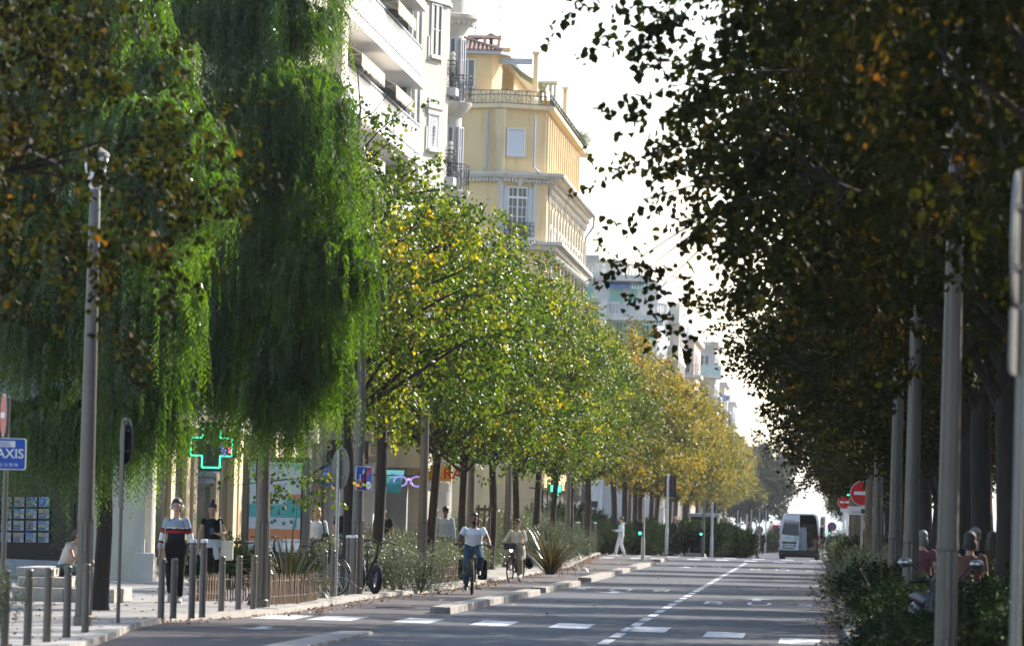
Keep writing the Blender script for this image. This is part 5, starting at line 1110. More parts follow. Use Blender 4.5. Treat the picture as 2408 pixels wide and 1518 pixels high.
# taxi sign post at the left edge
y = 72.; x = P(14, 1100, y).x; t = thing('taxi_sign', 'blue TAXIS station plate under a side-on no entry disc at the left edge', 'sign', (x, y, gz(y))); zt = P(16, 933, y).z-gz(y); pole(t, zt, .032)
disc_plate(t, P(22, 976, y).z-gz(y), .275, R_(-74), m_red, m_alu, bar=True); zc = P(0, 1066, y).z-gz(y); d, q = rect_plate(t, zc, .52, .40, 0, m_blue, rim=m_white)
mb = MB(); mb.box(-.16, .12, -.068, -.064, zc+.085, zc+.165); part('white_label', mb, m_white, d); letters(d, q, 'Station', .05, -.02, zc+.142, m_blue, -.071, 0.); letters(d, q, 'ROSSINI', .046, -.02, zc+.105, m_blue, -.071, 0.); letters(d, q, 'TAXIS', .17, .005, zc, m_white); letters(d, q, '04 93 13 78 78', .052, 0, zc-.14, m_white, bold=.004)
# sign post seen from the side
x, y, z = at(277, 1466); t = thing('sign_post', 'slim post with edge-on round sign and black panel beside the left lamp column', 'sign', (x, y, z)); pole(t, P(295, 985, y).z-z, .026); disc_plate(t, P(300, 1036, y).z-z, .31, R_(112), m_red, m_black); zc = P(288, 1095, y).z-z
d, q = rect_plate(t, zc, .40, 1.12, R_(104), None, -.02, rim=m_black); d.location = (-.03, 0, 0)
# grey disc from behind
x, y, z = at(788, 1401); t = thing('disc_sign', 'large grey round sign seen from behind, turned sideways before a dark trunk', 'sign', (x, y, z)); pole(t, P(803, 1058, y).z-z, .034, m_galv); disc_plate(t, P(801, 1100, y).z-z, .385, R_(180-60), m_blue, m_pole)
# blue zone sign
x, y, z = at(836, 1397); t = thing('zone_sign', 'blue end-of-zone sign with car, walker, 20 and a red slash on the lamp column', 'sign', (x+.07, y-.12, z)); zc = P(850, 1124, y).z-z; d, q = rect_plate(t, zc, .47, .46, R_(54), m_blue)
q3 = q
mb = MB(); mb.bar((-.21, -.065, zc-.21), (.21, -.065, zc+.21), .05, .006, up=(0, 1, 0)); mb.tf(0, q); part('red_slash', mb, m_red, d)
mb = MB(); mb.box(-.06, .07, -.064, -.061, zc+.10, zc+.14); mb.box(-.035, .045, -.064, -.061, zc+.14, zc+.18); mb.box(-.05, -.02, -.064, -.061, zc+.08, zc+.10); mb.box(.03, .06, -.064, -.061, zc+.08, zc+.10); mb.tf(0, q); part('car_symbol', mb, m_white, d)
mb = MB(); mb.disc((-.12, -.063, zc+.05), .024, .003, 12); mb.bar((-.12, -.063, zc+.02), (-.12, -.063, zc-.08), .045, .003, up=(0, 1, 0)); mb.bar((-.12, -.063, zc-.06), (-.17, -.063, zc-.18), .022, .003, up=(0, 1, 0)); mb.bar((-.12, -.063, zc-.06), (-.08, -.063, zc-.18), .022, .003, up=(0, 1, 0)); mb.bar((-.12, -.063, zc), (-.18, -.063, zc-.05), .016, .003, up=(0, 1, 0)); mb.tf(0, q); part('walker_symbol', mb, m_white, d)
mb = MB(); mb.disc((.12, -.063, zc-.13), .075, .003, 24); mb.tf(0, q); c_ = part('speed_disc', mb, m_white, d); letters(c_, q, '20', .085, .12, zc-.13, m_ink, -.069, .006)
mb = MB(); mb.box(.0, .09, -.03, .0, zc-.2, zc+.2); part('backing_box', mb, m_black, t)
# round sign and plate from behind, before the crossing
y = 236.; x = (1345-1925)*y/F; z = gz(y); t = thing('round_sign', 'round sign and plate seen from behind in front of the left trees near the crossing', 'sign', (x, y, z)); pole(t, P(1347, 1127, y).z-z, .035, m_galv); zc = P(1347, 1145, y).z-z
mb = MB(); mb.disc((0, .05, zc), .34, .02, 32); d = part('sign_disc', mb, m_alu, t); [part('bracket', MB().box(-.17, .17, .02, .04, zc+s-.015, zc+s+.015), m_galv, d) for s in (-.15, .15)]
zc = P(1346, 1170, y).z-z; mb = MB(); mb.box(-.36, .36, .04, .06, zc-.12, zc+.12); part('sign_plate', mb, m_alu, t, bevel=.02); mb = MB(); mb.box(-.06, .06, -.14, -.03, zc-.14, zc+.1); part('control_box', mb, m_black, t)
y = 232; x = (1339-1925)*y/F; t = thing('signal_post', 'bare pale post beside the round sign seen from behind', 'post', (x, y, gz(y))); pole(t, 1.3, .055, m_galv); mb = MB(); mb.lathe([(.045, 1.3), (.045, P(1340, 1157, y).z-gz(y))], 12); part('upper_post', mb, m_galv, t, 30)
# ---- traffic signals
m_green = M('green_lamp', (.05, .6, .35), .3, emit=(.05, 1., .55), es=2.6); m_off = M('lamp_off', (.03, .02, .02), .3); m_redl = M('red_lamp', (.6, .03, .02), .3, emit=(1., .08, .03), es=4.)
def sig_post(x, y, z, h, label, sleeve=1.0, m_=None):
    t = thing('signal_post', label, 'traffic signal', (x, y, z)); mb = MB(); mb.lathe([(.075, 0), (.075, sleeve), (.055, sleeve+.06), (.055, h), (.03, h+.02)], 14); part('post', mb, m_ or m_galv, t, 30); return t
def sig_head(t, z, w_, h_, x=0., y=-.12, lit=None, n=3, back=False):
    mb = MB(); mb.box(x-w_/2, x+w_/2, y-.1, y+.1, z, z+h_); hd = part('signal_head', mb, m_black, t, bevel=.015)
    if back: mb = MB(); mb.box(x-w_/2-.07, x+w_/2+.07, y-.13, y-.115, z-.06, z+h_+.06); part('backboard', mb, m_black, hd); return hd
    for k in range(n):
        zc = z+h_*(k+.5)/n; mb = MB(); mb.disc((x, y-.105, zc), min(w_*.30, h_/n*.34), .01, 16); part('lens', mb, m_off if lit is None or lit[0] != k else lit[1], hd); mb = MB(); mb.lathe([(w_*.4, 0), (w_*.4, .09)], 12, (0, 0, 0), 0, math.pi); mb.v = [(p[0]+x, y-.1-p[2], p[1]+zc) for p in mb.v]; part('hood', mb, m_black, hd)
    return hd
y = 250.5; t = sig_post((1388-1925)*y/F, y, gz(y), 3.5, 'tall slim pale signal post left of the woman in white', 1.05); mb = MB(); mb.box(.04, .34, -.1, .14, 2.0, 2.28); part('signal_head', mb, m_black, t, bevel=.02); mb = MB(); mb.box(.06, .2, -.08, .1, .95, 1.35); part('push_button', mb, m_black, t, bevel=.02)
y = 252.5; t = sig_post((1570-1925)*y/F, y, gz(y), 3.55, 'tall pale post with backward black signal head, right of the woman in white', 1.15); sig_head(t, 2.62, .24, .82, .1, .14, back=False, n=0); mb = MB(); mb.box(-.16, .36, .22, .24, 2.55, 3.5); part('backboard', mb, m_black, t)
x, y = gx(1511, 1319); t = sig_post(x, y, G(y), 2.42, 'short stout bicycle signal post with a green bicycle light at the divider end', .88); bsz = 1.02; hd = sig_head(t, 1.0, .2, .5, -.12, -.05, (0, m_green), 3); mb = MB(); mb.box(-.6, .5, -.3, .3, -.02, .03); part('base_plate', mb, m_conc, t)
y = 256.; t = sig_post((1656-1925)*y/F, y, G(y), 2.6, 'grey signal post with a small green light before the dark shrubs', 1.5, m_pole); sig_head(t, .95, .16, .3, -.1, -.05, (0, m_green), 2)
y = 258.; t = sig_post((1676-1925)*y/F, y, G(y), 2.45, 'slim pale signal post in sunlight right of the dark-coated man', .9); sig_head(t, 2.1, .2, .4, .06, .14, n=0)
for (px, yy, h, hd, lb) in ((1736, 330, 2.9, 1, 'far signal post with dark head at the end of the shrubs'), (1757, 352, 2.7, 0, 'far thin pole left of the man in green'), (1768, 375, 3.1, 1, 'far pole behind the man in green'), (1787, 395, 3.0, 2, 'far signal pole with a small round sign near the sea'), (1802, 430, 3.2, 1, 'farthest signal pole with head against the sea'), (1742, 345, 2.2, 0, 'far stubby pole near the pedestrians'), (1780, 385, 2.3, 0, 'far thin post next to the round sign pole')):
    z = G(yy); t = sig_post((px-1925)*yy/F, yy, z, h, lb, .8)
    if hd: sig_head(t, h-.75, .3, .8, 0, .1, n=0)
    if hd == 2: mb = MB(); mb.disc((0, -.08, 1.75), .3, .02, 20); part('sign_disc', mb, m_alu, t)
for px, yy, zz, lb in ((1654, 262, 1.05, ''),): pass
y = 250.; x = (1992.5-1925)*y/F; z = G(y)+.07; t = sig_post(x, y, z, 2.55, 'white signal post with a bright green traffic light beside the no entry sign', .9, m_white); sig_head(t, P(1991.5, 1163.6, y).z-z-.14, .30, .86, 0, -.06, (0, m_green), 3)
y = 247.; t = sig_post((1985-1925)*y/F, y, G(y)+.07, 2.2, 'second white post with a small no entry disc left of the green traffic light', .9, m_white); d = disc_plate(t, P(1990, 1180, y).z-G(y)-.07, .3, 0, m_red, m_alu, bar=True); rect_plate(t, P(1987, 1199, y).z-G(y)-.07, .34, .16, 0, None); sig_head(t, P(1988, 1193, y).z-G(y)-.4, .2, .5, -.2, .06, n=0)
# no entry sign on the right
y = 162.; x = (2027-1925)*y/F; z = G(y)+.07; t = thing('no_entry_sign', 'red no entry disc with SAUF BUS TAXIS plate beside the right-hand lamp columns', 'sign', (x, y, z)); zc = P(2027, 1159, y).z-z; pole(t, zc+.35, .035, m_galv); d = disc_plate(t, zc, .36, 0, m_red, m_alu, bar=True)
zp = P(2013, 1199.5, y).z-z; d, q = rect_plate(t, zp, .84, .235, 0, None); letters(d, q, 'SAUF', .075, .05, zp+.05, m_ink, -.062, .004); letters(d, q, 'BUS/TAXIS/VELOS', .075, 0, zp-.05, m_ink, -.062, .004); mb = MB(); mb.disc((.03, -.064, zp-.02), .075, .002, 8); part('sticker', mb, M('sticker_green', (.03, .09, .05), .5), d)
y = 330.; t = thing('no_parking_sign', 'small round blue and red no parking sign right of the white van', 'sign', ((1947-1925)*y/F+.25, y, G(y))); zc = P(1947, 1237, y).z-G(y); pole(t, zc+.2, .03, m_galv); d = disc_plate(t, zc, .27, 0, m_red, m_alu); mb = MB(); mb.disc((0, -.062, zc), .2, .003, 24); part('face', mb, m_blue, d); mb = MB(); mb.bar((-.17, -.066, zc+.17), (.17, -.066, zc-.17), .05, .003, up=(0, 1, 0)); part('red_slash', mb, m_red, d)
y = 300.; t = sig_post((1949.5-1925)*y/F+.05, y, G(y), 1.9, 'post with a tiny green light beyond the van door', .8); sig_head(t, P(1949, 1256, y).z-G(y), .18, .3, 0, -.1, (0, m_green), 2)
# out of focus sign post at the right edge
y = 33.; x = P(2392, 1300, y).x; z = G(y)+.1; t = thing('sign_post', 'blurred metal sign post with edge-on plates at the right edge of the photo', 'sign', (x, y, z)); pole(t, P(2385, 400, y).z-z, .03, m_alu); k = y/F
for (a, b, w_, lb) in ((400, 715, .0, 1), (725, 880, 0, 2)):
    zc = P(2370, (a+b)/2, y).z-z; r = (b-a)/2*k
    if lb == 1: disc_plate(t, zc, r, R_(-95), m_white, m_alu)
    else: rect_plate(t, zc, .5, 2*r, R_(-95), m_white, rim=m_alu)
# ---- advertising panel
y = 118.; a, b = P(577, 1300, y), P(712, 1076, y); z = gz(y); w_ = b.x-a.x; zt = b.z-z; t = thing('advertising_panel', 'dark framed advertising panel with a beach poster behind the flax plant', 'advertising panel', (a.x, y, z))
mb = MB(); mb.box(0, w_, 0, .28, .30, zt); mb.box(w_*.3, w_*.7, .05, .23, 0, .3); part('case', mb, M('panel_frame', (.05, .046, .042), .4, .3), t, bevel=.015); mb = MB(); mb.box(w_+.02, w_+.17, -.05, .3, .1, zt+.02); part('side_post', mb, M('panel_frame_light', (.11, .10, .09), .4, .3), t, bevel=.01)
px_ = lambda p: P(p, 1200, y).x-a.x; pz_ = lambda p: P(660, p, y).z-z
def pq(mb, xa, xb, za, zb, d): mb.box(xa, xb, -.004-d*.003, -.002-d*.003, zb, za); return mb
L_, Rr = px_(586), px_(707); po = part('poster', pq(MB(), L_, Rr, pz_(1086), pz_(1297), 0), M('poster_paper', (.50, .52, .52), .5, var=.04), t)
m_teal, m_or = M('poster_teal', (.08, .34, .32), .5, var=.08), M('poster_orange', (.55, .20, .08), .5, var=.08)
part('sea_band', pq(MB(), L_, Rr, pz_(1185), pz_(1216), 1), m_teal, po); part('orange_band', pq(MB(), L_, Rr, pz_(1243), pz_(1272), 1), m_or, po); part('orange_band', pq(MB(), px_(677), Rr, pz_(1160), pz_(1185), 1), m_or, po)
mb = MB()
for px, py in ((635, 1200), (656, 1203), (668, 1192), (690, 1196)): x0, z0 = px_(px), pz_(py); mb.add([(x0-.04, -.012, z0-.06), (x0+.04, -.012, z0-.06), (x0, -.012, z0+.08)], [(0,1,2)])
for px, py in ((640, 1226), (647, 1222), (668, 1228), (686, 1224), (694, 1230)): mb.box(px_(px)-.03, px_(px)+.03, -.012, -.010, pz_(py)-.05, pz_(py)+.02)
part('figures', mb, M('poster_dark', (.04, .13, .15), .5), po); mb = MB(); x0 = px_(694); mb.tube([(x0-.02, -.012, pz_(1243)), (x0+.02, -.012, pz_(1215)), (x0, -.012, pz_(1182))], [.03, .022, .018], 5)
for k in range(7): aa = -.3+k*.62; mb.add([(x0, -.014, pz_(1182)), (x0+.13*math.cos(aa)-.03, -.014, pz_(1182)+.11*math.sin(aa)+.05), (x0+.24*math.cos(aa), -.014, pz_(1182)+.12*math.sin(aa)-.02)], [(0,1,2)])
part('palm_figure', mb, m_teal, po); mb = MB(); mb.box(px_(690), Rr, -.013, -.011, pz_(1102), pz_(1090)); part('corner_ribbon', mb, m_teal, po); mb = MB(); mb.box(px_(668), Rr, -.013, -.011, pz_(1290), pz_(1266)); part('white_label', mb, m_white, po)
for tx, s, px, py, m_ in (('ANIMALES', .07, 660, 1094, m_ink), ('VILLE DE NICE', .07, 688, 1272, m_ink), ('ANIMATION', .06, 665, 1166, m_ink), ('MERCI ANIMATION', .05, 645, 1270, m_white), ('EN MER', .05, 645, 1276, m_white)):
    mb = MB(); text_mb(mb, tx, s, (px_(px), -.016, pz_(py)), bold=.004); part('lettering', mb, m_, po)
# ---- stone seat, letter box, sign lights
x0, y0 = gx(28, 1411, SW); t = thing('stone_seat', 'stepped pale stone seat in front of the property window', 'seat', (x0, y0, gz(y0))); k = y0/F
for (a, b, za, zb, d0, nm) in ((28, 272, 0, .22, 0, 'lower_step'), (30, 152, .225, .38, .5, 'middle_step'), (18, 110, .385, .53, .9, 'top_step')):
    mb = MB(); xa = (a-28)*k; xb = (b-28)*k; nseg = max(1, int((xb-xa)/.75))
    for i in range(nseg): mb.box(xa+(xb-xa)*i/nseg, xa+(xb-xa)*(i+1)/nseg-.008, d0, d0+2.4, za, zb)
    part(nm, mb, M('limestone', (.42, .38, .33), .85, var=.2, scale=3, stain=.35, fine=(25, .12)) if nm == 'lower_step' else bpy.data.materials['limestone'], t, bevel=.012)
q = P(330, 1286, 121.); t = thing('letter_box', 'pale grey letter box on the metal column left of the woman with headphones', 'letter box', (q.x, 121.15, q.z)); mb = MB(); mb.box(-.085, .085, -.12, 0, -.17, .17); b_ = part('box', mb, M('box_grey', (.42, .43, .44), .5), t, bevel=.012); mb = MB(); mb.box(-.07, .07, -.125, -.12, .11, .13); part('slot', mb, m_ink, t); mb = MB(); mb.box(-.02, .02, -.125, -.12, -.12, -.1); part('label_plate', mb, m_ink, t)
m_neon = M('neon_green', (.1, .7, .4), .4, emit=(.06, 1., .50), es=1.5); m_case = M('cross_case', (.006, .035, .022), .4); m_led = M('led_violet', (.4, .3, .8), .4, emit=(.45, .35, 1.), es=.9); m_ledb = M('led_blue', (.1, .1, .9), .4, emit=(.12, .10, 1.), es=2.5); m_ledr = M('led_red', (.9, .1, .2), .4, emit=(1., .08, .16), es=2.5)
def cross(px, py, y, sz, rz, label, filled=False):
    c = P(px, py, y); t = thing('pharmacy_cross', label, 'lit sign', (c.x, y, c.z), rz); a, b = sz*.2, sz*.46
    pts = [(-a, -b), (a, -b), (a, -a), (b, -a), (b, a), (a, a), (a, b), (-a, b), (-a, a), (-b, a), (-b, -a), (-a, -a)]; mb = MB(); mb.prism([(x*1.22, z*1.18) for x, z in pts], -.08, .08, 'y'); part('case', mb, m_case, t); mb = MB()
    if filled: mb.prism([(x*.95, z*.95) for x, z in pts], -.095, -.085, 'y')
    else:
        for p, q in zip(pts, pts[1:]+pts[:1]): mb.bar((p[0], -.095, p[1]), (q[0], -.095, q[1]), .032, .02, up=(0, 1, 0))
    part('neon', mb, m_neon, t); mb = MB(); mb.bar((-b*1.3, 0, 0), (-b*1.3-1.2, 0, 0), .06, .06); part('bracket', mb, m_black, t); return t, a, b
t, a, b = cross(498, 1050, 126.5, 1.0, 0, 'big green neon pharmacy cross behind the pepper fronds above the two women'); mb = MB(); [mb.ell((.24+.028*i, -.10, .04-.03*abs(j)+.03*j), .012, .01, .012, 6, 4) for i in range(4) for j in range(-3, 4)]; part('blue_lights', mb, m_ledb, t); mb = MB(); [mb.ell((.40+.02*i, -.10, -.02-.03*j), .016, .01, .016, 6, 4) for i in range(3) for j in range(4)]; part('red_lights', mb, m_ledr, t)
cross(1304, 1148, 262, .75, R_(48), 'small far green pharmacy cross left of the round sign seen from behind', True)
y = 164.; c = P(961, 1131, y); t = thing('spectacles_sign', 'lit pair of spectacles outlined in violet bulbs over the optician', 'lit sign', (c.x, y, c.z)); k = y/F
for s in (-1, 1):
    mb = MB()
    for rr in (1., .84): [mb.ell((s*19.6*k+16.3*k*rr*math.cos(a), 0, 12.6*k*rr*math.sin(a)), .011, .011, .011, 6, 4) for a in np.linspace(0, 6.28, 34)]
    part('lens_outline', mb, m_led, t); mb = MB(); n = 30
    pr = [V((s*19.6*k+15.*k*math.cos(a), .03, 11.4*k*math.sin(a))) for a in np.linspace(0, 6.283, n+1)]; mb.tube(pr, .028, 6, False); part('rim', mb, m_black, t)
mb = MB(); [mb.ell((e*.022, 0, .05+.03*math.cos(e*.6)), .014, .014, .014, 6, 4) for e in range(-2, 3)]; mb.ell((0, .02, .05), .08, .02, .02, 8, 5); part('bridge', mb, m_led, t); mb = MB(); mb.bar((-1.1, .05, .16), (.3, .05, .16), .03, .03); part('bracket', mb, m_black, t)
# ---- palings around the planters
def fence(pts, h, label, step=.14):
    t = thing('paling_fence', label, 'fence', (pts[0][0], pts[0][1], gz(pts[0][1]))); mb = MB(); o = V((pts[0][0], pts[0][1], 0))
    for a, b in zip(pts, pts[1:]):
        a, b = V((*a, 0))-o, V((*b, 0))-o; L_ = (b-a).length; u = (b-a)/L_; n = int(L_/step)
        for i in range(n):
            p = a+u*(i*step+rnd.uniform(-.012, .012)); hh = h*rnd.uniform(.9, 1.04); wv = u*.024; nn = V((-u.y, u.x, 0))*.008; ln = V((rnd.uniform(-.02, .02), 0, hh))
            mb.add([p-wv-nn, p+wv-nn, p+wv+nn, p-wv+nn, p-wv*.8-nn+ln, p+wv*.8-nn+ln, p+wv*.8+nn+ln, p-wv*.8+nn+ln], [(0,3,2,1),(4,5,6,7),(0,1,5,4),(1,2,6,5),(2,3,7,6),(3,0,4,7)])
    f = part('pale', mb, m_wood, t); f['kind'] = 'stuff'; mb = MB()
    for a, b in zip(pts, pts[1:]):
        for zz in (.14, h*.8): mb.tube([V((*a, zz))-o, V((*b, zz))-o], .006, 4)
    part('wire', mb, m_galv, t); return t
g2 = lambda px, py: gx(px, py, SW)
a, b = g2(460, 1413), g2(590, 1410); fence([(a[0], a[1]+4), a, b, (b[0], b[1]+4)], .47, 'low chestnut paling fence below the woman with the bun')
a, b = g2(632, 1421), g2(716, 1416); fence([(a[0], a[1]+2.5), a, b, (b[0], b[1]+2.5)], .5, 'low chestnut paling fence around the bronze flax plant', .115)
a, b = g2(1012, 1372), g2(1120, 1362); fence([a, b], .42, 'low chestnut paling fence left of the bearded cyclist under the hedge')
a = (kl(240)-.5, 240.); fence([(a[0]-.2, 243), (a[0], 251)], .5, 'far low paling fence at the end of the left bed by the crossing')
for (px, y, lb) in ((1139, 163, 'wooden stake guard with crossbar around a young tree behind the bearded cyclist'), (1381, 243, 'pale stake guard of a young bare tree near the crossing')):
    x = (px-1925)*y/F; t = thing('stake_guard', lb, 'tree guard', (x, y, gz(y)))
    for dx, dy in ((-.16, 0), (.16, 0), (0, .3)): mb = MB(); mb.tube([(dx, dy, 0), (dx, dy, 1.85)], .035, 8); part('stake', mb, m_wood, t, True)
    mb = MB(); mb.bar((-.25, -.03, 1.72), (.25, -.03, 1.72), .04, .1); part('crossbar', mb, m_wood, t)
x = (1383-1925)*244/F; t = thing('young_tree', 'thin bare young tree right of the round sign seen from behind', 'tree', (x, 244, gz(244))); mb = MB(); mb.tube([(0, 0, 0), (-.05, 0, 1.5), (.0, 0, 3), (-.1, 0, 4.3)], [.045, .035, .025, .008], 6); part('trunk', mb, m_alu, t, True); mb = MB()
for i in range(9): zz = 1.9+i*.25; s = 1 if i % 2 else -1; mb.tube([(0, 0, zz), (s*.25, .05, zz+.5), (s*rnd.uniform(.3, .5), .1, zz+1.1)], [.014, .009, .003], 4)
part('branch', mb, m_alu, t, True)
# ---- bus shelter beyond the crossing
y = 300.; a, b = P(1622, 1265, y), P(1688, 1216, y); z = G(y); t = thing('bus_shelter', 'dark bus shelter with a purple advertisement under the far left trees', 'bus shelter', (a.x, y, z)); w_ = b.x-a.x; mb = MB(); mb.box(-.1, w_+.1, -.3, 1.4, b.z-z, b.z-z+.2); part('roof', mb, m_zinc, t, bevel=.03)
for x in (.05, w_-.05): mb = MB(); mb.box(x-.04, x+.04, 0, .08, 0, b.z-z); part('post', mb, m_black, t)
mb = MB(); mb.box(.05, w_-.05, 1.3, 1.33, .2, b.z-z); part('glass_back', mb, m_glass, t); mb = MB(); mb.box(.15, .15+w_*.7, -.1, .02, .7, 2.); ad = part('advert', mb, M('purple_poster', (.10, .01, .09), .4), t); mb = MB(); text_mb(mb, 'Nuit', .3, (w_*.5, -.11, 1.6)); text_mb(mb, 'de la danse', .2, (w_*.5, -.11, 1.2)); part('lettering', mb, M('purple_letters', (.4, .12, .35), .5), ad)
# ================================================================ people
def skinmat(n, c): return M(n, c, .55, var=.06, scale=12, spec=.35)
m_sk1, m_sk2, m_sk3 = skinmat('skin_light', (.50, .30, .22)), skinmat('skin_tan', (.36, .20, .135)), skinmat('skin_brown', (.17, .09, .06))
m_eye, m_lip, m_brow = M('eye_dark', (.02, .015, .012), .3), M('lip', (.36, .13, .11), .5), M('brow', (.03, .02, .015), .8)
def cl(n, c, **k): return M(n, c, .9, var=.10, scale=9, bump=.25, bscale=45, spec=.15, **k)
c_white, c_navy, c_black, c_jean, c_cream = cl('cloth_white', (.72, .73, .76)), cl('cloth_navy', (.012, .016, .030)), cl('cloth_black', (.010, .010, .011)), cl('cloth_denim', (.045, .075, .12)), cl('cloth_cream', (.66, .60, .46))
c_beige, c_redc, c_orange, c_pink, c_green, c_ldenim, c_mint, c_khaki, c_grey = cl('cloth_beige', (.42, .35, .27)), cl('cloth_red', (.38, .02, .02)), cl('cloth_orange', (.75, .22, .02)), cl('cloth_pink', (.55, .27, .27)), cl('cloth_green', (.03, .09, .05)), cl('cloth_pale_denim', (.36, .43, .50)), cl('cloth_pale_mint', (.50, .55, .50)), cl('cloth_green_grey', (.10, .14, .11)), cl('cloth_grey', (.15, .15, .16))
h_brown, h_black, h_blond, h_grey, h_red = M('hair_brown', (.035, .018, .010), .5, var=.4, scale=30), M('hair_black', (.008, .007, .007), .4, var=.3), M('hair_blond', (.45, .28, .13), .5, var=.35, scale=30), M('hair_grey', (.22, .21, .20), .6, var=.3, scale=30), M('hair_auburn', (.085, .024, .012), .5, var=.4, scale=30)
BASE = dict(pel=(0, 0, .93), chest=(0, 0, 1.27), neck=(0, .005, 1.425), head=(0, -.02, 1.565), turn=0., nod=0.,
            sR=(-.172, 0, 1.352), eR=(-.225, .02, 1.10), wR=(-.235, -.06, .86), sL=(.172, 0, 1.352), eL=(.225, .02, 1.10), wL=(.235, -.06, .86),
            hR=(-.085, 0, .90), kR=(-.095, -.02, .49), aR=(-.10, .02, .085), hL=(.085, 0, .90), kL=(.095, -.02, .49), aL=(.10, .02, .085), hdR=(0, -.1, -1), hdL=(0, -.1, -1), curl=.35, tR=None, tL=None)
SC = 1.
def hand(mb, w, d, out, curl=.35):
    """palm, four bent fingers of unequal length and a thumb from the side of the palm"""
    w = V(w); d = V(d).normalized(); o = V(out); o = (o-d*o.dot(d)).normalized(); n = d.cross(o)     # o: thumb side
    mb.loft([w-d*.02, w+d*.02, w+d*.06, w+d*.092], [(.024, .018), (.036, .016), (.041, .014), (.036, .011)], side=o, n=10)
    for i, (f, ln) in enumerate(((.027, .072), (.009, .080), (-.010, .075), (-.028, .058))):
        a = w+d*.085+o*f; c1 = d*math.cos(curl*.7)+n*math.sin(curl*.7); c2 = d*math.cos(curl*1.7)+n*math.sin(curl*1.7); c3 = d*math.cos(curl*2.6)+n*math.sin(curl*2.6); b = a+c1*ln*.45; c = b+c2*ln*.32
        mb.tube([a-d*.02, a, b, c, c+c3*ln*.25], [.0095, .0095, .0088, .008, .006], 7)
    a = w+d*.025+o*.03; mb.tube([a-o*.015, a, a+d*.03+o*.02+n*.01, a+d*.058+o*.022+n*.022], [.012, .0115, .010, .007], 7)
def person(label, loc, rz, H, pose, skin, top, bottom, hair, shoes, sleeves=.45, vox=.011, group=None, hairstyle='short', legw=1., topw=1., toplen=.90, shw=1., top_assign=None, barefoot=False, legs_to=1., beard=False, glasses=False, name='person', skirt=False, neckline=.0):
    J = dict(BASE)
    if shw != 1.:
        for k_ in ('sR', 'eR', 'wR', 'sL', 'eL', 'wL'): J[k_] = (J[k_][0]*shw, *J[k_][1:])
    J.update(pose); j = lambda k: V(J[k]); t = thing(name, label, 'person', loc, rz, group); t.scale = (H/1.69,)*3
    mb = MB(); pel, ch, nk, hd = j('pel'), j('chest'), j('neck'), j('head'); up = (ch-pel).normalized()
    lowp = pel-up*.10; wst = pel.lerp(ch, .42)+V((0, .0, 0)); shl = (j('sR')+j('sL'))/2
    tor = [lowp, pel, wst, ch, ch.lerp(shl, .75), shl+(nk-shl)*.35]; sdv = (j('sL')-j('sR')).normalized(); sw = min(1.15, (j('sL')-j('sR')).length/.35)
    trad = [(.13, .095), (.165*topw, .112*topw), (.138*topw, .10*topw), (.158*topw*min(1, sw+.04), .112*topw), (.138*sw, .088), (.092*sw, .062)]
    mb.loft(tor, trad, side=sdv, n=16); mb.tube([nk-V((0, 0, .05)), nk, hd-V((0, 0, .03))], [.062, .052, .052], 12)
    rot = Matrix.Rotation(J['turn'], 3, 'Z') @ Matrix.Rotation(J['nod'], 3, 'X'); hp = lambda x, y, z: hd+rot @ V((x, y, z))
    mb.ell(hp(0, .012, .035), .074, .092, .088, 16, 12, rot); mb.loft([hp(0, -.012, .03), hp(0, -.03, -.04), hp(0, -.052, -.10)], [(.068, .075), (.058, .058), (.030, .028)], side=tuple(rot @ V((1, 0, 0))), n=14)
    mb.tube([hp(0, -.082, .018), hp(0, -.096, -.012), hp(0, -.104, -.032)], [.009, .012, .013], 8); mb.ell(hp(0, -.080, -.067), .022, .013, .010, 10, 6)
    for s in (-1, 1): mb.ell(hp(s*.075, .012, -.005), .012, .02, .032, 8, 6); mb.ell(hp(s*.03, -.07, .028), .02, .012, .008, 8, 5)
    for s, a in ((-1, 'R'), (1, 'L')):
        S, E, Wr = j('s'+a), j('e'+a), j('w'+a); mb.tube([S, S.lerp(E, .35), E, E.lerp(Wr, .3), Wr], [.054, .047, .038, .039, .027], 12)
        mb.ell(S, .053, .053, .053, 12, 8); hand(mb, Wr, J['hd'+a], (-s*.6, -.9, .2) if J.get('th'+a) is None else J['th'+a], J['curl'])
        Hh, K, A = j('h'+a), j('k'+a), j('a'+a); mb.tube([Hh+V((0, 0, .03)), Hh.lerp(K, .4), K, K.lerp(A, .3), A], [.088, .074, .054, .054, .038], 12)
        td = V(J['t'+a]) if J['t'+a] else V((s*.15, -1, 0)); td.normalize(); mb.loft([A+td*-.055-V((0, 0, .045)), A-V((0, 0, .045))+td*.03, A-V((0, 0, .058))+td*.12, A-V((0, 0, .066))+td*.165], [(.033, .032), (.038, .036), (.042, .024), (.028, .014)], side=(-td.y, td.x, 0), n=10)
    eyes = [hp(s*.031, -.078, .012) for s in (-1, 1)]; lip = hp(0, -.09, -.066); brow = [hp(s*.032, -.078, .033) for s in (-1, 1)]
    def asg(c):
        if min((c-e).length for e in eyes) < .0095: return 1
        if abs((rot.inverted() @ (c-lip)).z) < .011 and (c-lip).length < .026: return 2
        for b in brow:
            q = rot.inverted() @ (c-b)
            if abs(q.z) < .005 and abs(q.x) < .020 and abs(q.y) < .03: return 3
        return 0
    fuse('body', mb, vox*.82, [skin, m_eye, m_lip, m_brow], t, 2, asg)
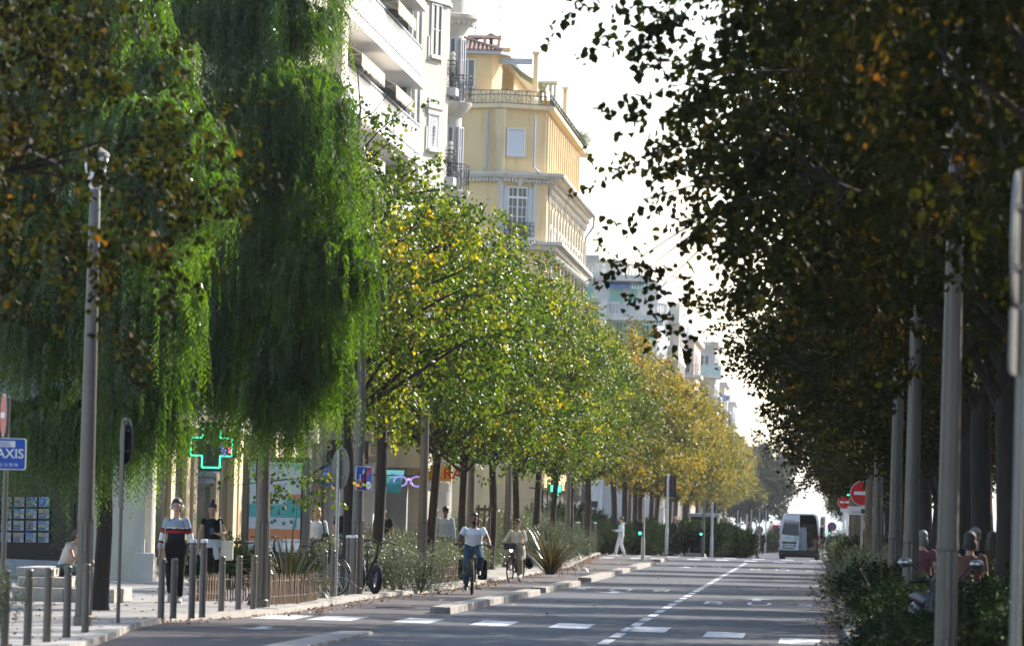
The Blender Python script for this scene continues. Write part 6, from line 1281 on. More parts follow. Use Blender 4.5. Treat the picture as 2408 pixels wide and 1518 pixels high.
    # top: torso shell and sleeves
    if top:
        mb = MB(); e = .016
        base = pel+(lowp-pel)*((.93-toplen)/.10) if toplen > .83 else lowp-up*(.83-toplen)
        mb.loft([base, pel.lerp(base, .3), wst, ch, ch.lerp(shl, .75), shl+(nk-shl)*.30, shl+(nk-shl)*(.62-neckline)], [(.172*topw, .122*topw), (.175*topw, .122*topw), (.150*topw, .115*topw), (.172*topw*min(1, sw+.04), .125*topw), (.146*sw, .100), (.100*sw, .074), (.064, .060)], side=sdv, n=18)
        for a in 'RL':
            S, E, Wr = j('s'+a), j('e'+a), j('w'+a)
            if sleeves > 0:
                mb.ell(S, .060, .060, .060, 12, 8)
                f = sleeves
                if f <= 1: pts = [S, S.lerp(E, f*.5), S.lerp(E, f)]; rs = [.060, .057, .054]
                else: pts = [S, S.lerp(E, .5), E, E.lerp(Wr, (f-1)*.5), E.lerp(Wr, f-1)]; rs = [.060, .057, .053, .051, .044]
                mb.tube(pts, rs, 12)
            else: mb.ell(S, .060, .062, .05, 10, 6)
        tm = top if isinstance(top, list) else [top]; fuse('shirt', mb, vox, tm, t, 3, (lambda c: top_assign(c, J)) if top_assign else None)
    if bottom:
        mb = MB(); mb.loft([pel+up*.08, pel, lowp-up*.02], [(.165*topw, .118*topw), (.178, .125), (.165, .12)], side=sdv, n=16)
        for a in 'RL':
            Hh, K, A = j('h'+a), j('k'+a), j('a'+a); f = legs_to
            pts = [Hh+V((0, 0, .03)), Hh.lerp(K, .45), K]; rs = [.105*min(legw, 1.1), .090*legw, .072*legw]
            if f > .55: g = (f-.5)*2; pts += [K.lerp(A, g*.5), K.lerp(A, g*.93)]; rs += [.068*legw, .062*legw]
            mb.tube(pts, rs, 12)
        if skirt: mb.loft([pel, pel-V((0, 0, .35)), pel-V((0, .02, .75))], [(.17, .12), (.22, .18), (.27, .22)], n=16)
        fuse('trousers', mb, vox, bottom, t, 3)
    if shoes:
        for s, a in ((-1, 'R'), (1, 'L')):
            A = j('a'+a); td = V(J['t'+a]) if J['t'+a] else V((s*.15, -1, 0)); td.normalize(); mb = MB()
            mb.loft([A+td*-.075-V((0, 0, .035)), A-V((0, 0, .030))+td*.0, A-V((0, 0, .045))+td*.09, A-V((0, 0, .060))+td*.185], [(.040, .046), (.045, .050), (.049, .036), (.033, .020)], side=(-td.y, td.x, 0), n=12)
            sh = part('shoe', mb, shoes, t, True); mb = MB(); mb.loft([A+td*-.082-V((0, 0, .082)), A-V((0, 0, .083))+td*.06, A-V((0, 0, .083))+td*.195], [(.038, .010), (.048, .010), (.034, .009)], side=(-td.y, td.x, 0), n=10); part('sole', mb, m_white, sh, True)
    if hair:
        mb = MB(); mb.ell(hp(0, .026, .066), .087, .098, .084, 14, 10, rot)
        if hairstyle in ('long', 'bob', 'pony', 'side'): mb.ell(hp(0, .055, .0), .080, .066, .095, 12, 8, rot)
        if hairstyle == 'bob': mb.ell(hp(-.062, .02, -.035), .034, .055, .075, 10, 8); mb.ell(hp(.062, .02, -.035), .034, .055, .075, 10, 8); mb.ell(hp(0, .05, -.05), .075, .05, .07, 12, 8)
        if hairstyle == 'long': mb.loft([hp(0, .06, .02), hp(0, .085, -.12), hp(0, .09, -.30)], [(.085, .05), (.09, .045), (.06, .03)], n=12); mb.tube([hp(-.075, .01, .03), hp(-.085, 0, -.09), hp(-.08, -.01, -.2)], [.02, .028, .015], 8); mb.tube([hp(.075, .01, .03), hp(.085, 0, -.09), hp(.08, -.01, -.2)], [.02, .028, .015], 8)
        if hairstyle == 'bun': mb.ell(hp(.01, .035, .165), .042, .042, .036, 10, 8); mb.tube([hp(0, .03, .12), hp(.01, .035, .15)], .026, 8)
        if hairstyle == 'pony': mb.tube([hp(0, .09, .04), hp(0, .135, .0), hp(0, .135, -.13), hp(0, .11, -.2)], [.03, .036, .026, .008], 8)
        if hairstyle == 'back': mb.ell(hp(0, .11, .02), .038, .04, .04, 10, 6)
        if hairstyle == 'curly': [mb.ell(hp(.085*math.cos(i*2.4)*(.5+.5*(i % 3)/2), .03+.085*math.sin(i*2.4)*(.5+.5*(i % 3)/2), .06+.06*((i*7) % 5)/4), .04, .04, .036, 8, 6) for i in range(14)]
        if beard: mb.loft([hp(0, -.035, -.045), hp(0, -.052, -.085), hp(0, -.05, -.118)], [(.062, .052), (.050, .044), (.028, .025)], n=12)
        cut = [hp(0, -.115, .0)]
        fuse('hair', mb, .010, hair, t, 2)
    if glasses:
        mb = MB(); [mb.ell(hp(s*.033, -.086, .012), .028, .012, .023, 12, 6) for s in (-1, 1)]; mb.bar(hp(-.075, -.07, .018), hp(.075, -.07, .018), .012, .01); part('sunglasses', mb, M('sunglass_lens', (.02, .012, .01), .15), t, True)
    t['H'] = 0; del t['H']; return t, J, hp
def extra(t, name, mb, m_, smooth=True): return part(name, mb, m_, t, smooth)

# the woman with headphones, striped sweater (walking towards the camera)
def stripes_asg(c, J):
    arm = None
    for a in 'RL':
        S, E, Wr = V(J['s'+a]), V(J['e'+a]), V(J['w'+a])
        if abs(c.x-S.x) < .30 and (c-S).length > .11 and abs(c.x) > .175:
            for A, B, f0, f1 in ((S, E, 0., 1.), (E, Wr, 1., 2.)):
                d = B-A; q = (c-A).dot(d)/d.length_squared
                if -.05 <= q <= 1.0: arm = f0+q*(f1-f0); break
    if arm is not None:
        return 0 if arm < .52 else 1 if arm < .66 else 2 if arm < .78 else 1 if arm < .85 else 3 if arm < 1.45 else 1 if arm < 1.55 else 2 if arm < 1.60 else 0
    z = c.z
    return 0 if z > 1.235 else 3 if z > 1.22 else 1 if z > 1.185 else 2 if z > 1.145 else 1
x, y = gx(410, 1417, SW)
walk = dict(sR=(-.152, 0, 1.35), sL=(.152, 0, 1.35), kR=(-.10, .10, .50), aR=(-.10, .38, .16), kL=(.09, -.10, .49), aL=(.085, -.14, .085), tR=(0, -1, -.55), eR=(-.225, .05, 1.11), wR=(-.265, -.02, .87), eL=(.23, .02, 1.10), wL=(.27, -.02, .86))
t, J, hp = person('woman in blue white and navy striped sweater with white headphones, walking towards the camera', (x, y, gz(y)), .02, 1.70, walk, m_sk1, [cl('cloth_pale_blue', (.30, .37, .48)), c_navy, c_redc, c_white], c_black, h_brown, M('trainer', (.35, .33, .31), .7), 1.93, .010, hairstyle='pony', topw=.95, toplen=.88, top_assign=stripes_asg, neckline=.12)
mb = MB(); mb.tube([hp(.09*math.cos(a), .015, .03+.125*math.sin(a)) for a in np.linspace(0, 3.14, 12)], .010, 6); hb = extra(t, 'headphones', mb, m_white)
for s in (-1, 1): part('ear_cup', MB().ell(hp(s*.092, .01, -.005), .028, .045, .05, 12, 8), m_white, hb, True)
mb = MB(); mb.box(-.24, -.13, -.02, .10, .66, .84); extra(t, 'handbag', mb, c_beige, False); mb = MB(); mb.tube([(-.12, -.12, 1.40), (-.17, -.135, 1.2), (-.185, -.06, .84)], .007, 5); extra(t, 'chain_strap', mb, m_galv)
mb = MB(); mb.box(-.325, -.275, -.12, -.09, .74, .88); extra(t, 'phone', mb, m_ink, False)
# the woman with the bun
x, y = -11.55, 107.5; xx = (497-1925)*y/F
t, J, hp = person('woman with a top bun, black tee and cream tote bag, looking down at her phone', (xx, y, gz(y)), .05, 1.66, dict(nod=.28, turn=-.1, sR=(-.152, 0, 1.35), sL=(.152, 0, 1.35), eL=(.25, -.02, 1.12), wL=(.13, -.26, 1.10), hdL=(-.7, -.5, .25), eR=(-.235, .03, 1.10), wR=(-.25, -.02, .84), kR=(-.10, -.12, .5), aR=(-.1, -.1, .09), kL=(.1, .08, .5), aL=(.1, .3, .14)), m_sk2, c_black, c_black, h_black, M('trainer_dark', (.05, .05, .05), .7), .28, .010, hairstyle='bun', toplen=.86)
mb = MB(); mb.box(.16, .42, -.06, .06, .60, .98); b_ = extra(t, 'tote_bag', mb, c_cream, False); bev(b_, .03); mb = MB(); mb.tube([(.22, -.07, .97), (.17, -.10, 1.3), (.15, .0, 1.42), (.19, .08, 1.25), (.25, .06, .97)], .013, 6); part('strap', mb, c_cream, b_, True)
mb = MB(); mb.box(-.02, .06, -.40, -.385, 1.10, 1.22); extra(t, 'phone', mb, m_ink, False); mb = MB(); mb.loft([(0, 0, 1.0), (0, 0, .93), (0, 0, .84)], [(.178, .13), (.20, .15), (.205, .16)], n=16); mb.loft([(-.13, -.12, .92), (-.16, -.13, .72), (-.15, -.12, .6)], [(.05, .02), (.07, .02), (.04, .02)], n=10); mb.loft([(.08, -.13, .92), (.1, -.14, .72), (.12, -.13, .62)], [(.05, .02), (.06, .02), (.04, .02)], n=10); extra(t, 'tied_jacket', mb, cl('cloth_stone', (.42, .42, .41)))
# seated woman
x0, y0 = gx(150, 1411, SW); xs_ = (152-1925)*(y0+.5)/F
t, J, hp = person('dark-haired woman in pale tee and green trousers seated on the stone steps, hand to mouth', (xs_, y0+.55, gz(y0)+.38), R_(62), 1.66, dict(pel=(0, .05, .12), chest=(0, -.10, .44), neck=(0, -.20, .585), head=(0, -.27, .70), nod=.3, sR=(-.17, -.16, .53), eR=(-.23, -.32, .29), wR=(-.09, -.46, .50), sL=(.17, -.16, .53), eL=(.25, -.34, .28), wL=(.12, -.50, .20), hdR=(.55, .35, .75), hdL=(-.6, -.6, -.3), hR=(-.09, .02, .11), kR=(-.13, -.42, .12), aR=(-.12, -.42, -.29), hL=(.09, .02, .11), kL=(.13, -.42, .12), aL=(.12, -.44, -.29)), m_sk2, cl('cloth_pale_tee', (.55, .50, .46)), c_khaki, h_brown, M('trainer_black', (.02, .02, .02), .7), .35, .010, hairstyle='pony', toplen=.90)
# people walking away along the shops
def walker(px, py_, y, lbl, H, rz, skin, top, bottom, hair, hs, sl=.5, vox=.014, grp=None, pose=None, base=None, **k):
    x = (px-1925)*y/F; z = gz(y) if base is None else base; p = dict(kR=(-.10, -.12, .5), aR=(-.10, -.14, .09), kL=(.1, .04, .5), aL=(.1, .26, .14)); p.update(pose or {}); return person(lbl, (x, y, z), rz, H, p, skin, top, bottom, hair, m_black, sl, vox, grp, hairstyle=hs, **k)
t, J, hp = walker(745, 1217, 124, 'blonde woman in white shirt and jeans walking away with a black shoulder bag', 1.63, 3.1, m_sk1, c_white, c_jean, h_blond, 'bob', 1.75, .012); mb = MB(); mb.loft([(-.20, .05, 1.12), (-.22, .05, .95), (-.22, .05, .78)], [(.06, .03), (.13, .045), (.12, .05)], n=12); b_ = extra(t, 'shoulder_bag', mb, c_black); mb = MB(); mb.tube([(-.14, .10, 1.40), (-.17, .12, 1.25), (-.2, .07, 1.05)], .016, 6); part('strap', mb, c_black, b_, True)
walker(812, 1240, 125.5, 'man in navy tee walking away, his head hidden behind the dark trunk', 1.80, 3.14, m_sk1, c_navy, c_jean, h_brown, 'short', .62, .012)
walker(838, 1225, 136, 'curly-haired person in bright orange vest partly behind the blue zone sign column', 1.68, 2.6, m_sk2, c_orange, c_black, h_black, 'curly', 0., .014)
t, J, hp = walker(901, 1225, 139, 'person in black cap and dark brown tee facing the camera behind the hedge', 1.72, .15, m_sk2, cl('cloth_dark_brown', (.03, .024, .02)), c_black, h_black, 'short', .6, .013); mb = MB(); mb.ell(hp(0, .01, .075), .092, .105, .07, 14, 8); mb.loft([hp(0, -.06, .07), hp(0, -.13, .055), hp(0, -.17, .04)], [(.075, .02), (.07, .012), (.05, .008)], n=10); extra(t, 'cap', mb, c_black)
walker(1048, 1235, 152.5, 'dark-skinned man in pale denim jacket walking away beyond the hedge', 1.76, 3.0, m_sk3, c_ldenim, c_jean, h_black, 'short', 1.9, .013, topw=1.08)
walker(1024, 1240, 156, 'dark-haired person in black half hidden left of the denim-jacketed man', 1.68, 3.3, m_sk2, c_black, c_black, h_black, 'short', 1.9, .016)
# the woman in white crossing
y = 250.; x = (1463-1925)*y/F
t, J, hp = person('woman dressed in white with pale quilted vest crossing the street, seen from the side', (x, y, G(y)+.01), R_(-84), 1.66, dict(nod=.15, eR=(-.22, .0, 1.10), wR=(-.16, -.27, 1.10), eL=(.22, .0, 1.10), wL=(.10, -.30, 1.08), hdR=(.2, -1, .1), hdL=(-.2, -1, .1), kR=(-.08, -.14, .5), aR=(-.08, -.22, .10), kL=(.08, .0, .49), aL=(.08, .16, .09)), m_sk1, c_mint, cl('cloth_white_trouser', (.66, .65, .64)), h_brown, M('trainer_white', (.6, .6, .58), .6), .2, .014, hairstyle='short', toplen=.84, topw=1.12, legw=1.06)
for a in 'RL': mb = MB(); S, E, Wr = V(J['s'+a]), V(J['e'+a]), V(J['w'+a]); mb.tube([S, S.lerp(E, .5), E, E.lerp(Wr, .9)], [.066, .062, .056, .045], 10); fuse('sleeve', mb, .014, c_white, t)
mb = MB(); mb.loft([(0, .05, 1.36), (0, .07, 1.43), (0, .06, 1.47)], [(.10, .08), (.095, .075), (.06, .05)], n=12); extra(t, 'hood', mb, c_mint)
# farther figures
walker(1589, 1275, 262, 'bald man in a long dark coat standing in shade beyond the crossing', 1.74, R_(60), m_sk1, c_black, c_black, None, '', 1.95, .018, base=G(262)+.1, toplen=.55, topw=1.1)
walker(1541, 1270, 272, 'orange-haired person in dark clothes half hidden among the far trunks', 1.70, .2, m_sk2, c_navy, c_black, h_red, 'short', 1.9, .018, base=G(272))
walker(1708, 1260, 287, 'person with long fair hair in black beside the dark shrubs', 1.70, 2.4, m_sk1, c_black, c_black, h_blond, 'long', 1.95, .018, base=G(287)+.55)
walker(1698, 1258, 292, 'dark-haired companion just left of the long-haired person by the shrubs', 1.72, 2.8, m_sk2, c_black, c_black, h_black, 'short', 1.95, .02, base=G(292)+.5)
walker(1769, 1285, 352, 'person in a green jacket striding across the far street', 1.78, R_(-80), m_sk2, c_green, c_black, h_black, 'short', 1.95, .02, base=G(352), pose=dict(kR=(-.1, -.24, .5), aR=(-.1, -.34, .10), kL=(.1, .1, .5), aL=(.1, .40, .13)))
walker(1744, 1285, 348, 'fair-haired pedestrian in dark clothes left of the far green jacket', 1.68, .1, m_sk1, c_grey, c_black, h_blond, 'bob', 1.9, .02, base=G(348))
walker(1750, 1285, 356, 'pedestrian in a pink top among the far group', 1.64, .0, m_sk2, c_pink, c_black, h_brown, 'short', .6, .02, base=G(356))
walker(1793, 1275, 400, 'far dark figure in the road near the small round sign', 1.72, 3.1, m_sk2, c_black, c_black, h_black, 'short', 1.9, .022, base=G(400), topw=1.3)
walker(2170, 1290, 84, 'white-haired person in pink top between the right-hand lamp columns', 1.54, 3.0, m_sk1, cl('cloth_rose_shaded', (.17, .07, .075)), c_grey, h_grey, 'bob', .6, .015, base=G(84)+.05)  # rose cloth darkened, tree shade put into its colour
walker(2281, 1300, 70, 'grey-haired person in a salmon shirt behind the right-hand shrubs', 1.55, 3.0, m_sk1, cl('cloth_salmon_shaded', (.17, .075, .066)), c_jean, M('hair_grey_shaded', (.06, .058, .055), .7, var=.4, scale=30), 'bob', .7, .013, base=G(70)+.05); walker(2293, 1300, 76, 'grey-haired man in black behind the salmon shirt on the right', 1.60, 3.1, m_sk1, c_black, c_black, h_grey, 'short', 1.9, .015, base=G(76)+.05)  # salmon cloth and grey hair carry the shade of the trunks in their colour
walker(2335, 1300, 71, 'dark-haired woman in dark floral dress by the trunks on the right', 1.56, 3.2, m_sk2, cl('cloth_floral', (.03, .045, .03)), c_black, h_brown, 'long', 1.2, .014, base=G(71)+.05)
# ================================================================ bicycles and their riders
m_frame = M('bike_frame_black', (.015, .015, .017), .35, .3); m_spoke = M('spoke', (.35, .35, .36), .3, .8); m_lamp = M('bike_lamp', (.9, .9, .95), .2, emit=(.85, .92, 1.), es=22.)
def bicycle(label, loc, rz, r=.34, tw=.022, fm=None, rack=True, basket=None, lean=0., light=False, bar_w=.30, group=None, crank=1.2):
    t = thing('bicycle', label, 'bicycle', loc, rz, group); t.rotation_euler[1] = lean; fm = fm or m_frame; yf, yr = -.56, .50; bb = V((0, .06, .28))
    for yy in (yf, yr):
        mb = MB(); n = 28
        for k in range(n):                                                              # hub and spokes
            a = 2*math.pi*k/n; mb.tube([(.02*(1 if k % 2 else -1), yy, r), (0, yy+(r-.02)*math.cos(a), r+(r-.02)*math.sin(a))], .0016, 3, False)
        mb.tube([(-.05, yy, r), (.05, yy, r)], .02, 8); w_ = part('wheel', mb, m_spoke, t); 
        mb = MB(); mb.tube([(0, yy+(r-tw)*math.cos(a), r+(r-tw)*math.sin(a)) for a in np.linspace(0, 2*math.pi, 41)], tw, 10, False); part('tyre', mb, m_rubber, w_, True)
        mb = MB(); mb.tube([(0, yy+(r-tw*2.2)*math.cos(a), r+(r-tw*2.2)*math.sin(a)) for a in np.linspace(0, 2*math.pi, 41)], .009, 6, False); part('rim', mb, m_spoke, w_, True)
    hd, st = V((0, -.40, .88)), V((0, .20, .80)); mb = MB(); fk = V((0, -.42, r*2+.08))
    mb.tube([bb, V((0, -.41, .76))], .026, 8); mb.tube([hd, V((0, -.425, .70))], .024, 8); mb.tube([bb, st], .019, 8); mb.tube([st-V((0, 0, .12)), hd-V((0, 0, .08))], .018, 8)
    for s in (-1, 1): mb.tube([bb+V((s*.03, 0, 0)), V((s*.06, yr, r))], .011, 6); mb.tube([st+V((s*.02, 0, -.03)), V((s*.06, yr, r))], .009, 6)
    part('frame', mb, fm, t, True); mb = MB(); mb.tube([hd-V((0, 0, .1)), fk], .022, 8)
    for s in (-1, 1): mb.tube([fk+V((0, 0, 0)), fk+V((s*(tw+.035), -.01, -.02)), V((s*(tw+.035), yf, r))], .014, 8)
    part('fork', mb, fm, t, True)
    mb = MB(); z = 1.0; mb.tube([hd, V((0, -.42, z-.03))], .018, 8); mb.tube([(-bar_w, -.34, z+.02), (-bar_w*.55, -.42, z+.03), (0, -.44, z-.03), (bar_w*.55, -.42, z+.03), (bar_w, -.34, z+.02)], .013, 8); hb = part('handlebar', mb, fm, t, True)
    for s in (-1, 1): mb = MB(); mb.tube([(s*bar_w, -.34, z+.02), (s*(bar_w+.07), -.30, z+.015)], .019, 8); mb.tube([(s*bar_w*.9, -.36, z+.02), (s*(bar_w+.04), -.40, z-.01)], .006, 5); part('grip', mb, m_rubber, hb, True)
    mb = MB(); mb.loft([(0, .02, .89), (0, .12, .905), (0, .24, .91), (0, .32, .90)], [(.02, .02), (.04, .028), (.085, .03), (.07, .022)], n=10); mb.tube([st, (0, .2, .9)], .014, 8); part('saddle', mb, m_black, t, True)
    cr_ = crank; mb = MB(); mb.tube([(-.06, bb.y, bb.z), (.06, bb.y, bb.z)], .02, 8); mb.tube([(.07+.09*math.cos(a)*0, bb.y+.09*math.cos(a), bb.z+.09*math.sin(a)) for a in np.linspace(0, 6.283, 20)], .006, 4, False)
    for s in (-1, 1):
        e = V((s*.085, bb.y+s*.165*math.cos(cr_), bb.z+s*.165*math.sin(cr_))); mb.tube([(s*.07, bb.y, bb.z), e], .011, 6); mb.box(e.x+(-.0 if s > 0 else -.1), e.x+(.1 if s > 0 else 0), e.y-.04, e.y+.04, e.z-.012, e.z+.012)
    part('crank', mb, m_black, t)
    for yy in (yf, yr): mb = MB(); mb.tube([(0, yy+(r+.03)*math.cos(a), r+(r+.03)*math.sin(a)) for a in (np.linspace(.5, 2.6, 10) if yy > 0 else np.linspace(.5, 2.9, 10))], [.02]*10, 6, False); part('mudguard', mb, fm, t, True)
    if rack: mb = MB(); [mb.tube([(s*.06, .30, .72), (s*.06, .78, .72), (s*.06, yr, r)], .007, 5) for s in (-1, 1)]; mb.bar((0, .34, .73), (0, .78, .73), .12, .01); part('rack', mb, m_black, t)
    if light: mb = MB(); mb.ell((0, -.50, .84), .035, .02, .035, 12, 8); part('headlight', mb, m_lamp, t, True); mb = MB(); mb.lathe([(.03, 0), (.045, .05), (.048, .09)], 12); mb.v = [(p[0], -.40-p[2], .84+p[1]) for p in mb.v]; part('lamp_housing', mb, m_black, t, True)
    if basket: mb = MB(); mb.prism([(-.15, .86), (.15, .86), (.18, 1.04), (-.18, 1.04)], -.66, -.46, 'y'); b_ = part('basket', mb, basket, t, bevel=.03)
    return t
x, y = gx(1110, 1398); bz = G(y)+.012; t = bicycle('black bicycle with panniers ridden by the bearded man in the white polo', (x, y, bz), .05, .345, .03, bar_w=.32, crank=-1.35)
for s in (-1, 1): mb = MB(); mb.box(*((.10, .30) if s > 0 else (-.30, -.10)), .30, .72, .30, .72); part('pannier', mb, c_black, t, bevel=.05)
ride = dict(pel=(0, .16, .965), chest=(0, .06, 1.27), neck=(0, .03, 1.405), head=(0, -.0, 1.535), sR=(-.188, .05, 1.325), sL=(.188, .05, 1.325), eR=(-.30, -.08, 1.13), wR=(-.335, -.26, 1.035), eL=(.30, -.08, 1.13), wL=(.335, -.26, 1.035), hdR=(.05, -.9, -.25), hdL=(-.05, -.9, -.25), curl=.8,
            hR=(-.09, .13, .94), hL=(.09, .13, .94), kR=(-.15, -.16, .58), aR=(-.125, .03, .20), kL=(.16, -.26, .74), aL=(.125, .02, .50), thR=(1, 0, -.2), thL=(-1, 0, -.2), tR=(0, -1, -.2), tL=(0, -1, -.05))
person('bearded man in white polo shirt and jeans riding a black bicycle towards the camera', (x, y, bz), .05, 1.70, ride, m_sk3, c_white, c_jean, h_black, m_black, .62, .010, hairstyle='short', beard=True, topw=1.16, toplen=.92, neckline=.1)
x, y = gx(1212, 1369); bz = G(y)+.012; t = bicycle('city bicycle with bright headlight ridden by the woman in the cream blazer', (x, y, bz), -.22, .33, .022, M('bike_frame_plum', (.06, .02, .03), .35, .3), light=True, basket=M('bar_bag', (.03, .04, .045), .8), bar_w=.27, crank=1.5); t.scale = (.93,)*3
mb = MB(); mb.ell((.24, .5, .52), .11, .2, .17, 12, 8); part('pannier', mb, c_black, t, True); mb = MB(); mb.ell((-.22, .5, .6), .07, .2, .22, 12, 8); part('pannier', mb, c_black, t, True)
r2 = dict(ride); r2.update(sR=(-.165, .05, 1.325), sL=(.165, .05, 1.325), wR=(-.29, -.26, 1.04), wL=(.29, -.26, 1.04), eR=(-.27, -.06, 1.13), eL=(.27, -.06, 1.13), kR=(-.14, -.26, .74), aR=(-.125, .02, .48), kL=(.15, -.16, .58), aL=(.125, .03, .21))
t, J, hp = person('woman in cream blazer and sunglasses riding a bicycle with its headlight on', (x, y, bz), -.22, 1.69*.93, r2, m_sk1, [c_cream, c_white], c_beige, h_red, M('trainer_white2', (.62, .62, .62), .6), 1.85, .010, hairstyle='back', glasses=True, toplen=.86, legw=1.1, top_assign=lambda c, J: 1 if abs(c.x) < .055+.02*(1.4-c.z) and c.y < .02 and c.z > .98 and c.z < 1.42 else 0, neckline=.15)
mb = MB()
for s in (-1, 1): mb.loft([(s*.15, .02, 1.02), (s*.19, .02, .86), (s*.21, .06, .62)], [(.045, .10), (.05, .13), (.03, .15)], n=12)
fuse('coat_tail', mb, .012, c_cream, t)
gb = 'parked bicycles on the left pavement'
x, y = gx(884, 1397, SW); bicycle('black fat-tyred bicycle leaning beside the three white-capped bollards', (x-.25, y+.7, gz(y)), R_(22), .27, .055, group=gb, lean=.1)
x, y = gx(748, 1400, SW); bicycle('parked bicycle whose wheels show right of the flax planter', (x-.15, y+1., gz(y)), R_(52), .34, .018, group=gb, lean=-.06)
x, y = gx(800, 1392, SW); bicycle('parked dark bicycle behind the grey disc sign post', (x, y+1.5, gz(y)), R_(25), .34, .018, group=gb, lean=.08)
for px, dy, rz, lb in ((575, 5.5, 70, 'parked bicycle behind the fence right of the woman with the bun'), (600, 7, 110, 'second parked bicycle behind the lamp column by the beach poster')):
    yy = 107+dy; bicycle(lb, ((px-1925)*yy/F, yy, gz(yy)), R_(rz), .34, .018, group=gb, lean=.05)
# ================================================================ motor scooter behind the right border
def scooter(loc, rz):
    t = thing('motor_scooter', 'parked scooter with chrome mirrors poking out of the right-hand bushes', 'scooter', loc, rz); mp = M('scooter_paint', (.03, .032, .04), .3, .2)
    for yy in (-.62, .6):
        mb = MB(); mb.tube([(0, yy+.19*math.cos(a), .24+.19*math.sin(a)) for a in np.linspace(0, 6.283, 25)], .055, 8, False); w_ = part('wheel', mb, m_rubber, t, True); mb = MB(); mb.tube([(-.05, yy, .24), (.05, yy, .24)], .12, 14); part('rim', mb, m_steel, w_, True)
    mb = MB(); mb.loft([(0, .80, .66), (0, .5, .62), (0, .15, .55), (0, .0, .40)], [(.10, .10), (.17, .16), (.16, .15), (.14, .08)], n=14); mb.loft([(0, .0, .36), (0, -.25, .30), (0, -.40, .34)], [(.16, .05), (.15, .04), (.16, .05)], n=12); mb.loft([(0, -.40, .34), (0, -.46, .62), (0, -.42, .92)], [(.20, .06), (.22, .07), (.13, .06)], n=14); mb.loft([(0, -.8, .40), (0, -.62, .50), (0, -.45, .46)], [(.06, .04), (.09, .05), (.06, .04)], n=10); part('body', mb, mp, t, True)
    mb = MB(); mb.loft([(0, .86, .80), (0, .5, .80), (0, .0, .74)], [(.10, .04), (.16, .06), (.12, .05)], n=12); part('seat', mb, m_black, t, True); mb = MB(); mb.tube([(-.34, -.30, .98), (-.15, -.38, 1.0), (.15, -.38, 1.0), (.34, -.30, .98)], .02, 8); mb.loft([(0, -.47, .90), (0, -.46, 1.0), (0, -.40, 1.06)], [(.13, .09), (.14, .09), (.08, .05)], n=12); hb = part('handlebar', mb, m_black, t, True)
    mb = MB(); mb.ell((0, -.555, .96), .085, .03, .065, 12, 8); part('headlight', mb, m_white, t, True)
    for s in (-1, 1): mb = MB(); mb.tube([(s*.2, -.37, 1.0), (s*.30, -.38, 1.14), (s*.36, -.38, 1.18)], .011, 6); mi = part('mirror', mb, m_black, hb, True); mb = MB(); mb.ell((s*.42, -.38, 1.20), .085, .028, .055, 14, 8); part('mirror_glass', mb, m_steel, mi, True)
    return t
scooter((1.33, 65.5, G(65.5)+.05), .2)
# ================================================================ the white van with an open rear door
Y0 = 286.; m_van = M('van_white', (.86, .87, .89), .4, var=.03, scale=1.2, spec=.5); m_vanin = M('van_interior', (.045, .045, .048), .8); m_card2 = M('cardboard', (.42, .27, .15), .85, var=.15)
t = thing('delivery_van', 'white delivery van seen from behind with its right rear door open, stacked crates inside', 'van', (-.93, Y0, G(Y0)+.01), -.012)
prof = [(-1.0, .42), (-1.03, .62), (-1.03, 1.1), (-.99, 1.6), (-.90, 2.22), (-.83, 2.42), (-.70, 2.50)]; prof = prof+[(-x, z) for x, z in prof[::-1]]; k = len(prof)
def sect(f, zs): return [(x*f, z*zs if z > 1.1 else z) for x, z in prof]
rows = [(0, 1, 1), (3.5, 1, 1), (4.0, .97, .93), (4.6, .93, .68), (5.3, .86, .50)]; vs = []; fs = []
for yy, f, zs in rows: vs += [(x, yy, z if z < 1.1 else max(1.1, 1.1+(z-1.1)*((zs*2.5-1.1)/1.4))) for x, z in sect(f, 1)]
n0 = len(vs)
for yy in (0, 3.3): vs += [(x*.93, yy, z*.965+.03 if z > 1 else max(z, .64)) for x, z in prof]
for i in range(len(rows)-1): fs += [(i*k+j, i*k+j+1, (i+1)*k+j+1, (i+1)*k+j) for j in range(k-1)]
fs += [(j, n0+j, n0+j+1, j+1) for j in range(k-1)]; fs.append(tuple(range((len(rows)-1)*k, len(rows)*k)))
mb = MB(); mb.add(vs[:n0]+vs[n0:n0+k], fs); part('body', mb, m_van, t, 35)
mb = MB(); iv = vs[n0:]; mb.add(iv, [(j+1, j, k+j, k+j+1) for j in range(k-1)]+[tuple(range(k, 2*k)), (0, k-1, 2*k-1, k)]); part('cargo_bay', mb, m_vanin, t)
mb = MB(); mb.box(-1.0, 1.0, -.1, .25, .38, .66); bp_ = part('bumper', mb, m_black, t, bevel=.04); mb = MB(); mb.box(-1.0, 1.0, .25, 5.0, .30, .45); part('underbody', mb, m_black, t)
mb = MB(); mb.box(-.92, -.82, -.108, -.1, .47, .53); part('reflector', mb, M('amber', (.5, .12, .01), .3), bp_)
for yy in (.9, 4.3):
    for s in (-1, 1):
        mb = MB(); mb.tube([(s*.98, yy, .34), (s*.76, yy, .34)], .34, 22); w_ = part('wheel', mb, m_rubber, t, 35); mb = MB(); mb.tube([(s*.985, yy, .34), (s*.95, yy, .34)], .2, 16); part('rim', mb, m_galv, w_, 35)
